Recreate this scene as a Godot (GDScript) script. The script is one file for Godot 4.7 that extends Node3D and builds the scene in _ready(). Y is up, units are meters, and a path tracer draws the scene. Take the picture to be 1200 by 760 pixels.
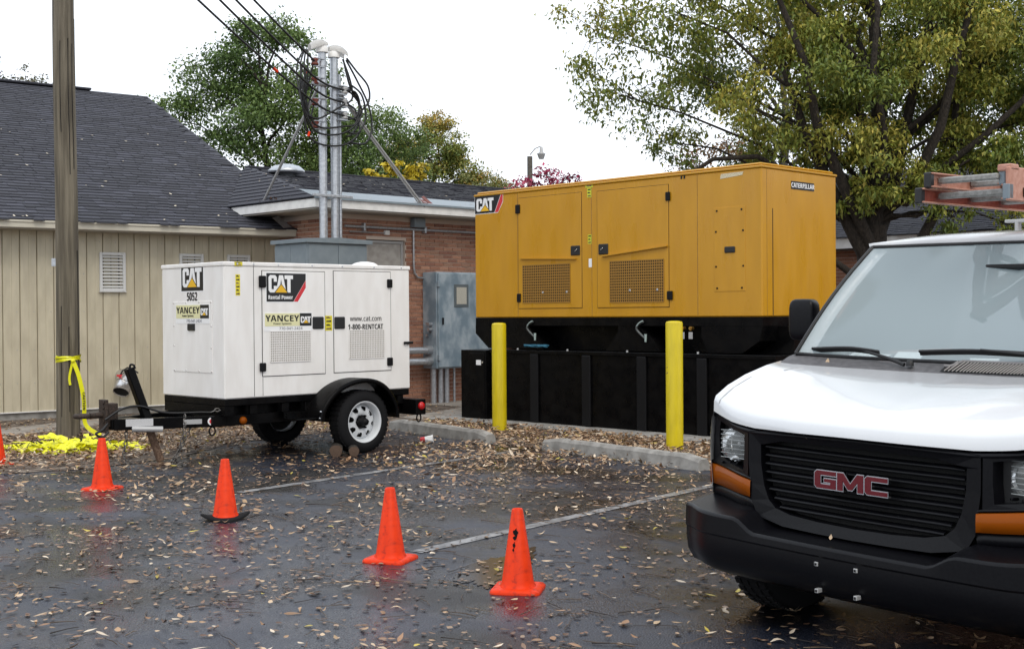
extends Node3D

var M := {}
var R := RandomNumberGenerator.new()
const FX := Basis(Vector3(0, 0, 1), Vector3(0, 1, 0), Vector3(-1, 0, 0))   # a face that looks along -X


# ------------------------------------------------------------------ mesh building
class MB extends RefCounted:
	var st := SurfaceTool.new()
	var x := Transform3D()
	var tint := Color(1, 1, 1)
	var empty := true

	func _init(at := Vector3.ZERO) -> void:
		st.begin(Mesh.PRIMITIVE_TRIANGLES)
		x.origin = -at

	func tri(a: Vector3, b: Vector3, c: Vector3, g := -1) -> void:   # a, b, c counter-clockwise seen from outside
		empty = false
		for p in [a, c, b]:
			st.set_smooth_group(g)
			st.set_color(tint)
			st.add_vertex(x * p)

	func quad(a: Vector3, b: Vector3, c: Vector3, d: Vector3, g := -1) -> void:
		tri(a, b, c, g)
		tri(a, c, d, g)

	func box(lo: Vector3, hi: Vector3, bev := 0.0) -> void:
		obox(Transform3D(Basis(), (lo + hi) / 2), hi - lo, bev)

	func obox(t: Transform3D, s: Vector3, bev := 0.0) -> void:
		var h := s / 2
		bev = minf(bev, minf(h.x, minf(h.y, h.z)) * 0.98)
		for ax in 3:
			for sg in [-1.0, 1.0]:
				var u := (ax + 1) % 3
				var v := (ax + 2) % 3
				var q := []
				for k in [[-1, -1], [1, -1], [1, 1], [-1, 1]]:
					var p := Vector3.ZERO
					p[ax] = sg * h[ax]
					p[u] = k[0] * (h[u] - bev)
					p[v] = k[1] * (h[v] - bev)
					q.append(t * p)
				if sg > 0:
					quad(q[0], q[1], q[2], q[3])
				else:
					quad(q[3], q[2], q[1], q[0])
		if bev <= 0.0:
			return
		for ax in 3:
			var u := (ax + 1) % 3
			var v := (ax + 2) % 3
			for su in [-1.0, 1.0]:
				for sv in [-1.0, 1.0]:
					var a := Vector3.ZERO
					var b := Vector3.ZERO
					a[u] = su * h[u]; a[v] = sv * (h[v] - bev)
					b[u] = su * (h[u] - bev); b[v] = sv * h[v]
					var a0 := a; var a1 := a; var b0 := b; var b1 := b
					a0[ax] = -(h[ax] - bev); b0[ax] = a0[ax]
					a1[ax] = h[ax] - bev; b1[ax] = a1[ax]
					if su * sv > 0:
						quad(t * a0, t * b0, t * b1, t * a1)
					else:
						quad(t * a1, t * b1, t * b0, t * a0)
		for sx in [-1.0, 1.0]:
			for sy in [-1.0, 1.0]:
				for sz in [-1.0, 1.0]:
					var a := Vector3(sx * h.x, sy * (h.y - bev), sz * (h.z - bev))
					var b := Vector3(sx * (h.x - bev), sy * h.y, sz * (h.z - bev))
					var c := Vector3(sx * (h.x - bev), sy * (h.y - bev), sz * h.z)
					if sx * sy * sz > 0:
						tri(t * a, t * b, t * c)
					else:
						tri(t * c, t * b, t * a)

	func frame(d: Vector3) -> Basis:
		d = d.normalized()
		var o := Vector3.UP if absf(d.y) < 0.9 else Vector3.RIGHT
		var u := o.cross(d).normalized()
		return Basis(u, d.cross(u), d)

	func rod(a: Vector3, b: Vector3, r0: float, r1 := -1.0, n := 12, caps := true) -> void:
		if r1 < 0:
			r1 = r0
		var f := frame(b - a)
		for i in n:
			var p := Vector3(cos(TAU * i / n), sin(TAU * i / n), 0)
			var q := Vector3(cos(TAU * (i + 1) / n), sin(TAU * (i + 1) / n), 0)
			quad(a + f * (p * r0), a + f * (q * r0), b + f * (q * r1), b + f * (p * r1), 1)
			if caps:
				tri(a, a + f * (q * r0), a + f * (p * r0))
				tri(b, b + f * (p * r1), b + f * (q * r1))

	func tube(pts: Array, r: float, n := 7, r_end := -1.0) -> void:
		if r_end < 0:
			r_end = r
		var rings := []
		var f := Basis()
		for i in pts.size():
			var d: Vector3 = (pts[mini(i + 1, pts.size() - 1)] - pts[maxi(i - 1, 0)]).normalized()
			if i == 0:
				f = frame(d)
			else:
				var u := (f.x - d * f.x.dot(d)).normalized()
				f = Basis(u, d.cross(u), d)
			var ring := []
			var rr := lerpf(r, r_end, float(i) / maxf(1, pts.size() - 1))
			for k in n:
				ring.append(pts[i] + f * Vector3(cos(TAU * k / n) * rr, sin(TAU * k / n) * rr, 0))
			rings.append(ring)
		for i in pts.size() - 1:
			for k in n:
				var k2 := (k + 1) % n
				quad(rings[i][k], rings[i][k2], rings[i + 1][k2], rings[i + 1][k], 1)
		for k in range(1, n - 1):
			tri(rings[0][0], rings[0][k + 1], rings[0][k])
			tri(rings[-1][0], rings[-1][k], rings[-1][k + 1])

	func lathe(t: Transform3D, prof: Array, n := 24, g := 1) -> void:   # prof: Vector2(radius, y), from the bottom up for an outer side
		for i in prof.size() - 1:
			for k in n:
				var a := TAU * k / n
				var b := TAU * (k + 1) / n
				var p0: Vector2 = prof[i]
				var p1: Vector2 = prof[i + 1]
				var q := [Vector3(cos(a) * p0.x, p0.y, -sin(a) * p0.x), Vector3(cos(b) * p0.x, p0.y, -sin(b) * p0.x), Vector3(cos(b) * p1.x, p1.y, -sin(b) * p1.x), Vector3(cos(a) * p1.x, p1.y, -sin(a) * p1.x)]
				if p0.x < 1e-5:
					tri(t * q[0], t * q[2], t * q[3], g)
				elif p1.x < 1e-5:
					tri(t * q[0], t * q[1], t * q[2], g)
				else:
					quad(t * q[0], t * q[1], t * q[2], t * q[3], g)

	func prism(t: Transform3D, poly: Array, z0: float, z1: float) -> void:   # poly counter-clockwise in XY, pushed from z0 to z1
		var p := PackedVector2Array(poly)
		if Geometry2D.is_polygon_clockwise(p):
			p.reverse()
		var ix := Geometry2D.triangulate_polygon(p)
		for i in range(0, ix.size(), 3):
			var q := [p[ix[i]], p[ix[i + 1]], p[ix[i + 2]]]
			if (q[1] - q[0]).cross(q[2] - q[0]) < 0:
				q.reverse()
			tri(t * Vector3(q[0].x, q[0].y, z1), t * Vector3(q[1].x, q[1].y, z1), t * Vector3(q[2].x, q[2].y, z1))
			tri(t * Vector3(q[2].x, q[2].y, z0), t * Vector3(q[1].x, q[1].y, z0), t * Vector3(q[0].x, q[0].y, z0))
		for i in p.size():
			var a := p[i]
			var b := p[(i + 1) % p.size()]
			quad(t * Vector3(a.x, a.y, z0), t * Vector3(b.x, b.y, z0), t * Vector3(b.x, b.y, z1), t * Vector3(a.x, a.y, z1))

	func sheet(rows: Array, g := 1, flip := false) -> void:   # rows of points; smooth
		for i in rows.size() - 1:
			for k in rows[i].size() - 1:
				if flip:
					quad(rows[i][k], rows[i + 1][k], rows[i + 1][k + 1], rows[i][k + 1], g)
				else:
					quad(rows[i][k], rows[i][k + 1], rows[i + 1][k + 1], rows[i + 1][k], g)

	func ring(t: Transform3D, R0: float, r: float, n := 20, m := 8) -> void:
		for i in n:
			for k in m:
				var q := []
				for e in [[0, 0], [1, 0], [1, 1], [0, 1]]:
					var a: float = TAU * (i + e[0]) / n
					var b: float = TAU * (k + e[1]) / m
					q.append(t * Vector3(cos(a) * (R0 + r * cos(b)), sin(a) * (R0 + r * cos(b)), r * sin(b)))
				quad(q[0], q[1], q[2], q[3], 1)

	func done() -> ArrayMesh:
		st.generate_normals()
		return st.commit()


func thing(called: String, label: String, category: String, at := Vector3.ZERO, group := "") -> Node3D:
	var o := Node3D.new()
	o.name = called
	add_child(o, true)
	o.position = at
	tag(o, label, category, group)
	return o


func tag(o: Node, label: String, category: String, group := "") -> void:
	o.set_meta("label", label)
	o.set_meta("category", category)
	if group:
		o.set_meta("group", group)


func mk(t: Node3D) -> MB:   # a builder that takes world positions for an unturned thing
	return MB.new(t.position)


func part(called: String, b, m: Material, parent: Node = self, at := Transform3D()) -> MeshInstance3D:
	var o := MeshInstance3D.new()
	o.name = called
	o.mesh = b.done() if b is MB else b
	o.material_override = m
	o.transform = at
	parent.add_child(o, true)
	return o


func struct(called: String, b, m: Material) -> MeshInstance3D:
	var o := part(called, b, m)
	o.set_meta("kind", "structure")
	return o


func lettering(called: String, text: String, cap: float, m: Material, parent: Node, at: Transform3D, wide := 1.0, bold := true, deep := 0.003) -> MeshInstance3D:
	var t := TextMesh.new()
	var f := SystemFont.new()
	f.font_names = PackedStringArray(["Droid Sans"])
	f.font_weight = 700 if bold else 400
	t.font = f
	t.font_size = 64
	t.pixel_size = cap / (0.714 * 64)
	t.depth = deep
	t.text = text
	var bb := t.get_aabb()
	return part(called, t, m, parent, at * Transform3D(Basis.from_scale(Vector3(wide, 1, 1)), Vector3.ZERO) * Transform3D(Basis(), -bb.get_center()))


# ------------------------------------------------------------------ materials
func lin(r: float, g: float, b: float, a := 1.0) -> Color:
	var c := Color(r, g, b).linear_to_srgb()
	c.a = a
	return c


func mat(r: float, g: float, b: float, rough := 0.6, metal := 0.0) -> StandardMaterial3D:
	var m := StandardMaterial3D.new()
	m.albedo_color = lin(r, g, b)
	m.roughness = rough
	m.metallic = metal
	return m


var noise_seed := 11
func noise(freq: float, octaves: int, stops: Array, size := 512, kind := FastNoiseLite.TYPE_SIMPLEX_SMOOTH) -> NoiseTexture2D:   # stops: [at, linear colour or grey]
	var n := FastNoiseLite.new()
	noise_seed += 1
	n.seed = noise_seed
	n.noise_type = kind
	n.frequency = freq
	n.fractal_octaves = octaves
	if kind == FastNoiseLite.TYPE_CELLULAR:
		n.fractal_type = FastNoiseLite.FRACTAL_NONE
	var g := Gradient.new()
	var offs := PackedFloat32Array()
	var cols := PackedColorArray()
	for s in stops:
		offs.append(s[0])
		cols.append(s[1] if s[1] is Color else Color(s[1], s[1], s[1]))
	g.offsets = offs
	g.colors = cols
	var t := NoiseTexture2D.new()
	t.width = size
	t.height = size
	t.seamless = true
	t.noise = n
	t.color_ramp = g
	return t


# colour that wanders between two linear colours over the surface; per = textures per metre along x, y, z
func wander(a: Color, b: Color, freq: float, per, rough: float, metal := 0.0, relief := 0.0, world := true, rough_to := -1.0) -> StandardMaterial3D:
	var m := StandardMaterial3D.new()
	m.albedo_texture = noise(freq, 5, [[0.25, a.linear_to_srgb()], [0.75, b.linear_to_srgb()]])
	m.uv1_triplanar = true
	m.uv1_world_triplanar = world
	m.uv1_scale = per if per is Vector3 else Vector3.ONE * float(per)
	m.roughness = rough
	m.metallic = metal
	if rough_to >= 0:
		m.roughness = 1.0
		m.roughness_texture = noise(freq * 0.7, 4, [[0.25, rough], [0.75, rough_to]])
	if relief > 0:
		m.heightmap_enabled = true
		m.heightmap_scale = relief
		m.heightmap_texture = noise(freq * 2.0, 4, [[0.2, 0.0], [0.8, 1.0]])
	return m


func make_materials() -> void:
	M.white = wander(Color(0.805, 0.78, 0.75), Color(0.86, 0.84, 0.815), 0.012, Vector3(0.8, 0.25, 0.8), 0.30, 0.0, 0.08, true, 0.45)
	M.van_white = mat(0.70, 0.715, 0.735, 0.2)
	M.van_white.clearcoat_enabled = true
	M.van_white.clearcoat = 0.6
	M.van_white.clearcoat_roughness = 0.05
	M.yellow = wander(Color(0.515, 0.250, 0.008), Color(0.555, 0.272, 0.009), 0.010, Vector3(0.7, 0.16, 0.7), 0.26, 0.0, 0.10, true, 0.42)
	M.yellow_trim = mat(0.50, 0.25, 0.009, 0.35)
	M.black = wander(Color(0.0025, 0.0025, 0.003), Color(0.0055, 0.005, 0.005), 0.01, 0.8, 0.2, 0.0, 0.0, true, 0.38)
	M.black_dull = mat(0.006, 0.006, 0.007, 0.5)
	M.black.metallic_specular = 0.2
	M.black_dull.metallic_specular = 0.3
	M.gap = mat(0.01, 0.01, 0.01, 0.9)
	M.decal_black = mat(0.007, 0.007, 0.008, 0.35)
	M.decal_white = mat(0.85, 0.85, 0.85, 0.4)
	M.decal_red = mat(0.62, 0.03, 0.04, 0.4)
	M.decal_yellow = mat(0.80, 0.46, 0.015, 0.4)
	M.decal_cream = mat(0.75, 0.72, 0.42, 0.4)
	M.sticker = mat(0.72, 0.62, 0.03, 0.45)
	M.steel = mat(0.62, 0.62, 0.63, 0.25, 0.9)
	M.galv = wander(Color(0.42, 0.44, 0.47), Color(0.56, 0.58, 0.61), 0.02, 1.5, 0.38, 0.75)
	M.rust = wander(Color(0.10, 0.055, 0.035), Color(0.24, 0.16, 0.11), 0.03, 2.0, 0.8, 0.2)
	M.rubber = mat(0.009, 0.009, 0.01, 0.8)
	M.rubber.metallic_specular = 0.3
	M.wheel_white = mat(0.62, 0.64, 0.66, 0.35)
	M.cable = mat(0.008, 0.008, 0.009, 0.5)
	M.orange = mat(1, 1, 1, 0.45)
	M.orange.albedo_texture = noise(0.02, 5, [[0.16, Color(0.42, 0.028, 0.012).linear_to_srgb()], [0.34, Color(0.72, 0.040, 0.006).linear_to_srgb()], [0.8, Color(0.80, 0.048, 0.006).linear_to_srgb()]])
	M.orange.uv1_triplanar = true
	M.orange.uv1_scale = Vector3.ONE * 1.7
	M.orange.metallic_specular = 0.3
	M.orange_worn = wander(Color(0.80, 0.075, 0.02), Color(0.86, 0.10, 0.03), 0.02, 3.0, 0.42)
	M.bollard = wander(Color(0.58, 0.455, 0.005), Color(0.68, 0.535, 0.005), 0.012, Vector3(2.5, 0.4, 2.5), 0.4)
	M.tape = mat(0.80, 0.78, 0.012, 0.3)
	M.tape.cull_mode = BaseMaterial3D.CULL_DISABLED
	M.tape.backlight_enabled = true
	M.tape.backlight = Color(0.3, 0.3, 0.02)
	M.concrete = wander(Color(0.20, 0.19, 0.175), Color(0.36, 0.345, 0.32), 0.012, 0.7, 0.85, 0.0, 0.25)
	M.path = wander(Color(0.26, 0.23, 0.20), Color(0.36, 0.325, 0.285), 0.012, 0.45, 0.8, 0.0, 0.2)
	M.amber = mat(0.25, 0.058, 0.002, 0.2)
	M.amber.metallic_specular = 0.25
	M.red_lens = mat(0.5, 0.01, 0.012, 0.12)
	M.skin_siding = wander(Color(0.50, 0.445, 0.325), Color(0.585, 0.525, 0.39), 0.008, Vector3(1.2, 0.35, 1.2), 0.45)
	M.fascia_tan = mat(0.56, 0.52, 0.43, 0.5)
	M.fascia_white = wander(Color(0.76, 0.75, 0.73), Color(0.86, 0.85, 0.83), 0.01, 0.8, 0.5)
	M.soffit = mat(0.34, 0.31, 0.27, 0.7)
	M.shingle = []
	for k in [0.036, 0.044, 0.052, 0.062]:
		M.shingle.append(wander(Color(k * 0.80, k * 0.82, k * 1.10), Color(k * 1.16, k * 1.18, k * 1.50), 0.08, 2.0, 0.85, 0.0, 0.15))
	M.brick = []
	for c in [Color(0.235, 0.098, 0.058), Color(0.285, 0.125, 0.075), Color(0.19, 0.075, 0.048), Color(0.33, 0.16, 0.10), Color(0.25, 0.13, 0.085)]:
		M.brick.append(wander(c.lerp(Color(0.2, 0.15, 0.12), 0.22) * 1.1, c.lerp(Color(0.2, 0.15, 0.12), 0.22) * 1.65, 0.04, 2.0, 0.88, 0.0, 0.15))
	M.brick_mix = wander(Color(0.18, 0.075, 0.045), Color(0.34, 0.16, 0.10), 0.05, 1.3, 0.88, 0.0, 0.15)
	M.mortar = mat(0.60, 0.50, 0.43, 0.95)
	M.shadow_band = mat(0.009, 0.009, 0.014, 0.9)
	M.grey_paint = wander(Color(0.185, 0.225, 0.255), Color(0.215, 0.255, 0.285), 0.01, 0.8, 0.45)
	M.grey_weathered = wander(Color(0.165, 0.225, 0.275), Color(0.34, 0.40, 0.45), 0.006, Vector3(0.9, 0.6, 0.9), 0.55, 0.0)
	M.pole_wood = wander(Color(0.085, 0.072, 0.052), Color(0.20, 0.172, 0.128), 0.012, Vector3(2.4, 0.10, 2.4), 0.9, 0.0, 1.0)
	M.bark = wander(Color(0.018, 0.014, 0.011), Color(0.055, 0.044, 0.034), 0.03, Vector3(1.5, 0.5, 1.5), 0.95, 0.0, 1.2)
	M.bark_grey = wander(Color(0.09, 0.08, 0.07), Color(0.18, 0.165, 0.145), 0.03, Vector3(1.5, 0.5, 1.5), 0.95, 0.0, 1.0)
	M.plastic = wander(Color(0.0025, 0.0025, 0.004), Color(0.005, 0.005, 0.0065), 0.05, 2.0, 0.34)
	M.plastic.metallic_specular = 0.32
	M.plastic_dark = mat(0.006, 0.006, 0.007, 0.45)
	M.chrome = mat(0.85, 0.86, 0.87, 0.08, 1.0)
	M.chrome_dull = mat(0.66, 0.66, 0.68, 0.12, 1.0)
	M.chain_steel = mat(0.16, 0.15, 0.14, 0.4, 0.8)
	M.cut_wood = wander(Color(0.05, 0.03, 0.02), Color(0.14, 0.085, 0.055), 0.05, 4.0, 0.8)
	M.insulator = mat(0.16, 0.035, 0.02, 0.2)
	M.metal_grey = mat(0.42, 0.42, 0.42, 0.5, 0.3)
	M.vent_white = mat(0.66, 0.66, 0.65, 0.45)
	M.leaf = StandardMaterial3D.new()
	M.leaf.vertex_color_use_as_albedo = true
	M.leaf.roughness = 0.55
	M.leaf.cull_mode = BaseMaterial3D.CULL_DISABLED
	M.leaf.backlight_enabled = true
	M.leaf.backlight = Color(0.55, 0.55, 0.55)
	M.litter = StandardMaterial3D.new()
	M.litter.vertex_color_use_as_albedo = true
	M.litter.roughness = 0.5
	M.litter.cull_mode = BaseMaterial3D.CULL_DISABLED
	# wet asphalt: fine aggregate, broad stains, and a film of water of uneven gloss
	var a := StandardMaterial3D.new()
	a.albedo_texture = noise(0.20, 3, [[0.2, Color(0.010, 0.012, 0.018).linear_to_srgb()], [0.55, Color(0.026, 0.031, 0.048).linear_to_srgb()], [0.78, Color(0.07, 0.078, 0.10).linear_to_srgb()], [0.92, Color(0.15, 0.155, 0.17).linear_to_srgb()]], 2048)
	a.uv1_triplanar = true
	a.uv1_world_triplanar = true
	a.uv1_scale = Vector3.ONE * 0.2
	a.detail_enabled = true
	a.detail_blend_mode = BaseMaterial3D.BLEND_MODE_MUL
	a.detail_albedo = noise(0.008, 5, [[0.30, Color(0.42, 0.38, 0.35)], [0.46, Color(0.82, 0.82, 0.84)], [0.6, Color(1, 1, 1)]])
	a.detail_uv_layer = BaseMaterial3D.DETAIL_UV_2
	a.uv2_triplanar = true
	a.uv2_world_triplanar = true
	a.uv2_scale = Vector3.ONE * 0.13
	a.roughness = 1.0
	a.roughness_texture = noise(0.005, 5, [[0.30, 0.10], [0.46, 0.22], [0.72, 0.46]], 1024)
	a.heightmap_enabled = true
	a.heightmap_scale = 0.22
	a.heightmap_texture = noise(0.18, 3, [[0.25, 0.0], [0.8, 1.0]], 2048)
	M.asphalt = a
	M.coupler = wander(Color(0.018, 0.013, 0.010), Color(0.075, 0.048, 0.034), 0.03, 3.0, 0.7, 0.2)
	M.puddle = mat(0.013, 0.013, 0.014, 0.19)
	M.soil = wander(Color(0.075, 0.055, 0.042), Color(0.24, 0.195, 0.155), 0.02, 0.5, 0.9, 0.0, 1.5)
	M.paint_line = wander(Color(0.12, 0.12, 0.125), Color(0.29, 0.29, 0.295), 0.03, 0.4, 0.4, 0.0, 0.0)


# ------------------------------------------------------------------ camera, sky, light
func set_view() -> void:
	var cam := Camera3D.new()
	cam.name = "camera"
	cam.fov = 28.8
	cam.near = 0.1
	cam.far = 1500
	cam.position = Vector3(0, 1.55, 0)
	cam.rotation_degrees = Vector3(-0.52, -44.4, -0.42)
	add_child(cam)
	cam.current = true
	var we := WorldEnvironment.new()
	we.name = "world_environment"
	var e := Environment.new()
	e.background_mode = Environment.BG_SKY
	var s := ProceduralSkyMaterial.new()
	s.sky_top_color = Color(0.93, 0.96, 1.0)
	s.sky_horizon_color = Color(0.955, 0.972, 0.995)
	s.ground_bottom_color = Color(0.25, 0.25, 0.26)
	s.ground_horizon_color = Color(0.5, 0.5, 0.5)
	s.sun_angle_max = 1.0
	e.sky = Sky.new()
	e.sky.sky_material = s
	e.background_energy_multiplier = 1.5
	e.tonemap_mode = Environment.TONE_MAPPER_LINEAR
	e.tonemap_exposure = 1.0
	e.sdfgi_enabled = true
	e.ssao_enabled = true
	e.ssil_enabled = true
	we.environment = e
	add_child(we)
	var sun := DirectionalLight3D.new()
	sun.name = "sun"
	sun.light_energy = 0.5
	sun.light_color = Color(1.0, 0.985, 0.96)
	sun.light_angular_distance = 35.0
	sun.shadow_enabled = true
	sun.rotation_degrees = Vector3(-50, -26, 0)
	add_child(sun)


func _ready() -> void:
	R.seed = 4021
	make_materials()
	set_view()
	ground()
	beige_building()
	brick_building()
	background_house()
	trees()
	far_pole()
	utility_pole()
	cabinet()
	disconnect_box()
	service_mast()
	power_lines()
	trailer_generator()
	yellow_generator()
	bollards()
	wheel_stops()
	cones()
	small_things()
	caution_tape()
	van()
	ladder()
	leaves()


# ------------------------------------------------------------------ ground
func flat_poly(pts: Array, y: float) -> MB:
	var b := MB.new()
	b.prism(Transform3D(Basis(Vector3(1, 0, 0), Vector3(0, 0, -1), Vector3(0, 1, 0)), Vector3(0, y, 0)), pts.map(func(p): return Vector2(p[0], -p[1])), -0.003, 0.0)
	return b


func stripe(called: String, a: Vector3, b: Vector3, w: float) -> void:
	var m := MB.new()
	var d := (b - a).normalized()
	var s := Vector3(-d.z, 0, d.x) * w / 2
	m.quad(a + s, b + s, b - s, a - s)
	struct(called, m, M.paint_line)


func ground() -> void:
	var g := MB.new()
	g.quad(Vector3(-500, 0, 500), Vector3(500, 0, 500), Vector3(500, 0, -500), Vector3(-500, 0, -500))
	struct("asphalt_ground", g, M.asphalt)
	var edge := []
	var line := [[-30.0, -12.9], [4.0, -12.8], [6.0, -12.1], [7.2, -12.5], [8.2, -13.3], [10.2, -13.7], [10.80, -13.1], [10.62, -11.9], [10.38, -10.6], [10.30, -9.0], [10.02, -7.2], [9.7, -3.0], [9.4, 6.0], [9.0, 30.0]]
	for i in line.size() - 1:
		for k in 8:
			var t := k / 8.0
			var j := 0.0 if k == 0 and i == 0 else 0.07
			edge.append([lerpf(line[i][0], line[i + 1][0], t) + R.randf_range(-j, j), lerpf(line[i][1], line[i + 1][1], t) + R.randf_range(-j, j)])
	edge += [[90.0, 30.0], [90.0, -90.0], [-30.0, -90.0]]
	struct("soil_ground", flat_poly(edge, 0.006), M.soil)
	struct("concrete_path", flat_poly([[-8.0, -10.9], [2.0, -14.5], [6.65, -16.2], [8.2, -16.75], [9.55, -17.25], [11.0, -17.6], [14.0, -16.1], [14.0, -15.4], [11.95, -14.6], [11.95, -13.6], [11.4, -13.4], [11.4, -13.0], [14.4, -13.9], [17.0, -16.5], [11.0, -18.4], [9.5, -18.1], [8.2, -17.7], [6.65, -17.2], [2.0, -15.6], [-8.0, -12.0]], 0.012), M.path)
	var pad := MB.new()
	pad.box(Vector3(11.95, -0.1, -14.0), Vector3(14.6, 0.04, -7.9), 0.01)
	struct("concrete_pad", pad, M.concrete)
	for q in [[5.30, -5.55, 0.56, 0.17, 0.3]]:
		var rim := []
		for i in 90:
			var a := TAU * i / 90
			var rr := 1.0 + 0.16 * sin(3 * a + 1.0) + 0.10 * sin(5 * a + 2.0) + 0.06 * sin(11 * a) + 0.05 * sin(23 * a) + R.randf_range(-0.03, 0.03)
			var p := Vector2(cos(a) * q[2] * rr, sin(a) * q[3] * rr).rotated(q[4] - 0.78)
			rim.append([q[0] + p.x, q[1] + p.y])
		struct("puddle", flat_poly(rim, 0.004), M.puddle)
	stripe("parking_line", Vector3(5.99, 0.004, -9.543), Vector3(9.9, 0.004, -10.10), 0.11)
	stripe("parking_line", Vector3(5.276, 0.004, -6.298), Vector3(9.6, 0.004, -6.84), 0.11)


# ------------------------------------------------------------------ the beige building on the left
func shingle_mesh(w: float) -> ArrayMesh:   # lies in XZ: x along the course, +z downhill; butt edge 14 mm proud
	var b := MB.new()
	var t := 0.016
	var a := [Vector3(-w / 2, 0.002, -0.16), Vector3(w / 2, 0.002, -0.16), Vector3(w / 2, t, 0), Vector3(-w / 2, t, 0)]
	b.quad(a[3], a[2], a[1], a[0])
	b.quad(Vector3(-w / 2, 0, 0), Vector3(w / 2, 0, 0), a[2], a[3])
	b.tri(a[0], Vector3(-w / 2, 0, 0), a[3])
	b.tri(a[1], a[2], Vector3(w / 2, 0, 0))
	return b.done()


# shingle courses on a slope: origin at the eave end, u along the eave, up = uphill unit vector; the lowest courses are single parts
func shingle_slope(parent: Node3D, o: Vector3, u: Vector3, up: Vector3, width: float, length: float, single_from: float, single_to: float, most: int, skew := 0.0) -> void:
	var n := u.cross(up).normalized()
	if n.y < 0:
		n = -n
	var meshes := [shingle_mesh(0.16), shingle_mesh(0.25), shingle_mesh(0.33)]
	var widths := [0.16, 0.25, 0.33]
	var joined := [MB.new(), MB.new(), MB.new(), MB.new()]
	var made := 0
	var basis := Basis(u, n, -up)
	if basis.determinant() < 0:
		basis = Basis(-u, n, -up)
	var rows := int(length / 0.143)
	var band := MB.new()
	for r in rows:
		var begin := r * 0.143 * skew
		var s := begin - R.randf() * 0.3
		while s < width:
			var k := R.randi() % 3
			var w: float = widths[k]
			if s > begin and s + w < width:
				var at := Transform3D(basis, o + u * (s + w / 2) + up * (r * 0.143) + n * R.randf_range(0.0, 0.003))
				var tone := R.randi() % 4
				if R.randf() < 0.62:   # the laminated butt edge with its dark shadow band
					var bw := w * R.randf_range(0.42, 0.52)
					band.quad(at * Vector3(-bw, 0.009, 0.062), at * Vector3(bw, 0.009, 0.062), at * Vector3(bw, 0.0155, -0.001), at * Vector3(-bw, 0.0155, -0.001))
				if made < most and s > single_from and s + w < single_to:
					part("shingle", meshes[k], M.shingle[tone], parent, at)
					made += 1
				else:
					var b: MB = joined[tone]
					var t := 0.016
					var w2 := w / 2 - 0.002
					var p := [at * Vector3(-w2, 0.002, -0.16), at * Vector3(w2, 0.002, -0.16), at * Vector3(w2, t, 0), at * Vector3(-w2, t, 0), at * Vector3(-w2, 0, 0), at * Vector3(w2, 0, 0)]
					b.quad(p[3], p[2], p[1], p[0])
					b.quad(p[4], p[5], p[2], p[3])
			s += w + 0.004
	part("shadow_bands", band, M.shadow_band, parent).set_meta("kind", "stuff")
	for k in 4:
		if not joined[k].empty:
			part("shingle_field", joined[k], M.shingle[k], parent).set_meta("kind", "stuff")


func louver(parent: Node3D, x0: float, x1: float, y0: float, y1: float, slats: int) -> void:
	var f := MB.new()
	var w := 0.045
	f.box(Vector3(x0, y0, 0.0), Vector3(x0 + w, y1, 0.05), 0.006)
	f.box(Vector3(x1 - w, y0, 0.0), Vector3(x1, y1, 0.05), 0.006)
	f.box(Vector3(x0 + w, y1 - w, 0.0), Vector3(x1 - w, y1, 0.05), 0.006)
	f.box(Vector3(x0 + w, y0, 0.0), Vector3(x1 - w, y0 + w, 0.05), 0.006)
	f.box(Vector3(x0 - 0.01, y0 - 0.015, 0.0), Vector3(x1 + 0.01, y0, 0.065), 0.004)
	var v := part("louver_vent", f, M.vent_white, parent)
	var back := MB.new()
	back.box(Vector3(x0 + w, y0 + w, 0.002), Vector3(x1 - w, y1 - w, 0.008))
	part("dark_opening", back, M.gap, v)
	for i in slats:
		var y := lerpf(y0 + w, y1 - w, (i + 0.5) / slats)
		var s := MB.new()
		s.obox(Transform3D(Basis(Vector3.RIGHT, 0.75), Vector3((x0 + x1) / 2, y, 0.03)), Vector3(x1 - x0 - 2 * w - 0.004, 0.006, 0.038))
		part("slat", s, M.vent_white, v)


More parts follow.
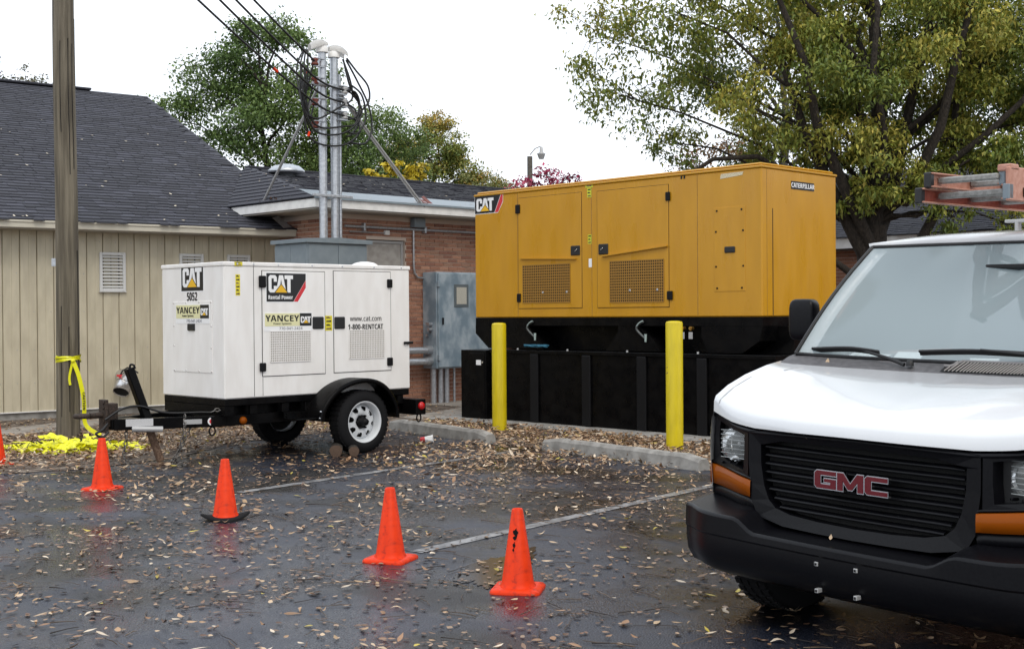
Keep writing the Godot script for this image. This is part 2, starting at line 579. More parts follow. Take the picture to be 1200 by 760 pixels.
func beige_building() -> void:
	var t := thing("metal_building", "beige ribbed metal building with dark shingle roof and louver vents", "building", Vector3(8.8935, 0, -18.521))
	t.rotation_degrees.y = -7.7
	# local: x along the wall, z towards the lot
	var b := MB.new()
	b.box(Vector3(-14, 0, -14.5), Vector3(3.75, 0.118, -0.02))
	part("foundation", b, M.concrete, t)
	b = MB.new()
	b.box(Vector3(-14, 0.12, -14.4), Vector3(3.7, 2.87, -0.03))
	b.prism(Transform3D(FX, Vector3(3.7, 0, 0)), [Vector2(-14.4, 2.87), Vector2(-0.03, 2.87), Vector2(-7.3, 6.0)], 0.0, 17.7)
	part("wall", b, M.skin_siding, t)
	b = MB.new()
	var prof := [Vector2(0.004, 0.0), Vector2(0.012, 0.010), Vector2(0.118, 0.010), Vector2(0.122, 0.006), Vector2(0.128, 0.006), Vector2(0.132, 0.010), Vector2(0.238, 0.010), Vector2(0.246, 0.0), Vector2(0.246, -0.03), Vector2(0.004, -0.03)]
	b.prism(Transform3D(Basis(Vector3(1, 0, 0), Vector3(0, 0, 1), Vector3(0, -1, 0)), Vector3.ZERO), prof, -2.885, -0.12)
	var pm := b.done()
	for i in 69:
		part("siding_panel", pm, M.skin_siding, t, Transform3D(Basis(), Vector3(3.565 - 0.25 * i - 0.01, 0, 0)))
	b = MB.new()
	for i in 29:
		for y in [0.55, 1.05, 1.62, 2.2, 2.7]:
			b.rod(Vector3(-3.435 + 0.25 * i + 0.19, y, 0.008), Vector3(-3.435 + 0.25 * i + 0.19, y, 0.016), 0.008, 0.006, 6)
	part("screws", b, M.metal_grey, t).set_meta("kind", "stuff")
	b = MB.new()
	b.box(Vector3(-14, 0.112, -0.02), Vector3(3.78, 0.128, 0.022))
	part("base_flashing", b, M.fascia_white, t)
	b = MB.new()
	b.box(Vector3(-14, 2.84, 0.0), Vector3(3.79, 2.858, 0.47))
	part("soffit", b, M.soffit, t)
	b = MB.new()
	b.box(Vector3(-14, 2.852, 0.47), Vector3(3.40, 2.95, 0.495), 0.004)
	b.box(Vector3(-14, 2.93, 0.495), Vector3(3.40, 2.962, 0.512), 0.004)
	part("eave_fascia", b, M.fascia_tan, t)
	# roof slopes
	var up := Vector3(0, 6.33 - 2.965, -7.8).normalized()
	var dn := Vector3(0, 6.33 - 2.965, 7.8).normalized()
	b = MB.new()
	for k in 2:
		var z0 := 0.5 if k == 0 else -15.1
		b.quad(Vector3(-14, 2.965, z0), Vector3(3.79, 2.965, z0), Vector3(3.79, 6.33, -7.3), Vector3(-14, 6.33, -7.3))
		b.quad(Vector3(-14, 2.93, z0), Vector3(-14, 6.29, -7.3), Vector3(3.79, 6.29, -7.3), Vector3(3.79, 2.93, z0))
	b.quad(Vector3(3.79, 2.86, 0.5), Vector3(3.79, 6.2, -7.3), Vector3(3.79, 6.33, -7.3), Vector3(3.79, 2.965, 0.5))
	b.quad(Vector3(3.79, 2.86, -15.1), Vector3(3.79, 2.965, -15.1), Vector3(3.79, 6.33, -7.3), Vector3(3.79, 6.2, -7.3))
	var roof := part("roof", b, M.shingle[0], t)
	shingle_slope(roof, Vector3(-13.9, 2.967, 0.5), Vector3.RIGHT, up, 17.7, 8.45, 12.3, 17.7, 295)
	b = MB.new()
	b.box(Vector3(-14, 6.325, -7.42), Vector3(2.55, 6.375, -7.18), 0.015)
	part("ridge_cap", b, M.shingle[0], roof)
	louver(t, 0.245, 0.655, 1.935, 2.54, 10)
	louver(t, 1.54, 1.945, 1.94, 2.545, 10)
	louver(t, 2.36, 2.765, 1.94, 2.545, 10)
	# bright duct elbow low on the wall
	b = MB.new()
	b.rod(Vector3(0.60, 0.60, 0.0), Vector3(0.60, 0.60, 0.15), 0.125, 0.125, 20)
	b.tube([Vector3(0.60, 0.60, 0.10), Vector3(0.585, 0.595, 0.19), Vector3(0.55, 0.555, 0.25), Vector3(0.51, 0.50, 0.28)], 0.125, 20)
	var ax := Vector3(-0.40, -0.72, 0.42).normalized()
	b.lathe(Transform3D(Basis(ax.cross(Vector3(0, 0, 1)).normalized(), ax, ax.cross(Vector3(0, 0, 1)).normalized().cross(ax)), Vector3(0.56, 0.56, 0.22)), [Vector2(0.127, 0.0), Vector2(0.127, 0.24), Vector2(0.118, 0.24), Vector2(0.118, 0.02), Vector2(0.0, 0.02)], 24)
	var duct := part("exhaust_duct", b, M.steel, t)
	b = MB.new()
	b.lathe(Transform3D(Basis(ax.cross(Vector3(0, 0, 1)).normalized(), ax, ax.cross(Vector3(0, 0, 1)).normalized().cross(ax)), Vector3(0.56, 0.56, 0.22)), [Vector2(0.117, 0.225), Vector2(0.0, 0.20)], 24)
	part("dark_mouth", b, M.gap, duct)  # black disc added for the shade inside the open duct
	b = MB.new()
	b.tube([Vector3(0.45, 0.62, 0.30), Vector3(0.50, 0.70, 0.28), Vector3(0.60, 0.745, 0.22), Vector3(0.70, 0.70, 0.24), Vector3(0.74, 0.66, 0.3)], 0.012, 6)
	part("cord", b, M.cable, duct)
	b = MB.new()
	for k in 3:
		b.obox(Transform3D(Basis(Vector3(0.3, 1, 0.2).normalized(), 0.9 * k), Vector3(0.44 + 0.01 * k, 0.63 - 0.015 * k, 0.315)), Vector3(0.09, 0.03, 0.012), 0.004)
	part("red_tape", b, M.decal_red, duct)


# ------------------------------------------------------------------ the brick building
func brick_wall(parent: Node3D, at: Transform3D, length: float, y0: float, y1: float, hole: Rect2, single: Callable, most: int) -> void:
	# local x along the wall, z out of it
	var bm := MB.new()
	bm.box(Vector3(-0.1, -0.0285, -0.09), Vector3(0.1, 0.0285, 0.0), 0.002)
	var brick := bm.done()
	var half := MB.new()
	half.box(Vector3(-0.045, -0.0285, -0.09), Vector3(0.045, 0.0285, 0.0), 0.002)
	var halfm := half.done()
	var rest := [MB.new(), MB.new(), MB.new()]
	var made := 0
	var rows := int((y1 - y0) / 0.0677)
	for rr in rows:
		var r := rows - 1 - rr
		var y := y0 + (r + 0.5) * 0.0677
		var x := 0.105 if r % 2 == 0 else 0.0
		while x < length:
			var is_half := x < 0.05
			var cx := 0.05 if is_half else x
			var w := 0.045 if is_half else 0.1
			var cut := false
			if hole.size.x > 0 and y + 0.02 > hole.position.y and y - 0.02 < hole.end.y and cx + w > hole.position.x and cx - w < hole.end.x:
				var lo := cx - w
				var hi := cx + w
				if cx < hole.get_center().x:
					hi = hole.position.x
				else:
					lo = hole.end.x
				cut = true
				w = (hi - lo) / 2
				cx = (hi + lo) / 2
			if w > 0.012:
				var p := at * Transform3D(Basis(), Vector3(cx, y, R.randf_range(-0.003, 0.003)))
				var tone := R.randi() % 5
				if made < most and not cut and single.call(cx, y):
					part("brick", halfm if is_half else brick, M.brick[tone], parent, p)
					made += 1
				else:
					var b: MB = rest[tone % 3]
					b.x = p
					var q := [Vector3(-w, -0.0285, 0), Vector3(w, -0.0285, 0), Vector3(w, 0.0285, 0), Vector3(-w, 0.0285, 0)]
					b.quad(q[0], q[1], q[2], q[3])
					var z := Vector3(0, 0, -0.02)
					for k in 4:
						b.quad(q[k] + z, q[(k + 1) % 4] + z, q[(k + 1) % 4], q[k])
			x += 0.21
	for k in 3:
		if not rest[k].empty:
			part("brickwork", rest[k], M.brick[k], parent).set_meta("kind", "stuff")


func brick_building() -> void:
	var o := Vector3(12.18, 0, -16.6)
	var t := thing("brick_building", "low red brick building with white fascia and grey shingle roof", "building", o)
	# all local to the front left corner of the brick wall
	var L := 27.0
	var b := MB.new()
	var win := Rect2(0.72, 2.00, 0.84, 0.79)
	# mortar core in four pieces round the window
	b.box(Vector3(0.012, 0, -9.0), Vector3(win.position.x, 3.2, -0.012))
	b.box(Vector3(win.end.x, 0, -9.0), Vector3(L, 3.2, -0.012))
	b.box(Vector3(win.position.x, 0, -9.0), Vector3(win.end.x, win.position.y, -0.012))
	b.box(Vector3(win.position.x, win.end.y, -9.0), Vector3(win.end.x, 3.2, -0.012))
	var wall := part("wall", b, M.mortar, t)
	brick_wall(wall, Transform3D(), L, 0.0, 3.18, win, func(x, y): return x < 3.1 and y > 1.7 and not (x > 1.9 and y < 2.2), 255)
	brick_wall(wall, Transform3D(Basis(Vector3(0, 0, 1), Vector3(0, 1, 0), Vector3(-1, 0, 0)), Vector3(0, 0, -2.2)), 2.19, 0.0, 3.18, Rect2(), func(x, y): return x > 1.2 and y > 2.6, 40)
	# window
	b = MB.new()
	var w0 := win.position
	var w1 := win.end
	b.box(Vector3(w0.x + 0.01, w0.y + 0.01, -0.10), Vector3(w0.x + 0.055, w1.y - 0.01, -0.05), 0.004)
	b.box(Vector3(w1.x - 0.055, w0.y + 0.01, -0.10), Vector3(w1.x - 0.01, w1.y - 0.01, -0.05), 0.004)
	b.box(Vector3(w0.x + 0.055, w1.y - 0.055, -0.10), Vector3(w1.x - 0.055, w1.y - 0.01, -0.05), 0.004)
	b.box(Vector3(w0.x + 0.055, w0.y + 0.01, -0.10), Vector3(w1.x - 0.055, w0.y + 0.055, -0.05), 0.004)
	var wn := part("window", b, M.metal_grey, t)
	b = MB.new()
	b.box(Vector3(w0.x + 0.055, w0.y + 0.055, -0.085), Vector3(w1.x - 0.055, w1.y - 0.055, -0.075))
	part("pane", b, wander(Color(0.36, 0.34, 0.32), Color(0.45, 0.43, 0.41), 0.01, 1.0, 0.12), wn)
	b = MB.new()
	b.box(Vector3(w0.x - 0.02, w0.y - 0.06, -0.10), Vector3(w1.x + 0.02, w0.y - 0.002, 0.03), 0.006)
	part("sill", b, M.concrete, wn)
	# eaves: fascia boards, soffit
	b = MB.new()
	b.box(Vector3(-0.66, 3.215, 0.47), Vector3(L + 1, 3.355, 0.50), 0.004)
	part("front_fascia", b, M.fascia_white, t)
	b = MB.new()
	b.box(Vector3(-0.66, 3.215, -1.9), Vector3(-0.63, 3.355, 0.47), 0.004)
	part("side_fascia", b, M.fascia_white, t)
	b = MB.new()
	b.box(Vector3(-0.63, 3.19, -2.2), Vector3(L + 1, 3.212, 0.47))
	part("soffit", b, M.soffit, t)
	# roof
	b = MB.new()
	var A := Vector3(-0.68, 3.365, 0.52)
	var Bq := Vector3(L + 1, 3.365, 0.52)
	var Cq := Vector3(L + 1, 4.33, -3.9)
	var Dq := Vector3(0.95, 4.33, -3.9)
	b.quad(A, Bq, Cq, Dq)
	b.tri(Vector3(-0.68, 3.365, -3.9), A, Dq)
	b.quad(Dq, Cq, Vector3(L + 1, 3.365, -8.5), Vector3(0.95, 3.365, -8.5))
	b.quad(Vector3(-0.68, 3.358, 0.52), Vector3(-0.68, 3.358, -8.5), Vector3(L + 1, 3.358, -8.5), Vector3(L + 1, 3.358, 0.52))
	var roof := part("roof", b, M.shingle[2], t)
	# the short slope over the side eave: courses that shorten towards the hip
	b = MB.new()
	var e0 := Vector3(-0.68, 3.37, 0.52)
	var e1 := Vector3(-0.68, 3.37, -3.9)
	for i in 12:
		var f0 := i / 12.0
		var f1 := (i + 1) / 12.0 + 0.006
		var lift := Vector3(-0.008, 0.014, 0)
		b.quad(e1.lerp(Dq, f0) + lift, e0.lerp(Dq, f0) + lift, e0.lerp(Dq, f1), e1.lerp(Dq, f1))
		b.quad(e1.lerp(Dq, f0), e0.lerp(Dq, f0), e0.lerp(Dq, f0) + lift, e1.lerp(Dq, f0) + lift)
	part("hip_courses", b, M.shingle[1], roof).set_meta("kind", "stuff")
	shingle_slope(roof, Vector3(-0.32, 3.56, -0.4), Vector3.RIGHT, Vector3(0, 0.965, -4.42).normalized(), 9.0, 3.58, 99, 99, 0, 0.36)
	b = MB.new()
	b.box(Vector3(0.93, 4.315, -3.98), Vector3(L + 1, 4.36, -3.82), 0.01)
	part("ridge_cap", b, M.shingle[0], roof)
	# rolled metal strip along the eave, with rust-red patches and lifted ends
	b = MB.new()
	b.quad(Vector3(-0.70, 3.378, 0.53), Vector3(L, 3.378, 0.53), Vector3(L, 3.585, -0.42), Vector3(-0.33, 3.585, -0.42))
	b.quad(Vector3(-0.70, 3.345, 0.535), Vector3(L, 3.345, 0.535), Vector3(L, 3.378, 0.53), Vector3(-0.70, 3.378, 0.53))
	part("eave_flashing", b, M.grey_paint, roof)
	for q in [[1.55, 0.30], [3.25, 0.45], [3.45, 0.25]]:
		b = MB.new()
		for k in 3:
			b.obox(Transform3D(Basis(Vector3(0.2, 1, 0.3 * k).normalized(), 0.5 + k * 0.8) * Basis(Vector3.RIGHT, 0.2), Vector3(q[0] + 0.1 * k, 3.42 + 0.02 * k, 0.40 - 0.03 * k)), Vector3(q[1] * 0.7, 0.012, 0.08), 0.003)
		part("flashing_scrap", b, M.insulator, roof)
	b = MB.new()
	b.quad(Vector3(3.6, 3.40, 0.50), Vector3(5.2, 3.40, 0.50), Vector3(5.2, 3.46, 0.30), Vector3(3.6, 3.46, 0.30))
	part("metal_patch", b, M.galv, roof)
	# round roof vent
	b = MB.new()
	b.lathe(Transform3D(Basis(), Vector3(1.10, 4.02, -2.85)), [Vector2(0.16, 0.0), Vector2(0.16, 0.13), Vector2(0.34, 0.12), Vector2(0.335, 0.17), Vector2(0.24, 0.25), Vector2(0.10, 0.285), Vector2(0.0, 0.29)], 24)
	var rv := part("roof_vent", b, M.galv, roof)
	b = MB.new()
	b.obox(Transform3D(Basis(Vector3.RIGHT, 0.215), Vector3(1.15, 4.05, -2.75)), Vector3(0.75, 0.012, 0.5))
	part("vent_flashing", b, M.galv, rv)
	# grey corner flashing where the two eaves meet
	b = MB.new()
	b.quad(Vector3(-0.45, 3.14, -1.0), Vector3(-0.02, 2.84, -1.0), Vector3(-0.02, 3.0, -1.05), Vector3(-0.30, 3.19, -1.05))
	part("corner_flashing", b, M.galv, t)
	# conduits and boxes on the wall
	b = MB.new()
	b.tube([Vector3(0.25, 2.985, 0.04), Vector3(6.0, 2.985, 0.04)], 0.022, 8)
	b.tube([Vector3(1.70, 2.985, 0.04), Vector3(1.70, 2.35, 0.04), Vector3(1.72, 2.24, 0.04), Vector3(1.79, 2.17, 0.04), Vector3(1.95, 2.16, 0.04)], 0.018, 8)
	b.tube([Vector3(0.35, 2.90, 0.03), Vector3(1.15, 2.90, 0.03)], 0.012, 6)
	part("conduit", b, M.galv, t)
	b = MB.new()
	b.box(Vector3(1.66, 3.02, 0.0), Vector3(1.90, 3.18, 0.13), 0.008)
	part("junction_box", b, M.grey_paint, t)
	b = MB.new()
	b.box(Vector3(1.08, 2.87, 0.0), Vector3(1.17, 2.945, 0.06), 0.006)
	part("small_outlet_box", b, M.fascia_white, t)
	b = MB.new()
	b.box(Vector3(1.92, 2.93, 0.0), Vector3(1.96, 3.04, 0.09), 0.004)
	b.box(Vector3(0.62, 2.92, 0.0), Vector3(0.66, 3.05, 0.07), 0.004)
	part("conduit_clamp", b, M.galv, t)


func background_house() -> void:
	var t := thing("background_house", "dark roofed brick house behind the big tree trunk at right", "house", Vector3(21.8, 0, -9.0))
	var b := MB.new()
	b.box(Vector3(0.012, 0, -10), Vector3(11, 2.75, 14))
	var wall := part("wall", b, M.mortar, t)
	brick_wall(wall, Transform3D(Basis(Vector3(0, 0, 1), Vector3(0, 1, 0), Vector3(-1, 0, 0)), Vector3(0, 0, -10)), 24, 0.0, 2.75, Rect2(), func(_x, _y): return false, 0)
	b = MB.new()
	b.box(Vector3(-0.55, 2.72, -10.6), Vector3(-0.52, 2.92, 14.6), 0.004)
	part("fascia", b, M.fascia_white, t)
	b = MB.new()
	b.quad(Vector3(-0.6, 2.93, 14.6), Vector3(-0.6, 2.93, -10.6), Vector3(5.5, 4.85, -10.6), Vector3(5.5, 4.85, 14.6))
	b.quad(Vector3(5.5, 4.85, 14.6), Vector3(5.5, 4.85, -10.6), Vector3(11.6, 2.93, -10.6), Vector3(11.6, 2.93, 14.6))
	b.quad(Vector3(-0.6, 2.72, 14.6), Vector3(11.6, 2.72, 14.6), Vector3(11.6, 2.72, -10.6), Vector3(-0.6, 2.72, -10.6))
	var roof := part("roof", b, M.shingle[2], t)
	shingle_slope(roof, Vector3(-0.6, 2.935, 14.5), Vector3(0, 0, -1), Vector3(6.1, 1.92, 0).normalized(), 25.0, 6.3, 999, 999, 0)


# ------------------------------------------------------------------ trees
func leaf_mesh(l: float, w: float, fold := 0.25) -> ArrayMesh:   # base at the origin, tip along +x, folded on its midrib
	var b := MB.new()
	var h := w * fold
	var p := [Vector3(0, 0, 0), Vector3(l * 0.45, h, w / 2), Vector3(l, -h * 0.6, 0), Vector3(l * 0.45, h, -w / 2), Vector3(l * 0.5, 0, 0)]
	b.tri(p[0], p[1], p[4])
	b.tri(p[1], p[2], p[4])
	b.tri(p[0], p[4], p[3])
	b.tri(p[4], p[2], p[3])
	return b.done()


func scatter(called: String, mesh: Mesh, m: Material, where: Array, cols: PackedColorArray, parent: Node) -> MultiMeshInstance3D:
	var mm := MultiMesh.new()
	mm.transform_format = MultiMesh.TRANSFORM_3D
	mm.use_colors = true
	mm.mesh = mesh
	mm.instance_count = where.size()
	for i in where.size():
		mm.set_instance_transform(i, where[i])
		mm.set_instance_color(i, cols[i])
	var o := MultiMeshInstance3D.new()
	o.name = called
	o.multimesh = mm
	o.material_override = m
	parent.add_child(o, true)
	o.set_meta("kind", "stuff")
	return o


func rand_dir() -> Vector3:
	var v := Vector3(R.randfn(), R.randfn(), R.randfn())
	return v.normalized() if v.length() > 0.01 else Vector3.UP


# lobes: [centre relative to the trunk foot, radius, share of leaves]; every lobe hangs on its own limb
func tree(called: String, label: String, at: Vector3, trunk_r: float, fork: float, lobes: Array, n_leaves: int, leaf_l: float, leaf_w: float, cols: Array, bark: Material, group := "", droop := 0.0, clumps_per := 16, lean := Vector3.ZERO, spread := 1.0) -> Node3D:
	var t := thing(called, label, "tree", at, group)
	var b := MB.new()
	var foot := Vector3(0, 0, 0)
	var top := Vector3(lean.x, fork, lean.z)
	b.lathe(Transform3D(Basis(), Vector3(0, -0.05, 0)), [Vector2(trunk_r * 1.7, 0.0), Vector2(trunk_r * 1.25, 0.25), Vector2(trunk_r * 1.02, 0.9)], 12)
	b.tube([Vector3(0, 0.8, 0), foot.lerp(top, 0.6) + Vector3(0.03, 0.1, -0.04), top], trunk_r, 12, trunk_r * 0.85)
	var high: float = 0.0
	for l in lobes:
		high = maxf(high, l[0].y)
	var lead := Vector3(lean.x * 1.4, high * 0.86, lean.z * 1.4)
	b.tube([top - Vector3(0, 0.1, 0), top.lerp(lead, 0.35) + Vector3(0.08, 0, 0.1), top.lerp(lead, 0.7) + Vector3(-0.12, 0, 0.05), lead], trunk_r * 0.62, 9, trunk_r * 0.12)
	part("trunk", b, bark, t)
	var where := []
	var tints := PackedColorArray()
	var share_sum := 0.0
	for l in lobes:
		share_sum += l[2]
	var twigs := MB.new()
	for l in lobes:
		var c: Vector3 = l[0]
		var r: float = l[1]
		var h := clampf(c.y - 0.55 * Vector2(c.x, c.z).length() - 0.4, fork * 0.85, high * 0.8)
		var start := top if h < fork else top.lerp(lead, (h - fork) / maxf(0.1, lead.y - fork))
		var mid := start.lerp(c, 0.5) + Vector3(R.randf_range(-0.2, 0.2), 0.12 * r + R.randf_range(0, 0.25), R.randf_range(-0.2, 0.2))
		var lr := clampf(trunk_r * 0.16 + 0.03 * r - 0.008 * Vector2(c.x, c.z).length(), 0.016, trunk_r * 0.5)
		b = MB.new()
		b.tube([start, start.lerp(mid, 0.5) + Vector3(R.randf_range(-0.1, 0.1), 0.08, R.randf_range(-0.1, 0.1)), mid, mid.lerp(c, 0.55) + Vector3(R.randf_range(-0.15, 0.15), 0.1, R.randf_range(-0.15, 0.15)), c], lr, 7, lr * 0.3)
		part("limb", b, bark, t)
		var tone := R.randf()
		var n := int(n_leaves * l[2] / share_sum)
		var done := 0
		var k := int(clumps_per * (0.7 + 0.3 * r))
		for j in k:
			var d := rand_dir()
			d.y = d.y * 0.8 + 0.1
			var pc: Vector3 = c + d * r * pow(R.randf(), 0.38)
			var tw := c.lerp(pc, 0.5) + Vector3(0, 0.07 * r, 0)
			twigs.tube([c.lerp(mid, R.randf() * 0.2), tw + rand_dir() * 0.06 * r, pc, pc + (pc - tw) * 0.35 - Vector3(0, droop * 0.2, 0)], maxf(0.006, lr * 0.13), 4, 0.003)
			var sig := r * R.randf_range(0.20, 0.36) * spread
			var out := pc + (pc - tw) * 0.4
			for i in n / k:
				var p := pc.lerp(out, R.randf()) + Vector3(R.randfn() * sig, R.randfn() * sig * 0.62 - absf(R.randfn()) * droop * sig, R.randfn() * sig)
				var yaw := R.randf() * TAU
				var bs := Basis(Vector3.UP, yaw) * Basis(Vector3(0, 0, 1), R.randf_range(-1.1, 0.3) - droop * 0.4) * Basis(Vector3.RIGHT, R.randf_range(-0.9, 0.9))
				where.append(Transform3D(bs.scaled(Vector3.ONE * R.randf_range(0.7, 1.25)), p))
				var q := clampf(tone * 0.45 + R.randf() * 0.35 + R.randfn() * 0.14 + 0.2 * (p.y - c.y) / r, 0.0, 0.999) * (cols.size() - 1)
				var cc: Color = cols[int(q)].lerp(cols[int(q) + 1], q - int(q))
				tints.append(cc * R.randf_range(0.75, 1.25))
	part("twigs", twigs, bark, t).set_meta("kind", "stuff")
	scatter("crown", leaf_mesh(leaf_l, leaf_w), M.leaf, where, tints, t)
	return t


# a lobe given by how far it lies to the right (seen from the lot), its height, its depth behind, its radius and share
func lobe(right: float, y: float, back: float, r: float, share := -1.0) -> Array:
	return [Vector3(0.714 * right + 0.70 * back, y, 0.70 * right - 0.714 * back), r, share if share > 0 else r * r]


func trees() -> void:
	var mixed := [Color(0.085, 0.13, 0.022), Color(0.155, 0.205, 0.032), Color(0.26, 0.275, 0.042), Color(0.40, 0.365, 0.06), Color(0.58, 0.46, 0.09)]
	var big := []
	for l in [[-4.3, 6.0, 0.2, 0.75, 0.28], [-3.9, 4.9, -0.3, 0.75, 0.26], [-3.6, 7.2, 0.6, 0.9, 0.4], [-3.2, 6.1, -0.8, 0.8, 0.42], [-3.1, 4.3, 0.5, 0.55, 0.16], [-2.6, 5.3, 0.8, 0.9, 0.5], [-2.3, 6.9, -0.5, 1.0, 0.8], [-2.0, 4.6, -0.9, 0.7, 0.36],
			[-1.6, 5.8, 0.6, 1.0, 1.2], [-1.3, 4.3, 0.6, 0.7, 0.6], [-1.0, 7.2, 0.0, 1.1, 1.2], [-0.7, 5.2, -1.1, 0.9, 1.1], [-0.4, 4.1, -0.8, 0.65, 0.7], [-0.1, 6.2, 0.9, 1.0, 1.2], [0.3, 4.9, 1.0, 0.9, 0.9], [0.5, 3.5, -0.7, 0.5, 0.35], [-0.5, 3.3, -0.5, 0.45, 0.28],
			[0.6, 6.9, -0.6, 1.1, 1.2], [0.9, 5.4, -0.9, 0.9, 1.1], [1.1, 4.2, -0.5, 0.75, 0.8], [1.5, 6.2, 0.7, 1.1, 1.2], [1.7, 4.9, 0.8, 0.8, 0.9], [1.9, 3.9, -0.8, 0.55, 0.5], [2.2, 5.6, -0.5, 1.0, 1.2], [2.5, 6.9, 0.3, 1.1, 1.2], [2.7, 4.6, 0.4, 0.7, 0.6], [3.1, 5.8, 0.9, 1.0, 1.1], [3.6, 4.8, -0.3, 0.8, 0.7], [3.9, 6.5, 0.2, 1.1, 1.1], [1.2, 3.0, -0.3, 0.45, 0.16], [2.3, 2.9, 0.2, 0.4, 0.10],
			[0.0, 8.6, 0.0, 1.4, 1.2], [-2.3, 8.5, 0.3, 1.2, 0.9], [2.4, 8.6, 0.0, 1.3, 0.9], [0.4, 10.0, 0.2, 1.2, 0.6]]:
		big.append(lobe(l[0], l[1], l[2], l[3], l[4]))
	var bt := tree("pecan_tree", "large yellowing green tree behind the yellow generator and white van", Vector3(18.1, 0, -10.3), 0.26, 2.9, big, 112000, 0.09, 0.041, mixed, M.bark, "", 0.7, 15, Vector3.ZERO, 0.66)
	# the stout low limbs that show below the crown
	for l in [[[0.05, 2.1, 0.0], [-0.35, 2.75, -0.2], [-0.75, 3.5, -0.3], [-1.15, 4.3, -0.4], [-1.5, 5.4, -0.4], 0.13], [[0.0, 2.5, 0], [0.35, 3.3, 0.2], [0.55, 4.4, 0.1], [0.8, 5.6, 0.0], [1.1, 7.0, 0.0], 0.12], [[0.1, 1.6, 0.0], [0.5, 2.2, -0.1], [0.95, 3.1, -0.2], [1.2, 4.0, -0.2], [1.3, 5.2, -0.2], 0.11], [[-0.5, 3.0, 0.0], [-1.1, 3.55, -0.3], [-1.9, 3.95, -0.4], [-2.6, 3.9, -0.5], [-3.5, 3.35, -0.5], 0.06], [[-0.1, 2.6, -0.2], [-0.7, 3.6, -0.7], [-1.1, 4.4, -0.9], [-1.25, 5.2, -1.0], [-1.7, 6.3, -1.0], 0.10], [[0.4, 3.2, -0.3], [0.75, 4.3, -1.0], [0.9, 5.2, -1.2], [1.15, 6.2, -1.3], [1.2, 7.2, -1.2], 0.085], [[0.1, 3.2, -0.3], [-0.1, 4.2, -1.0], [-0.35, 5.1, -1.3], [-0.3, 6.0, -1.4], [-0.5, 7.0, -1.3], 0.07], [[0.8, 3.6, -0.3], [1.5, 4.2, -0.8], [2.0, 4.7, -1.0], [2.5, 5.6, -1.0], [2.7, 6.6, -0.9], 0.06], [[0.0, 1.75, 0.0], [-0.45, 2.15, -0.3], [-0.75, 2.35, -0.4], [-1.3, 2.42, -0.6], [-2.0, 2.6, -0.7], 0.07]]:
		var pts := []
		for k in 5:
			pts.append(lobe(l[k][0], l[k][1], l[k][2], 1)[0])
		var b := MB.new()
		b.tube(pts, l[5], 8, l[5] * 0.4)
		part("limb", b, M.bark, bt)
	var green := [Color(0.055, 0.10, 0.028), Color(0.10, 0.17, 0.042), Color(0.165, 0.24, 0.062), Color(0.25, 0.32, 0.09)]
	# the full green tree behind the roofs, left of the masts
	var gl := []
	for l in [[-2.5, 6.9, 0, 0.85], [-2.3, 5.9, 0.4, 0.7], [-1.5, 7.6, 0.2, 0.9], [-1.6, 5.4, -0.3, 0.9], [-0.9, 8.6, 0.3, 0.95], [-0.6, 6.6, -0.6, 1.0], [0.0, 7.8, 0.6, 1.0], [0.2, 5.6, 0.2, 1.0], [0.7, 9.0, -0.1, 0.7], [0.9, 6.9, -0.4, 0.95], [1.4, 7.9, 0.3, 0.7], [1.6, 5.7, 0.5, 0.9], [-0.4, 9.2, 0.0, 0.55], [2.4, 6.3, 0.2, 0.75], [2.6, 5.2, 0.0, 0.8]]:
		gl.append(lobe(l[0], l[1], l[2], l[3]))
	tree("evergreen_tree", "full dark green tree rising behind the roofs left of the masts", Vector3(19.34, 0, -29.35), 0.2, 3.6, gl, 40000, 0.11, 0.062, green, M.bark, "", 0.2, 17)
	gl = []
	for l in [[-0.8, 6.3, 0, 0.8], [0.2, 6.9, 0.2, 0.8], [0.6, 5.8, 0.3, 0.8], [1.2, 6.4, -0.3, 0.6], [-1.2, 5.3, 0.2, 0.9], [0.3, 4.9, 0, 1.0]]:
		gl.append(lobe(l[0], l[1], l[2], l[3]))
	tree("evergreen_tree", "smaller dark green tree behind the brick roof just right of masts", Vector3(22.63, 0, -28.92), 0.16, 3.2, gl, 17000, 0.095, 0.055, green, M.bark, "", 0.2, 14)
	var olive := [Color(0.150, 0.209, 0.052), Color(0.269, 0.299, 0.068), Color(0.448, 0.359, 0.082), Color(0.628, 0.373, 0.090)]
	gl = []
	for l in [[0.07, 7.54, 0, 0.57], [-0.73, 7.06, 0.3, 0.63], [0.50, 6.85, -0.2, 0.57], [-1.31, 6.22, 0.0, 0.75], [-0.01, 6.22, 0.4, 0.80], [1.01, 6.00, 0.2, 0.63], [1.45, 5.37, 0, 0.69], [-0.58, 5.05, -0.2, 1.03], [0.72, 4.73, 0, 1.03], [-1.60, 5.16, 0, 0.69]]:
		gl.append(lobe(l[0], l[1], l[2], l[3]))
	tree("turning_tree", "olive and orange tinged tree above the middle of brick roof", Vector3(26.94, 0, -31.0), 0.16, 3.0, gl, 34000, 0.10, 0.058, olive, M.bark, "", 0.2, 15)
	var thin := [Color(0.15, 0.18, 0.06), Color(0.25, 0.25, 0.08), Color(0.33, 0.29, 0.11)]
	gl = [lobe(-0.5, 5.5, 0, 0.6), lobe(0.2, 5.0, 0.3, 0.7), lobe(0.8, 5.2, 0, 0.5), lobe(-0.2, 4.4, 0, 0.8), lobe(1.2, 4.6, 0, 0.6)]
	tree("thin_tree", "small thin pale green tree left of the pink leaved bush", Vector3(27.6, 0, -28.96), 0.09, 2.6, gl, 4600, 0.10, 0.055, thin, M.bark, "", 0.2, 10)
	var pink := [Color(0.240, 0.027, 0.068), Color(0.480, 0.053, 0.128), Color(0.630, 0.120, 0.210)]
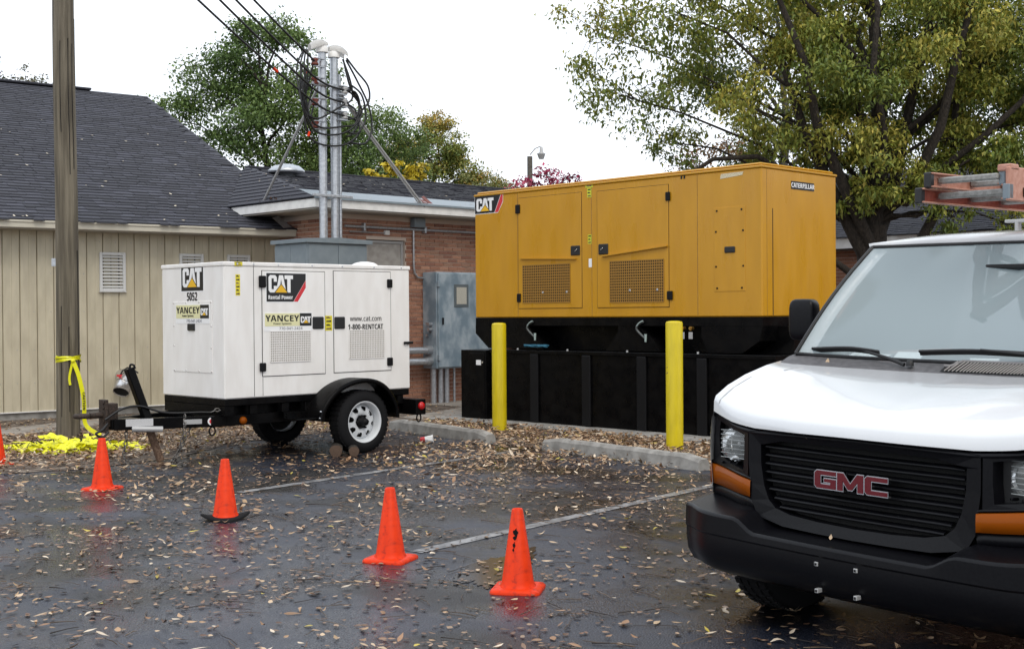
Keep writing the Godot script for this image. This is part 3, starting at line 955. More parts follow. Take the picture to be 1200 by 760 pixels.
	gl = [lobe(-0.6, 4.59, 0, 0.22, 0.5), lobe(-0.3, 4.69, 0.2, 0.25, 0.5), lobe(0.05, 4.84, 0, 0.26, 0.8), lobe(0.35, 4.69, 0.2, 0.22, 0.5), lobe(0.75, 4.82, 0, 0.24, 0.5), lobe(-0.1, 4.34, 0, 0.35, 0.8), lobe(0.6, 4.44, 0, 0.3, 0.6), lobe(-0.9, 4.44, 0, 0.22, 0.4), lobe(0.95, 4.64, 0.1, 0.2, 0.3), lobe(0.2, 4.44, 0.1, 0.3, 0.8)]
	tree("pink_leaved_tree", "small bush-like tree with crimson pink leaves behind the yellow generator", Vector3(21.93, 0, -21.21), 0.07, 2.4, gl, 1300, 0.10, 0.055, pink, M.bark, "", 0.2, 9)
	var gold := [Color(0.40, 0.30, 0.02), Color(0.60, 0.48, 0.03), Color(0.72, 0.60, 0.06)]
	gl = [lobe(-0.55, 4.77, 0, 0.22, 0.6), lobe(-0.2, 4.97, 0.1, 0.22, 0.6), lobe(0.15, 4.82, 0, 0.22, 0.6), lobe(0.45, 4.92, 0.1, 0.2, 0.5), lobe(-0.4, 4.52, 0, 0.3, 0.6), lobe(0.3, 4.52, 0, 0.3, 0.6)]
	tree("yellow_leaved_sapling", "bright yellow leaved sapling peeking over the brick building's ridge", Vector3(18.79, 0, -22.89), 0.05, 2.6, gl, 640, 0.15, 0.10, gold, M.bark, "", 0.7, 7)
	var far := [Color(0.08, 0.10, 0.05), Color(0.14, 0.14, 0.075), Color(0.20, 0.16, 0.12)]
	gl = [lobe(-1.2, 9.2, 0, 0.6, 0.6), lobe(-0.5, 8.8, 0, 0.5, 0.5), lobe(0.3, 8.7, 0.2, 0.5, 0.45), lobe(1.0, 8.5, 0, 0.4, 0.3), lobe(-1.8, 9.5, 0, 0.6, 0.6), lobe(-0.8, 8.0, 0, 0.8, 0.9), lobe(0.6, 7.9, 0, 0.7, 0.7), lobe(1.6, 8.2, 0, 0.4, 0.25)]
	tree("far_tree", "sparse far treetop showing above the beige building's ridge", Vector3(16.16, 0, -38.06), 0.14, 5.0, gl, 1900, 0.11, 0.06, far, M.bark, "", 0.2, 9)
	var dark := [Color(0.022, 0.05, 0.012), Color(0.045, 0.085, 0.018), Color(0.085, 0.12, 0.024), Color(0.15, 0.165, 0.03)]
	gl = []
	for l in [[-2.2, 8.0, 0, 1.1], [-1.0, 9.3, 0, 1.3], [-1.2, 6.6, 0.3, 1.2], [0.2, 7.7, 0, 1.4], [0.4, 5.8, 0.4, 1.0], [1.5, 9.2, 0, 1.3], [1.7, 7.0, 0.2, 1.2], [2.8, 8.2, 0, 1.1], [2.8, 6.0, 0, 0.9], [0.2, 10.6, 0, 1.3], [-2.4, 5.7, 0, 0.8]]:
		gl.append(lobe(l[0], l[1], l[2], l[3]))
	tree("dark_tree", "dark green tree behind the house roof at the right edge", Vector3(32.49, 0, -15.77), 0.22, 3.2, gl, 26000, 0.12, 0.06, dark, M.bark, "", 0.3, 16)
	gl = []
	for l in [[-1.0, 7.4, 0, 1.1], [0.2, 8.8, 0, 1.3], [0.3, 6.2, 0.3, 1.1], [1.3, 7.6, 0, 1.2], [1.4, 5.4, 0.4, 0.8], [-0.9, 5.4, 0, 0.8], [-0.4, 10.0, 0, 1.1]]:
		gl.append(lobe(l[0], l[1], l[2], l[3]))
	tree("grey_trunk_tree", "grey trunked tree just right of the yellow generator's roof corner", Vector3(26.87, 0, -17.77), 0.2, 5.0, gl, 14000, 0.11, 0.055, dark, M.bark_grey, "", 0.3, 14)
	var rusty := [Color(0.12, 0.08, 0.03), Color(0.22, 0.11, 0.04), Color(0.16, 0.15, 0.05)]
	gl = [lobe(-0.5, 5.0, 0, 0.5, 0.5), lobe(0.3, 5.5, 0, 0.5, 0.5), lobe(0.9, 5.1, 0, 0.5, 0.4), lobe(0.0, 4.5, 0, 0.6, 0.6)]
	tree("rusty_sapling", "small rust-orange sapling above the yellow generator's roof", Vector3(23.99, 0, -17.8), 0.06, 2.6, gl, 1100, 0.10, 0.055, rusty, M.bark, "", 0.3, 8)


func far_pole() -> void:
	var t := thing("street_light_pole", "distant wooden pole carrying a small bell shaped street light", "street light", Vector3(28.45, 0, -28.19))
	var b := MB.new()
	b.rod(Vector3.ZERO, Vector3(0, 6.5, 0), 0.10, 0.085, 10)
	part("pole", b, M.bark_grey, t)
	b = MB.new()
	b.tube([Vector3(0, 6.55, 0), Vector3(0.12, 6.75, 0.12), Vector3(0.24, 6.82, 0.235)], 0.02, 6)
	part("arm", b, M.metal_grey, t)
	b = MB.new()
	b.lathe(Transform3D(Basis(), Vector3(0.26, 6.42, 0.255)), [Vector2(0.08, 0.0), Vector2(0.13, 0.14), Vector2(0.14, 0.17), Vector2(0.06, 0.21), Vector2(0.05, 0.36), Vector2(0.0, 0.4)], 14)
	part("lamp_head", b, M.metal_grey, t)


# ------------------------------------------------------------------ pole, cabinet, mast, wires
func utility_pole() -> void:
	var t := thing("utility_pole", "weathered brown wooden utility pole wrapped with yellow caution tape", "utility pole", Vector3(7.05, 0, -15.13))
	var b := MB.new()
	var rows := []
	for i in 20:
		var y := -0.1 + 10.0 * i / 19.0
		var row := []
		for k in 29:
			var a := TAU * (k % 28) / 28.0
			var r := lerpf(0.143, 0.116, y / 10.0) * (1.0 + 0.012 * sin(a * 5 + y * 1.3) + 0.008 * sin(a * 9 - y * 2.1))
			row.append(Vector3(cos(a) * r + 0.01 * sin(y * 0.9), y, -sin(a) * r))
		rows.append(row)
	b.sheet(rows)
	part("pole", b, M.pole_wood, t)
	# long drying cracks
	b = MB.new()
	for k in 9:
		var a := -2.6 + k * 0.34 + R.randf_range(-0.1, 0.1)
		var y := R.randf_range(0.3, 4.5)
		var l := R.randf_range(0.6, 1.8)
		var pts := []
		for i in 6:
			var yy := y + l * i / 5
			var r := lerpf(0.143, 0.116, yy / 10.0)
			var aa := a + 0.03 * sin(yy * 4)
			pts.append(Vector3(cos(aa) * r + 0.01 * sin(yy * 0.9), yy, -sin(aa) * r))
		b.tube(pts, 0.005, 4)
	part("crack", b, M.black_dull, t)
	b = MB.new()
	b.obox(Transform3D(Basis(Vector3.UP, 0.95), Vector3(-0.118, 2.22, -0.064)), Vector3(0.012, 0.10, 0.09), 0.003)
	part("pole_tag", b, M.galv, t)


func cabinet() -> void:
	var t := thing("utility_cabinet", "tall grey steel cabinet behind the white generator below the masts", "cabinet", Vector3(11.59, 0, -16.05))
	var b := mk(t)
	b.box(Vector3(11.03, 0, -16.48), Vector3(12.15, 2.63, -15.62), 0.01)
	part("body", b, M.grey_paint, t)
	b = mk(t)
	b.prism(Transform3D(Basis(), Vector3(0, 0, 0)), [Vector2(10.98, 2.63), Vector2(12.22, 2.63), Vector2(12.22, 2.69), Vector2(11.6, 2.715), Vector2(10.98, 2.69)], -16.53, -15.57)
	part("lid", b, M.grey_paint, t)
	for q in [[11.045, 11.585], [11.595, 12.135]]:
		b = mk(t)
		b.box(Vector3(q[0], 0.1, -15.62), Vector3(q[1], 2.60, -15.605), 0.004)
		part("door", b, M.grey_paint, t)
	for q in [[-16.47, -16.06], [-16.05, -15.63]]:
		b = mk(t)
		b.box(Vector3(11.016, 0.1, q[0]), Vector3(11.03, 2.60, q[1]), 0.004)
		part("side_panel", b, M.grey_paint, t)


func disconnect_box() -> void:
	var t := thing("disconnect_box", "large weathered blue-grey electrical box on the brick wall", "electrical box", Vector3(14.7, 0, -16.4))
	var b := mk(t)
	b.box(Vector3(14.10, 0.61, -16.595), Vector3(15.42, 2.26, -16.23), 0.012)
	part("body", b, M.grey_weathered, t)
	b = mk(t)
	b.box(Vector3(14.12, 0.63, -16.23), Vector3(15.40, 2.24, -16.195), 0.010)
	var door := part("door", b, M.grey_weathered, t)
	b = mk(t)
	b.box(Vector3(14.47, 1.66, -16.195), Vector3(14.80, 2.05, -16.185), 0.003)
	var pl := part("label_frame", b, mat(0.10, 0.12, 0.13, 0.5), door)
	b = mk(t)
	b.box(Vector3(14.52, 1.71, -16.185), Vector3(14.75, 2.0, -16.182))
	part("paper_label", b, wander(Color(0.30, 0.29, 0.24), Color(0.62, 0.60, 0.54), 0.05, 4.0, 0.5), pl)
	for y in [0.80, 2.05]:
		b = mk(t)
		b.box(Vector3(14.105, y - 0.05, -16.24), Vector3(14.14, y + 0.05, -16.175), 0.006)
		part("hinge", b, M.grey_weathered, t)
	b = mk(t)
	b.box(Vector3(14.19, 1.36, -16.195), Vector3(14.22, 1.48, -16.17), 0.005)
	part("latch", b, M.black_dull, door)
	for k in 2:
		b = mk(t)
		b.rod(Vector3(14.02, 1.28 + 0.09 * k, -16.36), Vector3(14.11, 1.28 + 0.09 * k, -16.36), 0.03, 0.03, 10)
		b.rod(Vector3(14.06, 1.18 + 0.2 * k, -16.45), Vector3(14.11, 1.18 + 0.2 * k, -16.45), 0.022, 0.022, 8)
		part("knockout_fitting", b, M.galv, t)
	for q in [[14.18, 0.052], [14.34, 0.052], [14.48, 0.05], [14.66, 0.022]]:
		b = mk(t)
		b.rod(Vector3(q[0], -0.02, -16.42), Vector3(q[0], 0.62, -16.42), q[1], q[1], 14)
		part("conduit", b, M.galv, t)
	for q in [[0.74, 0.06], [0.93, 0.06]]:
		b = mk(t)
		b.rod(Vector3(12.6, q[0], -16.38), Vector3(14.11, q[0], -16.38), q[1], q[1], 16)
		b.rod(Vector3(13.98, q[0], -16.38), Vector3(14.10, q[0], -16.38), q[1] + 0.012, q[1] + 0.012, 16)
		part("side_conduit", b, M.galv, t)


func curve(a: Array, n := 8) -> Array:   # Catmull-Rom through points
	var out := []
	for i in a.size() - 1:
		var p0: Vector3 = a[maxi(i - 1, 0)]
		var p1: Vector3 = a[i]
		var p2: Vector3 = a[i + 1]
		var p3: Vector3 = a[mini(i + 2, a.size() - 1)]
		for k in n:
			out.append(p1.cubic_interpolate(p2, p0, p3, float(k) / n))
	out.append(a[-1])
	return out


func hood(b: MB, at: Vector3, side: Vector3, r: float) -> void:   # a weatherhead that opens sideways and down
	var t := Transform3D(Basis(), at)
	b.lathe(t, [Vector2(r * 1.25, -0.06), Vector2(r * 1.25, 0.03), Vector2(r * 1.1, 0.04)], 18)
	var rows := []
	for i in 9:
		var f := i / 8.0
		var row := []
		for k in 13:
			var a := PI * k / 12.0
			var w := r * (1.15 + 0.35 * f) * pow(sin(PI * clampf(0.16 + f * 0.62, 0, 1)), 0.6)
			var c := at + side * lerpf(-r * 1.15, r * 2.7, f) + Vector3(0, 0.04 - 0.085 * f * f, 0)
			var acr := side.cross(Vector3.UP)
			row.append(c + acr * cos(a) * w * 1.1 + Vector3(0, sin(a) * w * 1.25, 0))
		rows.append(row)
	b.sheet(rows)
	b.sheet(rows, 2, true)


func service_mast() -> void:
	var t := thing("service_mast", "twin galvanized conduit masts with hooded caps, insulators and looped cables", "service mast", Vector3(11.55, 2.70, -15.8))
	var xs := [11.455, 11.675]
	for k in 2:
		var b := mk(t)
		b.rod(Vector3(xs[k], 2.69, -15.8), Vector3(xs[k], 5.55, -15.8), 0.062, 0.062, 18)
		for y in [3.36, 4.2, 5.1]:
			b.rod(Vector3(xs[k], y - 0.03, -15.8), Vector3(xs[k], y + 0.03, -15.8), 0.069, 0.069, 18)
		part("conduit_mast", b, M.galv, t)
	var b := mk(t)
	b.rod(Vector3(11.78, 2.69, -15.8), Vector3(11.78, 5.25, -15.8), 0.024, 0.024, 10)
	part("thin_conduit", b, M.galv, t)
	for y in [3.34, 5.02]:
		b = mk(t)
		b.box(Vector3(11.2, y, -15.735), Vector3(11.95, y + 0.04, -15.70), 0.005)
		part("strut_channel", b, M.galv, t)
	b = mk(t)
	hood(b, Vector3(xs[0], 5.60, -15.8), Vector3(-0.95, 0, -0.3).normalized(), 0.075)
	part("weatherhead", b, M.fascia_white, t)
	b = mk(t)
	hood(b, Vector3(xs[1], 5.55, -15.8), Vector3(0.95, 0, 0.3).normalized(), 0.075)
	part("weatherhead", b, M.fascia_white, t)
	# spool insulators on brackets
	var ys := [5.37, 5.08, 4.76, 4.42]
	for y in ys:
		b = mk(t)
		var c := Vector3(xs[0] - 0.18, y, -15.74)
		b.lathe(Transform3D(Basis(), c - Vector3(0, 0.05, 0)), [Vector2(0, 0), Vector2(0.055, 0.0), Vector2(0.062, 0.02), Vector2(0.035, 0.05), Vector2(0.062, 0.08), Vector2(0.055, 0.1), Vector2(0, 0.1)], 14)
		var ins := part("insulator", b, M.insulator, t)
		b = mk(t)
		b.box(Vector3(c.x - 0.01, y + 0.055, -15.76), Vector3(xs[0], y + 0.068, -15.72))
		b.box(Vector3(c.x - 0.01, y - 0.068, -15.76), Vector3(xs[0], y - 0.055, -15.72))
		b.rod(Vector3(xs[0], y - 0.04, -15.8), Vector3(xs[0], y + 0.04, -15.8), 0.072, 0.072, 16)
		part("bracket", b, M.galv, ins)
	for y in [4.99, 4.80, 4.60]:
		b = mk(t)
		var c := Vector3(xs[1] + 0.12, y, -15.70)
		b.lathe(Transform3D(Basis(), c - Vector3(0, 0.05, 0)), [Vector2(0, 0), Vector2(0.05, 0.0), Vector2(0.058, 0.02), Vector2(0.034, 0.05), Vector2(0.058, 0.08), Vector2(0.05, 0.1), Vector2(0, 0.1)], 14)
		var ins := part("insulator", b, M.metal_grey, t)
		b = mk(t)
		b.box(Vector3(xs[1], y - 0.075, -15.74), Vector3(c.x + 0.03, y - 0.055, -15.66))
		b.box(Vector3(xs[1], y + 0.055, -15.74), Vector3(c.x + 0.03, y + 0.07, -15.66))
		part("bracket", b, M.galv, ins)
	# braces down to the eaves
	b = mk(t)
	b.rod(Vector3(11.42, 5.02, -15.86), Vector3(11.60, 3.33, -17.72), 0.022, 0.022, 10)
	b.rod(Vector3(11.60, 3.38, -17.72), Vector3(11.60, 3.27, -17.72), 0.05, 0.05, 10)
	part("brace", b, M.metal_grey, t)
	b = mk(t)
	b.rod(Vector3(11.74, 5.04, -15.83), Vector3(13.76, 3.32, -16.12), 0.02, 0.02, 10)
	b.rod(Vector3(11.76, 4.97, -15.83), Vector3(13.70, 3.32, -16.12), 0.011, 0.011, 8)
	part("brace", b, M.metal_grey, t)
	# jumpers: from the left hood down to the spools, from the right hood in wide loops
	var a0 := Vector3(xs[0] - 0.24, 5.56, -15.85)
	for k in 4:
		b = mk(t)
		var z := -15.78 + 0.03 * k
		b.tube(curve([a0 + Vector3(-0.02 * k, 0, 0), Vector3(11.18 - 0.09 * k, 5.38 - 0.06 * k, z), Vector3(11.16 - 0.085 * k, 5.05 - 0.14 * k, z + 0.05 * k), Vector3(11.16 + 0.01 * k, 4.9 - 0.2 * k, z - 0.03), Vector3(11.25, ys[k] + 0.03, -15.72)]), 0.013, 6)
		part("jumper_cable", b, M.cable, t)
	for q in [[[11.07, 5.1, -15.76], [11.06, 4.6, -15.72], [11.12, 4.25, -15.7], [11.35, 4.12, -15.68], [11.75, 4.15, -15.64], [12.05, 4.36, -15.66], [12.02, 4.55, -15.7], [11.80, 4.6, -15.7]], [[11.1, 4.9, -15.74], [11.14, 4.55, -15.7], [11.32, 4.38, -15.68], [11.7, 4.42, -15.64], [11.98, 4.5, -15.66], [12.0, 4.72, -15.7], [11.80, 4.8, -15.7]],
			[[11.86, 5.5, -15.72], [12.02, 5.33, -15.7], [12.27, 5.12, -15.72], [12.27, 4.88, -15.7], [12.08, 4.68, -15.68], [11.98, 4.5, -15.66]], [[11.88, 5.48, -15.76], [12.08, 5.2, -15.76], [12.3, 4.85, -15.76], [12.36, 4.5, -15.74], [12.2, 4.22, -15.7], [11.85, 4.2, -15.68]],
			[[11.80, 5.48, -15.74], [11.93, 5.15, -15.72], [11.95, 4.9, -15.7], [11.85, 4.80, -15.7]], [[11.78, 5.47, -15.7], [11.84, 5.2, -15.68], [11.9, 5.05, -15.68], [12.06, 4.85, -15.7], [12.08, 4.55, -15.7], [11.9, 4.33, -15.66], [11.8, 4.28, -15.66]],
			[[11.05, 5.3, -15.74], [10.98, 4.95, -15.7], [11.05, 4.6, -15.68], [11.25, 4.5, -15.66], [11.5, 4.62, -15.64], [11.78, 4.78, -15.66]], [[11.10, 5.25, -15.72], [11.02, 4.75, -15.68], [11.2, 4.33, -15.66], [11.55, 4.28, -15.62], [11.9, 4.42, -15.64], [12.12, 4.7, -15.68], [11.95, 4.95, -15.7], [11.8, 4.98, -15.7]], [[11.88, 5.1, -15.68], [12.1, 4.95, -15.66], [12.16, 4.6, -15.64], [12.0, 4.35, -15.64], [11.8, 4.36, -15.66]], [[11.80, 4.99, -15.68], [11.98, 4.98, -15.66], [12.06, 4.8, -15.66], [11.98, 4.6, -15.66], [11.84, 4.55, -15.66]]]:
		b = mk(t)
		b.tube(curve(q.map(func(p): return Vector3(p[0], p[1], p[2]))), 0.015, 6)
		part("jumper_cable", b, M.cable, t)
	for p in [Vector3(11.1, 5.2, -15.73), Vector3(11.12, 4.26, -15.69)]:
		b = mk(t)
		b.rod(p - Vector3(0.01, 0.035, 0), p + Vector3(0.01, 0.035, 0), 0.02, 0.02, 8)
		part("orange_connector", b, M.orange, t)


func power_lines() -> void:
	var ends := [[Vector3(7.05, 8.15, -15.1), Vector3(11.27, 5.37, -15.72), "topmost overhead cable, ending at the upper brown insulator"], [Vector3(7.05, 7.85, -15.1), Vector3(11.79, 4.99, -15.68), "second overhead cable from the top, crossing to the right mast"],
		[Vector3(7.05, 7.55, -15.1), Vector3(11.79, 4.80, -15.68), "third overhead cable from the top, crossing both masts"], [Vector3(7.05, 7.15, -15.1), Vector3(11.79, 4.60, -15.68), "lowest overhead cable, with an orange sleeve before the masts"]]
	for k in 4:
		var e = ends[k]
		var b := MB.new()
		var pts := []
		var a: Vector3 = e[0]
		var c: Vector3 = e[1]
		var bend: Vector3 = Vector3(11.15, 0, -15.62)
		bend.y = c.y + (0.14 if k > 0 else 0.05)
		if k == 0:
			bend = c
		for i in 25:
			var f := i / 24.0
			var p: Vector3 = a.lerp(bend, f)
			p.y -= 4 * 0.10 * f * (1 - f)
			pts.append(p)
		if k > 0:
			pts += curve([bend, Vector3(11.45, c.y + 0.04, -15.66), c]).slice(1)
		b.tube(pts, 0.016, 6)
		var o := thing("power_line", e[2], "power line", Vector3.ZERO, "overhead cables running to the masts")
		part("cable", b, M.cable, o)
		if k == 3:
			b = MB.new()
			b.tube([pts[19].lerp(pts[20], 0.55), pts[20]], 0.022, 8)
			part("orange_sleeve", b, M.orange, o)


# ------------------------------------------------------------------ small fixed things on the lot
func bollards() -> void:
	var label := ["yellow steel bollard nearer the tank's left end", "taller yellow bollard beside the van at the right wheel stop"]
	var at := [Vector3(11.555, 0, -12.048), Vector3(11.209, 0, -8.846)]
	for k in 2:
		var t := thing("bollard", label[k], "bollard", at[k], "yellow bollards guarding the generator")
		var h := 1.392 if k == 0 else 1.418
		var b := MB.new()
		b.lathe(Transform3D(), [Vector2(0.096, -0.05), Vector2(0.096, h), Vector2(0.092, h + 0.012)], 28)
		part("post", b, M.bollard, t)
		b = MB.new()
		b.lathe(Transform3D(), [Vector2(0.092, h + 0.012), Vector2(0.086, h + 0.022), Vector2(0.05, h + 0.030), Vector2(0.0, h + 0.032)], 28)
		part("cap", b, M.bollard, t)
		if k == 1:
			b = MB.new()
			for q in [[0.30, 0.93], [0.27, 0.87], [0.5, 0.86]]:
				var a: float = PI + q[0]
				var p := Vector3(cos(a) * 0.0955, q[1], sin(a) * 0.0955)
				b.rod(p, p + Vector3(cos(a), 0, sin(a)) * 0.002, 0.008, 0.006, 7)
			part("scuff", b, M.rust, t)


func wheel_stops() -> void:
	var e := [[Vector3(10.654, 0, -13.268), Vector3(10.229, 0, -10.923), "concrete wheel stop behind the white trailer's wheel"], [Vector3(10.213, 0, -9.962), Vector3(9.856, 0, -7.497), "concrete wheel stop in front of the right bollard"]]
	for q in e:
		var a: Vector3 = q[0]
		var c: Vector3 = q[1]
		var d := (c - a).normalized()
		var out := Vector3(d.z, 0, -d.x)   # away from the lot
		if out.x < 0:
			out = -out
		var len := a.distance_to(c)
		var t := thing("wheel_stop", q[2], "wheel stop", a, "concrete wheel stops")
		var b := MB.new()
		var rows := []
		for i in 11:
			var f := i / 10.0
			var s := 0.0
			if i == 0 or i == 10:
				s = 0.03
			var h := 0.145 + 0.004 * sin(i * 2.3) - s
			rows.append([d * len * f + out * 0.0 - Vector3(0, 0.01, 0), d * len * f + out * 0.012 + Vector3(0, h - 0.03, 0), d * len * f + out * 0.035 + Vector3(0, h, 0), d * len * f + out * 0.125 + Vector3(0, h, 0), d * len * f + out * 0.15 + Vector3(0, h - 0.03, 0), d * len * f + out * 0.165 - Vector3(0, 0.01, 0)])
		b.sheet(rows, -1, true)
		for r in [rows[0], rows[10]]:
			for i in range(1, 5):
				b.tri(r[0], r[i], r[i + 1])
		part("curb", b, M.concrete, t)
		b = MB.new()
		for f in [0.18, 0.82]:
			var p: Vector3 = d * len * f + out * 0.08 + Vector3(0, 0.14, 0)
			b.rod(p, p + Vector3(0, 0.009, 0), 0.018, 0.016, 10)
		part("steel_pin", b, M.rust, t)


func cones() -> void:
	var spots := [[Vector3(5.37, 0, -13.2), 0.2, "orange traffic cone cut off by the left edge, beside the tape heap"], [Vector3(5.271, 0, -10.644), 0.5, "orange traffic cone before the yellow tape heap and the utility pole"], [Vector3(5.142, 0, -8.382), 0.35, "orange traffic cone on a curled black rubber base"], [Vector3(5.001, 0, -6.217), 0.45, "orange traffic cone with a clean square base, second nearest"], [Vector3(4.953, 0, -5.026), 0.62, "nearest orange traffic cone, with a dark scuff near its top"]]
	var proto: Node3D = null
	for k in 5:
		var q = spots[k]
		var t: Node3D
		if proto == null:
			t = thing("traffic_cone", q[2], "traffic cone", q[0], "orange traffic cones across the lot")
			var b := MB.new()
			b.lathe(Transform3D(), [Vector2(0.104, 0.022), Vector2(0.098, 0.034), Vector2(0.090, 0.05), Vector2(0.031, 0.452), Vector2(0.027, 0.457), Vector2(0.022, 0.452), Vector2(0.02, 0.40)], 32)
			part("cone_body", b, M.orange, t)
			proto = t
			base_of(t, false)
		elif k == 2:
			t = thing("traffic_cone", q[2], "traffic cone", q[0], "orange traffic cones across the lot")
			part("cone_body", proto.get_node("cone_body").mesh, M.orange, t)
			base_of(t, true)
		else:
			t = proto.duplicate()
			add_child(t, true)
			t.position = q[0]
			t.set_meta("label", q[2])
		t.rotation.y = q[1]
		if k == 4:
			var b := MB.new()
			for s in [[0.33, -2.45, 0.017, 0.026], [0.30, -2.38, 0.012, 0.016], [0.315, -2.56, 0.006, 0.02], [0.26, -2.35, 0.009, 0.02], [0.235, -2.30, 0.006, 0.012]]:
				var r: float = lerpf(0.090, 0.031, (s[0] - 0.05) / 0.402) + 0.0012
				var a: float = s[1] - q[1]
				var f := Basis(Vector3(-sin(a), 0, cos(a)), Vector3.UP, Vector3(cos(a), 0, sin(a)))
				var poly := []
				for i in 10:
					var w := TAU * i / 10
					poly.append(Vector2(cos(w) * s[2] * (0.8 + 0.3 * sin(i * 2.7)), sin(w) * s[3] * (0.8 + 0.3 * cos(i * 1.9))))
				b.prism(Transform3D(f, Vector3(cos(a) * r, s[0], sin(a) * r)), poly, -0.004, 0.001)
			part("scuff", b, M.black_dull, t)


func base_of(t: Node3D, curled: bool) -> void:
	var b := MB.new()
	var h := 0.142
	var ring := []
	for i in 48:
		var a := TAU * i / 48
		var c := cos(a)
		var s := sin(a)
		var k := h / pow(pow(absf(c), 9.0) + pow(absf(s), 9.0), 1.0 / 9.0)
		ring.append(Vector3(c * k, 0, s * k))
	var rows := []
	for lv in [[1.0, 0.0], [1.0, 0.012], [0.93, 0.022], [0.76, 0.026]]:
		var row := []
		for i in 49:
			var p: Vector3 = ring[i % 48] * lv[0]
			p.y = lv[1]
			if curled:
				p.y += 0.035 * pow(maxf(0, absf(p.x + p.z) / 0.25), 3.0) - 0.002
			row.append(p)
		rows.append(row)
	b.sheet(rows, 1, true)
	for i in 48:
		b.tri(rows[3][i], Vector3(0, 0.026, 0), rows[3][i + 1])
	part("base", b, M.rubber if curled else M.orange, t)


func small_things() -> void:
	# crumpled paper cup
	var t := thing("paper_cup", "crumpled red and white paper cup lying before the wheel stop", "paper cup", Vector3(9.834, 0.045, -11.518))
	t.rotation = Vector3(0, -0.775, -PI / 2 + 0.1)
	var rows := []
	for i in 9:
		var f := i / 8.0
		var row := []
		for k in 25:
			var a := TAU * (k % 24) / 24.0
			var r := lerpf(0.031, 0.047, f) * (1 + 0.07 * sin(3 * a + 4 * f) * (1 - 0.3 * f) + 0.05 * sin(5 * a - 6 * f))
			row.append(Vector3(cos(a) * r, lerpf(-0.075, 0.075, f), -sin(a) * r))
		rows.append(row)
	var b := MB.new()
	b.sheet(rows.slice(3))
	part("cup_body", b, M.decal_white, t)
	b = MB.new()
	b.sheet(rows.slice(0, 4))
	for k in 24:
		b.tri(Vector3(0, -0.072, 0), rows[0][k + 1], rows[0][k])
	part("red_band", b, M.decal_red, t)
	b = MB.new()
	b.ring(Transform3D(Basis(Vector3.RIGHT, PI / 2), Vector3(0, 0.075, 0)), 0.047, 0.003, 24, 6)
	part("rim", b, M.decal_white, t)
	# log chocks
	var spots := [[Vector3(8.20, 0.065, -11.12), Vector3(8.52, 0.065, -11.52), 0.068, "dark sawn log wedged against the trailer tyre, left one"], [Vector3(8.37, 0.055, -11.02), Vector3(8.52, 0.055, -11.24), 0.056, "short sawn log chock touching the trailer tyre, right one"]]
	for q in spots:
		var o: Vector3 = q[0]
		t = thing("log_chock", q[3], "log", Vector3(o.x, 0, o.z), "log chocks under the trailer wheel")
		b = mk(t)
		var ax: Vector3 = (q[1] - q[0]).normalized()
		var f := b.frame(ax)
		rows = []
		for i in 7:
			var row := []
			for k in 21:
				var a := TAU * (k % 20) / 20.0
				var r: float = q[2] * (1 + 0.05 * sin(3 * a) + 0.03 * sin(7 * a + i))
				row.append(q[0].lerp(q[1], i / 6.0) + f * Vector3(cos(a) * r, sin(a) * r, 0))
			rows.append(row)
		b.sheet(rows)
		part("bark", b, M.bark, t)
		b = mk(t)
		for k in 20:
			b.tri(q[0] - ax * 0.004, rows[0][k + 1], rows[0][k])
			b.tri(q[1] + ax * 0.004, rows[6][k], rows[6][k + 1])
		part("cut_end", b, M.cut_wood, t)
	# blue rag
	t = thing("blue_rag", "crumpled blue rope or rag lying on the black tank's top edge", "rag", Vector3(12.42, 1.06, -12.2))
	b = MB.new()
	for k in 9:
		var pts := []
		var ph := R.randf() * TAU
		for i in 10:
			var a := TAU * i / 9.0
			pts.append(Vector3(0.05 * sin(a + ph) + R.randf_range(-0.012, 0.012), 0.02 + 0.025 * absf(sin(a * 0.7 + k)), (-0.11 if k < 4 else 0.09) + 0.085 * cos(a + ph * 0.6) + R.randf_range(-0.02, 0.02)))
		b.tube(curve(pts, 3), 0.011, 6)
	part("strands", b, mat(0.02, 0.12, 0.19, 0.7), t)


func ribbon(b: MB, pts: Array, w: float, normals: Array) -> void:
	for i in pts.size() - 1:
		var d: Vector3 = (pts[i + 1] - pts[i]).normalized()
		var s0: Vector3 = d.cross(normals[i]).normalized() * w / 2
		var s1: Vector3 = d.cross(normals[i + 1]).normalized() * w / 2
		b.quad(pts[i] - s0, pts[i] + s0, pts[i + 1] + s1, pts[i + 1] - s1, 1)


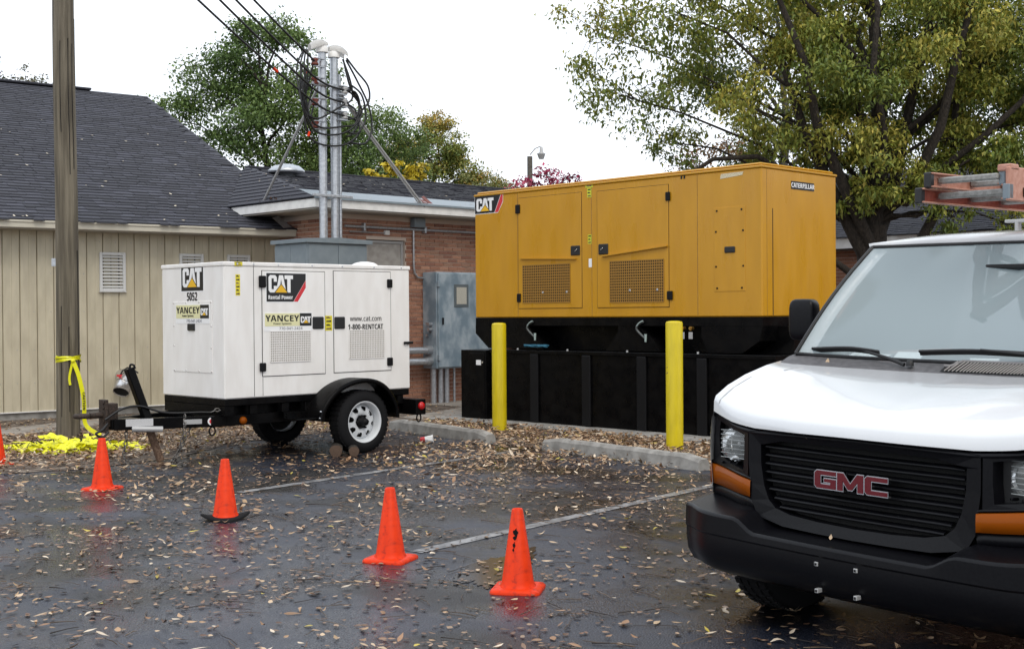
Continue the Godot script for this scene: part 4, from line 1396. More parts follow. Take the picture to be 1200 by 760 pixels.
func caution_tape() -> void:
	var o := Vector3(7.05, 0, -15.13)
	var t := thing("caution_tape", "yellow caution tape tied round the wooden pole, heaped at its foot", "caution tape", o)
	for k in 3:
		var pts := []
		var ns := []
		for i in 33:
			var a := TAU * i / 32.0
			var r := 0.146 + 0.004 * k
			pts.append(Vector3(cos(a) * r + 0.008, 1.045 + 0.02 * sin(a + k * 1.9) * (1 + 0.6 * k) - 0.02 * k, -sin(a) * r))
			ns.append(Vector3(cos(a), 0.5 * sin(a * 3 + k), -sin(a)))
		var b := MB.new()
		ribbon(b, pts, 0.036 if k < 2 else 0.02, ns)
		part("wrap", b, M.tape, t)
	# towards the lot and a little right: the knot, its short tail, and the strip that runs down to the heap
	var fr := Vector3(-0.35, 0, 0.94)
	var rt := Vector3(0.86, 0, 0.5)
	var k0 := Vector3(0, 1.0, 0) + fr * 0.165 + rt * 0.05
	var b := MB.new()
	for k in 3:
		b.obox(Transform3D(Basis(Vector3(1, 0.4 * k, 0.3).normalized(), 0.6 * k), k0), Vector3(0.05, 0.035, 0.04), 0.012)
	part("knot", b, M.tape, t)
	b = MB.new()
	var tp := curve([k0, k0 + Vector3(0, -0.12, 0) - rt * 0.03, k0 + Vector3(0, -0.22, 0) - rt * 0.045, k0 + Vector3(0, -0.30, 0) - rt * 0.035], 4)
	ribbon(b, tp, 0.028, tp.map(func(_p): return fr))
	part("loose_end", b, M.tape, t)
	b = MB.new()
	var sp := curve([k0, k0 + Vector3(0, -0.2, 0) + rt * 0.07, k0 + Vector3(0, -0.5, 0) + rt * 0.125, k0 + Vector3(0, -0.75, 0) + rt * 0.13, k0 + Vector3(0, -0.85, 0) + rt * 0.19, k0 + Vector3(0, -0.93, 0) + rt * 0.32], 6)
	ribbon(b, sp, 0.052, sp.map(func(_p): return (fr + rt * 0.25).normalized()))
	var strip := part("hanging_strip", b, M.tape, t)
	var tb := Basis(Vector3(0, -1, 0), rt, Vector3(0, -1, 0).cross(rt))
	lettering("lettering", "CAUTION", 0.029, M.decal_black, strip, Transform3D(tb, k0 + Vector3(0, -0.5, 0) + rt * 0.125 + fr * 0.008), 1.25, true, 0.002)
	# the heap: overlapping folds of tape
	b = MB.new()
	var c0 := Vector3(6.50, 0, -13.95) - o
	var hn := FastNoiseLite.new()
	hn.seed = 5
	hn.frequency = 2.6
	hn.fractal_type = FastNoiseLite.FRACTAL_RIDGED
	hn.fractal_octaves = 3
	var hrows := []
	for i in 70:
		var hrow := []
		for j in 34:
			var u := -1.0 + 2.0 * i / 69.0
			var v := -1.0 + 2.0 * j / 33.0
			var p: Vector3 = c0 + Vector3(0.714, 0, 0.70) * u * (0.70 + 0.05 * sin(9 * v)) + Vector3(0.70, 0, -0.714) * v * (0.36 - 0.12 * absf(u) + 0.03 * sin(7 * u))
			var e := clampf(1.15 - u * u - v * v, 0, 1)
			p.y = 0.012 + e * (0.03 + 0.13 * (0.25 + 0.65 * (hn.get_noise_2d(p.x * 1.2, p.z * 1.2) * 0.5 + 0.5)) * (1 - 0.55 * absf(u - 0.1))) + (R.randf() - 0.5) * 0.014
			hrow.append(p)
		hrows.append(hrow)
	b.sheet(hrows, -1)
	for k in 260:
		var along := R.randf_range(-1, 1)
		var c := c0 + Vector3(0.714, 0, 0.70) * along * 0.66 + Vector3(0.70, 0, -0.714) * R.randf_range(-0.26, 0.3) * (1.1 - 0.6 * absf(along)) 
		var hgt := 0.19 * (1 - absf(along - 0.15) * 0.8) * sqrt(R.randf()) * 0.95
		var dir := R.randf() * TAU
		var pts := []
		var ns := []
		var p := c + Vector3(0, hgt * 0.6, 0)
		var nrm := Vector3(R.randfn() * 0.45 - 0.25, 0.8, R.randfn() * 0.45 + 0.25).normalized()
		for i in 6:
			pts.append(p)
			ns.append(nrm)
			dir += R.randf_range(-0.45, 0.45)
			p += Vector3(cos(dir), 0, sin(dir)) * 0.062
			p.y = clampf(p.y + R.randf_range(-0.05, 0.04), 0.012, hgt + 0.03)
			nrm = (nrm + Vector3(R.randfn() * 0.22, 0.15, R.randfn() * 0.22)).normalized()
		ribbon(b, pts, 0.06, ns)
	var heap := part("heap", b, M.tape, t)
	b = MB.new()
	for k in 220:
		var along := R.randf_range(-0.9, 0.9)
		var c := c0 + Vector3(0.714, 0, 0.70) * along * 0.8 + Vector3(0.70, 0, -0.714) * R.randf_range(-0.22, 0.25)
		b.obox(Transform3D(Basis(Vector3(R.randfn(), 2, R.randfn()).normalized(), R.randf() * TAU), c + Vector3(0, R.randf_range(0.05, 0.18) * (1 - absf(along) * 0.7), 0)), Vector3(0.045, 0.002, 0.014))
	part("print_fragments", b, M.decal_black, heap).set_meta("kind", "stuff")


# ------------------------------------------------------------------ decals shared by both generators
# «CAT» in heavy letters with the yellow triangle, drawn in a frame whose x runs right and whose z looks out; h = letter height
func cat_logo(parent: Node3D, at: Transform3D, h: float, wide: float) -> void:
	var s := at * Transform3D(Basis.from_scale(Vector3(h * wide, h, 1)), Vector3.ZERO)
	var polys := [[0.0, [[0.12, 0], [0.5, 0], [0.62, 0.12], [0.62, 0.38], [0.40, 0.38], [0.40, 0.19], [0.22, 0.19], [0.22, 0.81], [0.40, 0.81], [0.40, 0.62], [0.62, 0.62], [0.62, 0.88], [0.5, 1], [0.12, 1], [0, 0.88], [0, 0.12]]],
		[0.56, [[0, 0], [0.24, 1], [0.54, 1], [0.78, 0], [0.55, 0], [0.50, 0.22], [0.39, 0.80], [0.28, 0.22], [0.23, 0]]], [1.22, [[0.2, 0], [0.45, 0], [0.45, 0.78], [0.64, 0.78], [0.64, 1], [0, 1], [0, 0.78], [0.2, 0.78]]]]
	for p in polys:
		var b := MB.new()
		b.prism(s, p[1].map(func(q): return Vector2(q[0] + p[0], q[1])), 0.0, 0.003)
		part("logo_letter", b, M.decal_white, parent)
	var b := MB.new()
	b.prism(s, [Vector2(0.40, -0.03), Vector2(1.50, -0.03), Vector2(0.95, 0.52)], 0.0, 0.0045)
	part("logo_outline", b, M.decal_black, parent)
	b = MB.new()
	b.prism(s, [Vector2(0.49, 0.0), Vector2(1.41, 0.0), Vector2(0.95, 0.46)], 0.0, 0.006)
	part("logo_triangle", b, M.decal_yellow, parent)


func plate(called: String, parent: Node3D, at: Transform3D, poly: Array, m: Material, z1 := 0.003) -> MeshInstance3D:
	var b := MB.new()
	b.prism(at, poly, 0.0, z1)
	return part(called, b, m, parent)


func rect(w: float, h: float) -> Array:
	return [Vector2(0, 0), Vector2(w, 0), Vector2(w, h), Vector2(0, h)]


# a door or panel standing 7 mm proud inside a dark joint; local frame at its lower left corner
func leaf_door(called: String, parent: Node3D, at: Transform3D, w: float, h: float, m: Material, joint := 0.007) -> MeshInstance3D:
	var b := MB.new()
	b.prism(at, [Vector2(-joint, -joint), Vector2(w + joint, -joint), Vector2(w + joint, h + joint), Vector2(-joint, h + joint)], 0.0, 0.002)
	part("door_gap", b, M.gap, parent)
	b = MB.new()
	b.obox(at * Transform3D(Basis(), Vector3(w / 2, h / 2, 0.004)), Vector3(w, h, 0.008), 0.003)
	return part(called, b, m, parent)


func mesh_grille(parent: Node3D, at: Transform3D, w: float, h: float, cell: float, wire: float, m: Material, behind: Material, z := 0.008) -> void:
	var b := MB.new()
	b.prism(at, rect(w, h), z, z + 0.001)
	var g := part("grille_opening", b, behind, parent)
	b = MB.new()
	var nx := int(w / cell)
	var ny := int(h / cell)
	for i in nx + 1:
		var x := w * i / nx
		b.obox(at * Transform3D(Basis(), Vector3(x, h / 2, z + 0.004)), Vector3(wire, h, 0.004))
	for i in ny + 1:
		var y := h * i / ny
		b.obox(at * Transform3D(Basis(), Vector3(w / 2, y, z + 0.007)), Vector3(w, wire, 0.004))
	part("grille_mesh", b, m, g)


func blocks(called: String, parent: Node3D, at: Transform3D, list: Array, deep: float, m: Material, bev := 0.006) -> void:   # list of [x0, y0, x1, y1]
	for q in list:
		var b := MB.new()
		b.obox(at * Transform3D(Basis(), Vector3((q[0] + q[2]) / 2, (q[1] + q[3]) / 2, deep / 2)), Vector3(q[2] - q[0], q[3] - q[1], deep), bev)
		part(called, b, m, parent)


func yancey(parent: Node3D, at: Transform3D, w: float, h: float) -> void:
	var p := plate("dealer_plate", parent, at, rect(w, h), M.decal_white)
	var up := at * Transform3D(Basis(), Vector3(0, h * 0.27, 0.003))
	plate("cream_field", p, up * Transform3D(Basis(), Vector3(0.012, 0, 0)), rect(w * 0.72, h * 0.70), M.decal_cream, 0.002)
	plate("black_field", p, up * Transform3D(Basis(), Vector3(w * 0.735, 0, 0)), rect(w * 0.25, h * 0.70), M.decal_black, 0.002)
	cat_logo(p, up * Transform3D(Basis(), Vector3(w * 0.755, h * 0.16, 0.002)), h * 0.36, w * 0.21 / 1.86 / (h * 0.36))
	lettering("lettering", "YANCEY", h * 0.33, M.decal_black, p, up * Transform3D(Basis(), Vector3(w * 0.375, h * 0.43, 0.003)), w * 0.60 / (h * 0.33 * 4.6))
	lettering("lettering", "Power Systems", h * 0.10, M.decal_black, p, up * Transform3D(Basis(), Vector3(w * 0.375, h * 0.12, 0.003)), 1.25, false)
	lettering("lettering", "770-941-2424", h * 0.15, mat(0.2, 0.2, 0.22), p, at * Transform3D(Basis(), Vector3(w * 0.55, h * 0.135, 0.004)), 1.2, false)


func warn_sticker(parent: Node3D, at: Transform3D, w: float, h: float, m: Material, lines: int) -> void:
	var s := plate("warning_sticker", parent, at, rect(w, h), m, 0.002)
	for i in lines:
		var b := MB.new()
		var y := h * (i + 0.3) / lines
		b.prism(at, [Vector2(w * 0.15, y), Vector2(w * 0.85, y), Vector2(w * (0.5 if i % 2 else 0.85), y + h * 0.45 / lines), Vector2(w * 0.15, y + h * 0.35 / lines)], 0.002, 0.003)
		part("print", b, M.decal_black if i % 3 else M.rust, s)


# ------------------------------------------------------------------ the white towable generator
func wheel(parent: Node3D, c: Vector3, out: float) -> void:   # out = +1 when the outer face looks along +z
	var f := Basis(Vector3(1, 0, 0), Vector3(0, 0, out), Vector3(0, -out, 0))   # lathe y -> outwards
	var at := Transform3D(f, c - parent.position)
	var b := MB.new()
	b.lathe(at, [Vector2(0.225, -0.11), Vector2(0.27, -0.115), Vector2(0.325, -0.10), Vector2(0.348, -0.075), Vector2(0.352, 0.0), Vector2(0.348, 0.075), Vector2(0.325, 0.10), Vector2(0.27, 0.115), Vector2(0.228, 0.108), Vector2(0.222, 0.09)], 44)
	var tyre := part("tyre", b, M.rubber, parent)
	b = MB.new()
	for i in 40:
		var a := TAU * i / 40
		for k in [-0.055, 0.0, 0.055]:
			b.obox(at * Transform3D(Basis(Vector3.UP, -a), Vector3(cos(a) * 0.352, k, sin(a) * 0.352)), Vector3(0.008, 0.048, 0.035))
	part("tread", b, M.rubber, tyre).set_meta("kind", "stuff")
	b = MB.new()
	b.lathe(at, [Vector2(0.205, -0.10), Vector2(0.205, 0.055), Vector2(0.218, 0.085), Vector2(0.233, 0.098), Vector2(0.235, 0.108), Vector2(0.226, 0.110), Vector2(0.212, 0.095), Vector2(0.198, 0.06), Vector2(0.195, 0.02)], 44)
	# disc with eight rounded-triangle windows
	var ra := 0.075
	var r1 := 0.115
	var r2 := 0.172
	var r3 := 0.198
	for i in 8:
		var a0 := TAU * i / 8
		for k in 6:
			var u0 := a0 + TAU / 48 * k
			var u1 := u0 + TAU / 48
			var pt := func(r: float, a: float) -> Vector3: return at * Vector3(cos(a) * r, 0.035 + 0.03 * smoothstep(0.05, 0.12, r) - 0.05 * smoothstep(0.14, 0.2, r), -sin(a) * r)
			b.quad(pt.call(ra, u0), pt.call(ra, u1), pt.call(r1, u1), pt.call(r1, u0), 1)
			b.quad(pt.call(r2, u0), pt.call(r2, u1), pt.call(r3, u1), pt.call(r3, u0), 1)
			if k < 3:
				b.quad(pt.call(r1, u0), pt.call(r1, u1), pt.call(r2, u1), pt.call(r2, u0), 1)
			else:
				# a window that narrows towards the hub
				var e0: float = [0.55, 0.10, 0.10][k - 3]
				var e1: float = [0.10, 0.10, 0.55][k - 3]
				b.quad(pt.call(r1, u0), pt.call(r1, u1), pt.call(lerpf(r1, r2, e1), u1), pt.call(lerpf(r1, r2, e0), u0), 1)
	var rim := part("rim", b, M.wheel_white, parent)
	b = MB.new()
	b.lathe(at, [Vector2(0.19, -0.02), Vector2(0.0, -0.02)], 24)
	part("brake_drum", b, M.gap, rim)
	b = MB.new()
	b.lathe(at, [Vector2(0.062, 0.03), Vector2(0.060, 0.07), Vector2(0.042, 0.078), Vector2(0.040, 0.125), Vector2(0.034, 0.135), Vector2(0.0, 0.137)], 20)
	for i in 6:
		var a := TAU * i / 6
		b.lathe(at * Transform3D(Basis(), Vector3(cos(a) * 0.072, 0.045, sin(a) * 0.072)), [Vector2(0.013, 0.0), Vector2(0.013, 0.03), Vector2(0.009, 0.038), Vector2(0.0, 0.04)], 6)
	part("hub", b, M.black_dull, parent)


func chain(parent: Node3D, pts: Array, called := "safety_chain") -> void:
	var b := MB.new()
	var c := curve(pts, 10)
	var acc := 0.0
	var k := 0
	for i in c.size() - 1:
		acc += c[i].distance_to(c[i + 1])
		if acc > 0.042:
			acc = 0.0
			var d: Vector3 = (c[i + 1] - c[i]).normalized()
			var f := b.frame(d)
			var g := Basis(f.z, f.x, f.y) if k % 2 == 0 else Basis(f.z, f.y, -f.x)
			b.ring(Transform3D(g * Basis.from_scale(Vector3(1.5, 1, 1)), c[i]), 0.017, 0.006, 10, 5)
			k += 1
	part(called, b, M.chain_steel, parent)


func trailer_generator() -> void:
	var o := Vector3(8.65, 0, -12.09)
	var t := thing("generator_trailer", "white towable generator on a black two-wheel trailer with rental decals", "generator trailer", o)
	var x0 := 7.03; var x1 := 9.53; var z0 := -12.73; var z1 := -11.45
	var b := mk(t)
	b.box(Vector3(x0, 0.673, z0), Vector3(x1, 2.065, z1), 0.012)
	var body := part("body", b, M.white, t)
	b = mk(t)
	b.box(Vector3(x0 - 0.008, 2.062, z0 - 0.008), Vector3(x1 + 0.008, 2.107, z1 + 0.008), 0.008)
	part("roof_panel", b, M.white, t)
	b = mk(t)
	for x in [7.19, 7.39, 7.70, 8.14, 8.55, 9.0, 9.4]:
		b.rod(Vector3(x, 2.085, z1 + 0.008), Vector3(x, 2.085, z1 + 0.012), 0.012, 0.009, 8)
	part("roof_bolts", b, M.steel, t)
	b = mk(t)
	b.box(Vector3(7.388, 0.69, z1), Vector3(7.393, 2.06, z1 + 0.002))
	b.box(Vector3(7.494, 0.69, z1), Vector3(7.498, 0.885, z1 + 0.002))
	b.box(Vector3(7.388, 2.066, z1 + 0.008), Vector3(7.392, 2.103, z1 + 0.010))
	part("panel_seam", b, M.gap, body)
	var S := Transform3D(Basis(), Vector3(0, 0, z1) - o)   # side face: x, y as in the world
	var d1 := leaf_door("door", t, S * Transform3D(Basis(), Vector3(7.495, 0.897, 0)), 0.81, 1.12, M.white)
	var d2 := leaf_door("door", t, S * Transform3D(Basis(), Vector3(8.430, 0.90, 0)), 0.808, 1.13, M.white)
	var inner := mat(0.46, 0.425, 0.375, 0.7)
	mesh_grille(d1, S * Transform3D(Basis(), Vector3(7.587, 1.045, 0)), 0.52, 0.327, 0.0235, 0.009, M.white, inner)
	mesh_grille(d2, S * Transform3D(Basis(), Vector3(8.637, 1.05, 0)), 0.50, 0.318, 0.0235, 0.009, M.white, inner)
	blocks("hinge", t, S, [[7.45, 1.84, 7.53, 1.965], [7.452, 0.948, 7.522, 1.04], [9.185, 1.853, 9.252, 1.95], [9.178, 0.952, 9.25, 1.045]], 0.035, M.black_dull, 0.008)
	blocks("latch", t, S, [[8.136, 1.39, 8.284, 1.525], [8.43, 1.387, 8.575, 1.522]], 0.024, M.plastic_dark, 0.01)
	# decals on the side
	var L := S * Transform3D(Basis(), Vector3(7.545, 1.69, 0.008))
	var w := 0.505
	var h := 0.305
	plate("decal_border", d1, L * Transform3D(Basis(), Vector3(-0.012, -0.012, 0)), [Vector2(0, 0), Vector2(w * 0.80 + 0.02, 0), Vector2(w + 0.024, h * 0.50), Vector2(w + 0.024, h + 0.024), Vector2(0, h + 0.024)], M.decal_white, 0.001)
	plate("rental_decal", d1, L * Transform3D(Basis(), Vector3(0, 0, 0.001)), [Vector2(0, 0), Vector2(w * 0.675, 0), Vector2(w, h * 0.77), Vector2(w, h), Vector2(0, h)], M.decal_black, 0.001)
	plate("red_stripe", d1, L * Transform3D(Basis(), Vector3(0, 0, 0.001)), [Vector2(w * 0.685, 0), Vector2(w * 0.79, 0), Vector2(w, h * 0.50), Vector2(w, h * 0.755)], M.decal_red, 0.001)
	cat_logo(d1, L * Transform3D(Basis(), Vector3(0.025, 0.098, 0.002)), 0.186, 0.90)
	lettering("lettering", "Rental Power", 0.042, M.decal_white, d1, L * Transform3D(Basis(), Vector3(0.178, 0.048, 0.003)), 0.84)
	yancey(d1, S * Transform3D(Basis(), Vector3(7.508, 1.375, 0.008)), 0.622, 0.196)
	lettering("lettering", "www.cat.com", 0.055, M.decal_black, d2, S * Transform3D(Basis(), Vector3(8.872, 1.498, 0.010)), 0.98, false)
	lettering("lettering", "1-800-RENTCAT", 0.058, M.decal_black, d2, S * Transform3D(Basis(), Vector3(8.872, 1.407, 0.010)), 0.86)
	warn_sticker(t, S * Transform3D(Basis(), Vector3(8.312, 1.37, 0)), 0.095, 0.165, M.sticker, 4)
	warn_sticker(t, S * Transform3D(Basis(), Vector3(7.17, 1.755, 0)), 0.055, 0.22, M.sticker, 6)
	warn_sticker(t, S * Transform3D(Basis(), Vector3(7.155, 2.064, 0.008)), 0.095, 0.042, M.sticker, 2)
	blocks("rear_handle", t, S, [[9.43, 1.195, 9.56, 1.225]], 0.03, M.black_dull, 0.006)
	# end face: u runs along +z
	var E := Transform3D(FX, Vector3(x0, 0, 0) - o)
	leaf_door("end_panel", t, E * Transform3D(Basis(), Vector3(-12.478, 0.94, -0.002)), 0.80, 0.76, M.white, 0.003)
	b = mk(t)
	for q in [[0, 0], [0.26, 0], [0.54, 0], [0.80, 0], [0, 0.28], [0, 0.5], [0.80, 0.26], [0.80, 0.5], [0, 0.76], [0.27, 0.76], [0.55, 0.76], [0.8, 0.76]]:
		b.rod(Vector3(x0 - 0.005, 0.955 + q[1] * 0.96, -12.463 + q[0] * 0.962), Vector3(x0 - 0.010, 0.955 + q[1] * 0.96, -12.463 + q[0] * 0.962), 0.010, 0.007, 8)
	part("rivets", b, M.steel, t)
	plate("decal_border", t, E * Transform3D(Basis(), Vector3(-12.32, 1.80, 0)), rect(0.48, 0.305), M.decal_white, 0.001)
	plate("logo_decal", t, E * Transform3D(Basis(), Vector3(-12.305, 1.812, 0.001)), rect(0.45, 0.283), M.decal_black, 0.001)
	cat_logo(t, E * Transform3D(Basis(), Vector3(-12.272, 1.852, 0.002)), 0.205, 1.02)
	lettering("lettering", "5052", 0.088, M.decal_black, t, E * Transform3D(Basis(), Vector3(-12.083, 1.752, 0.002)), 0.80)
	yancey(t, E * Transform3D(Basis(), Vector3(-12.417, 1.462, 0.006)), 0.695, 0.205)
	blocks("latch", t, E, [[-12.159, 1.385, -12.02, 1.462]], 0.024, M.plastic_dark, 0.008)
	# exhaust cap on the roof
	b = mk(t)
	b.lathe(Transform3D(Basis(), Vector3(9.0, 2.105, -11.62) - Vector3.ZERO), [Vector2(0.15, 0.0), Vector2(0.15, 0.015), Vector2(0.11, 0.035), Vector2(0.05, 0.048), Vector2(0.0, 0.05)], 24)
	part("roof_cap", b, M.white, t)
	# black base tray and trailer frame
	b = mk(t)
	b.box(Vector3(x0 + 0.01, 0.60, z0 + 0.01), Vector3(x1 - 0.01, 0.672, z1 - 0.01), 0.006)
	b.box(Vector3(x0 + 0.01, 0.50, z0 + 0.02), Vector3(x0 + 0.12, 0.60, z1 - 0.02))
	for x in [7.35, 7.75, 8.05, 8.4, 8.9, 9.35]:
		b.box(Vector3(x, 0.50, z1 - 0.06), Vector3(x + 0.09, 0.60, z1 - 0.02), 0.004)
	b.box(Vector3(x0 + 0.15, 0.50, z0 + 0.1), Vector3(x1 - 0.05, 0.60, z1 - 0.15))
	part("base_tray", b, M.black, t)
	b = mk(t)
	for z in [-11.58, -12.60]:
		b.box(Vector3(6.95, 0.385, z - 0.04), Vector3(9.62, 0.50, z + 0.04), 0.006)
	for x in [7.0, 8.0, 9.3]:
		b.box(Vector3(x, 0.39, -12.57), Vector3(x + 0.08, 0.495, -11.61))
	b.rod(Vector3(8.655, 0.352, -11.3), Vector3(8.655, 0.352, -12.9), 0.045, 0.045, 12)
	# converging drawbar
	for s in [-1.0, 1.0]:
		var a := Vector3(7.10, 0.4425, -12.09 + s * 0.51)
		var c := Vector3(6.10, 0.4425, -12.09 + s * 0.09)
		var d := (c - a).normalized()
		b.obox(Transform3D(Basis(d, Vector3.UP, d.cross(Vector3.UP)), (a + c) / 2), Vector3(a.distance_to(c) + 0.05, 0.115, 0.075), 0.006)
	b.box(Vector3(6.05, 0.39, -12.19), Vector3(6.35, 0.495, -11.99), 0.006)
	part("frame", b, M.black, t)
	# pintle coupler
	b = mk(t)
	b.box(Vector3(5.99, 0.36, -12.16), Vector3(6.03, 0.70, -12.02), 0.005)
	b.box(Vector3(6.03, 0.42, -12.15), Vector3(6.14, 0.66, -12.03), 0.008)
	for y in [0.41, 0.48, 0.62, 0.67]:
		b.rod(Vector3(5.985, y, -12.045), Vector3(5.975, y, -12.045), 0.018, 0.018, 8)
	part("coupler_plate", b, M.coupler, t)
	b = mk(t)
	b.rod(Vector3(5.99, 0.545, -12.09), Vector3(5.86, 0.545, -12.09), 0.032, 0.028, 12)
	b.ring(Transform3D(Basis(Vector3.RIGHT, PI / 2), Vector3(5.775, 0.545, -12.09)), 0.062, 0.024, 24, 10)
	part("lunette_eye", b, M.coupler, t)
	# folding jack: black head tube above, rusty leg below
	var jt := Vector3(6.285, 0.985, -12.06)
	var jm := Vector3(6.455, 0.45, -12.0)
	var jb := Vector3(6.56, 0.03, -11.965)
	var jd := (jm - jt).normalized()
	b = mk(t)
	b.obox(Transform3D(Basis(jd.cross(Vector3(0, 0, 1)).normalized(), -jd, jd.cross(Vector3(0, 0, 1)).normalized().cross(-jd)), (jt + jm) / 2), Vector3(0.085, jt.distance_to(jm) + 0.05, 0.085), 0.008)
	var jack := part("jack", b, M.black, t)
	b = mk(t)
	b.obox(Transform3D(Basis(jd.cross(Vector3(0, 0, 1)).normalized(), -jd, jd.cross(Vector3(0, 0, 1)).normalized().cross(-jd)), (jb + jm) / 2), Vector3(0.066, jm.distance_to(jb), 0.066), 0.008)
	b.box(jb + Vector3(-0.09, -0.03, -0.09), jb + Vector3(0.09, -0.015, 0.09), 0.004)
	part("jack_leg", b, M.rust, jack)
	b = mk(t)
	b.tube(curve([jt + Vector3(0, 0.02, 0), jt + Vector3(0.01, 0.06, 0.0), jt + Vector3(0.035, 0.055, 0.02), jt + Vector3(0.045, 0.02, 0.03)], 4), 0.011, 6)
	part("jack_handle", b, M.black_dull, jack)
	b = mk(t)
	b.rod(Vector3(6.22, 0.395, -11.90), Vector3(6.50, 0.385, -11.78), 0.03, 0.03, 12)
	part("leg_tube", b, M.metal_grey, jack)
	# label plate, marker lamps, reflector, rings, chains along the drawbar; their outer face
	var da := Vector3(7.10, 0.4425, -11.58)
	var dc := Vector3(6.10, 0.4425, -12.0)
	var dd := (da - dc).normalized()
	var D := Transform3D(Basis(dd, Vector3.UP, dd.cross(Vector3.UP)), dc + dd.cross(Vector3.UP) * 0.0385 - o)
	plate("maker_plate", t, D * Transform3D(Basis(), Vector3(0.09, -0.02, 0.001)), rect(0.27, 0.075), wander(Color(0.35, 0.35, 0.36), Color(0.7, 0.7, 0.7), 0.06, 6.0, 0.5), 0.003)
	plate("sticker", t, D * Transform3D(Basis(), Vector3(0.66, -0.02, 0.001)), rect(0.19, 0.05), M.metal_grey, 0.003)
	b = MB.new()
	var disc := []
	for i in 20:
		disc.append(Vector2(0.95 + cos(TAU * i / 20) * 0.042, 0.002 + sin(TAU * i / 20) * 0.042))
	b.prism(D, disc, 0.0, 0.006)
	part("round_reflector", b, M.decal_white, t)
	b = MB.new()
	b.prism(D, disc.map(func(p): return (p - Vector2(0.95, 0.002)) * 0.6 + Vector2(0.95, 0.002)), 0.006, 0.008)
	part("reflector_centre", b, M.decal_red, t)
	b = mk(t)
	b.lathe(Transform3D(Basis(Vector3(1, 0, 0), Vector3(0, 0, 1), Vector3(0, -1, 0)), Vector3(7.30, 0.435, -11.54)), [Vector2(0.042, 0), Vector2(0.042, 0.015), Vector2(0.033, 0.032), Vector2(0.0, 0.038)], 18)
	part("marker_light", b, M.amber, t)
	for q in [[6.98, 0.37, -11.62], [9.58, 0.36, -11.36]]:
		b = mk(t)
		b.ring(Transform3D(Basis(Vector3.UP, 0.3), Vector3(q[0], q[1] - 0.03, q[2])), 0.045, 0.009, 18, 6)
		part("tie_ring", b, M.black_dull, t)
	chain(t, [Vector3(6.72, 0.53, -11.72) - o, Vector3(6.70, 0.40, -11.69) - o, Vector3(6.66, 0.22, -11.70) - o, Vector3(6.60, 0.05, -11.72) - o, Vector3(6.52, 0.025, -11.66) - o, Vector3(6.64, 0.02, -11.58) - o, Vector3(6.70, 0.03, -11.66) - o, Vector3(6.60, 0.04, -11.74) - o])
	chain(t, [Vector3(6.85, 0.50, -11.70) - o, Vector3(6.76, 0.34, -11.72) - o, Vector3(6.68, 0.16, -11.76) - o, Vector3(6.55, 0.03, -11.72) - o, Vector3(6.62, 0.03, -11.82) - o])
	chain(t, [Vector3(6.20, 0.42, -11.98) - o, Vector3(6.19, 0.28, -11.97) - o, Vector3(6.17, 0.12, -11.98) - o, Vector3(6.22, 0.03, -11.95) - o])
	chain(t, [Vector3(6.95, 0.53, -11.62) - o, Vector3(7.02, 0.56, -11.58) - o, Vector3(7.1, 0.535, -11.54) - o], "hook_chain")
	b = mk(t)
	b.tube(curve([Vector3(5.98, 0.50, -12.0), Vector3(6.15, 0.60, -11.98), Vector3(6.35, 0.62, -11.97), Vector3(6.6, 0.54, -11.9), Vector3(6.95, 0.53, -11.78), Vector3(7.1, 0.52, -11.7)], 6), 0.012, 6)
	b.tube(curve([Vector3(6.0, 0.46, -11.99), Vector3(5.93, 0.40, -11.97), Vector3(5.86, 0.37, -11.96), Vector3(5.93, 0.33, -11.96), Vector3(6.0, 0.38, -11.97)], 5), 0.012, 6)
	part("wiring_cable", b, M.cable, t)
	# wheels and fenders
	wheel(t, Vector3(8.655, 0.350, -11.30), 1.0)
	wheel(t, Vector3(8.655, 0.350, -12.88), -1.0)
	for s in [1.0, -1.0]:
		var zi: float = -11.45 if s > 0 else -12.73
		var zo: float = zi + s * 0.295
		var arc := [Vector2(8.03, 0.40), Vector2(8.05, 0.50), Vector2(8.13, 0.62), Vector2(8.24, 0.72), Vector2(8.38, 0.79), Vector2(8.54, 0.83), Vector2(8.70, 0.835), Vector2(8.86, 0.795), Vector2(8.98, 0.715), Vector2(9.07, 0.60), Vector2(9.12, 0.48), Vector2(9.13, 0.37)]
		var fine := []
		for p in curve(arc.map(func(q): return Vector3(q.x, q.y, 0)), 3):
			fine.append(p)
		b = mk(t)
		var rows := []
		for p in fine:
			var inw: Vector3 = (Vector3(8.62, 0.4, 0) - p).normalized()
			rows.append([Vector3(p.x, p.y, zi), Vector3(p.x, p.y, zo - s * 0.02), Vector3(p.x, p.y, zo - s * 0.006) + inw * 0.004, Vector3(p.x, p.y, zo) + inw * 0.018, Vector3(p.x, p.y, zo) + inw * 0.05, Vector3(p.x, p.y, zo - s * 0.01) + inw * 0.05, Vector3(p.x, p.y, zo - s * 0.012) + inw * 0.016, Vector3(p.x, p.y, zi) + inw * 0.012])
		b.sheet(rows, 1, s < 0)
		part("fender", b, M.black, t)
		b = mk(t)
		b.box(Vector3(7.75, 0.42, minf(zi, zi + s * 0.25)), Vector3(8.12, 0.435, maxf(zi, zi + s * 0.25)), 0.003)
		b.box(Vector3(7.75, 0.42, minf(zi, zi + s * 0.02)), Vector3(8.12, 0.50, maxf(zi, zi + s * 0.02)))
		for x in [7.78, 7.98, 8.04]:
			for y in [0.45, 0.485]:
				b.rod(Vector3(x, y, zi + s * 0.02), Vector3(x, y, zi + s * 0.034), 0.010, 0.010, 6)
		part("step_bracket", b, M.black, t)
		b = mk(t)
		for q in [[8.04, 0.43], [8.05, 0.50]]:
			b.rod(Vector3(q[0], q[1], zo - s * 0.02), Vector3(q[0] - 0.02, q[1], zo - s * 0.02), 0.010, 0.010, 6)
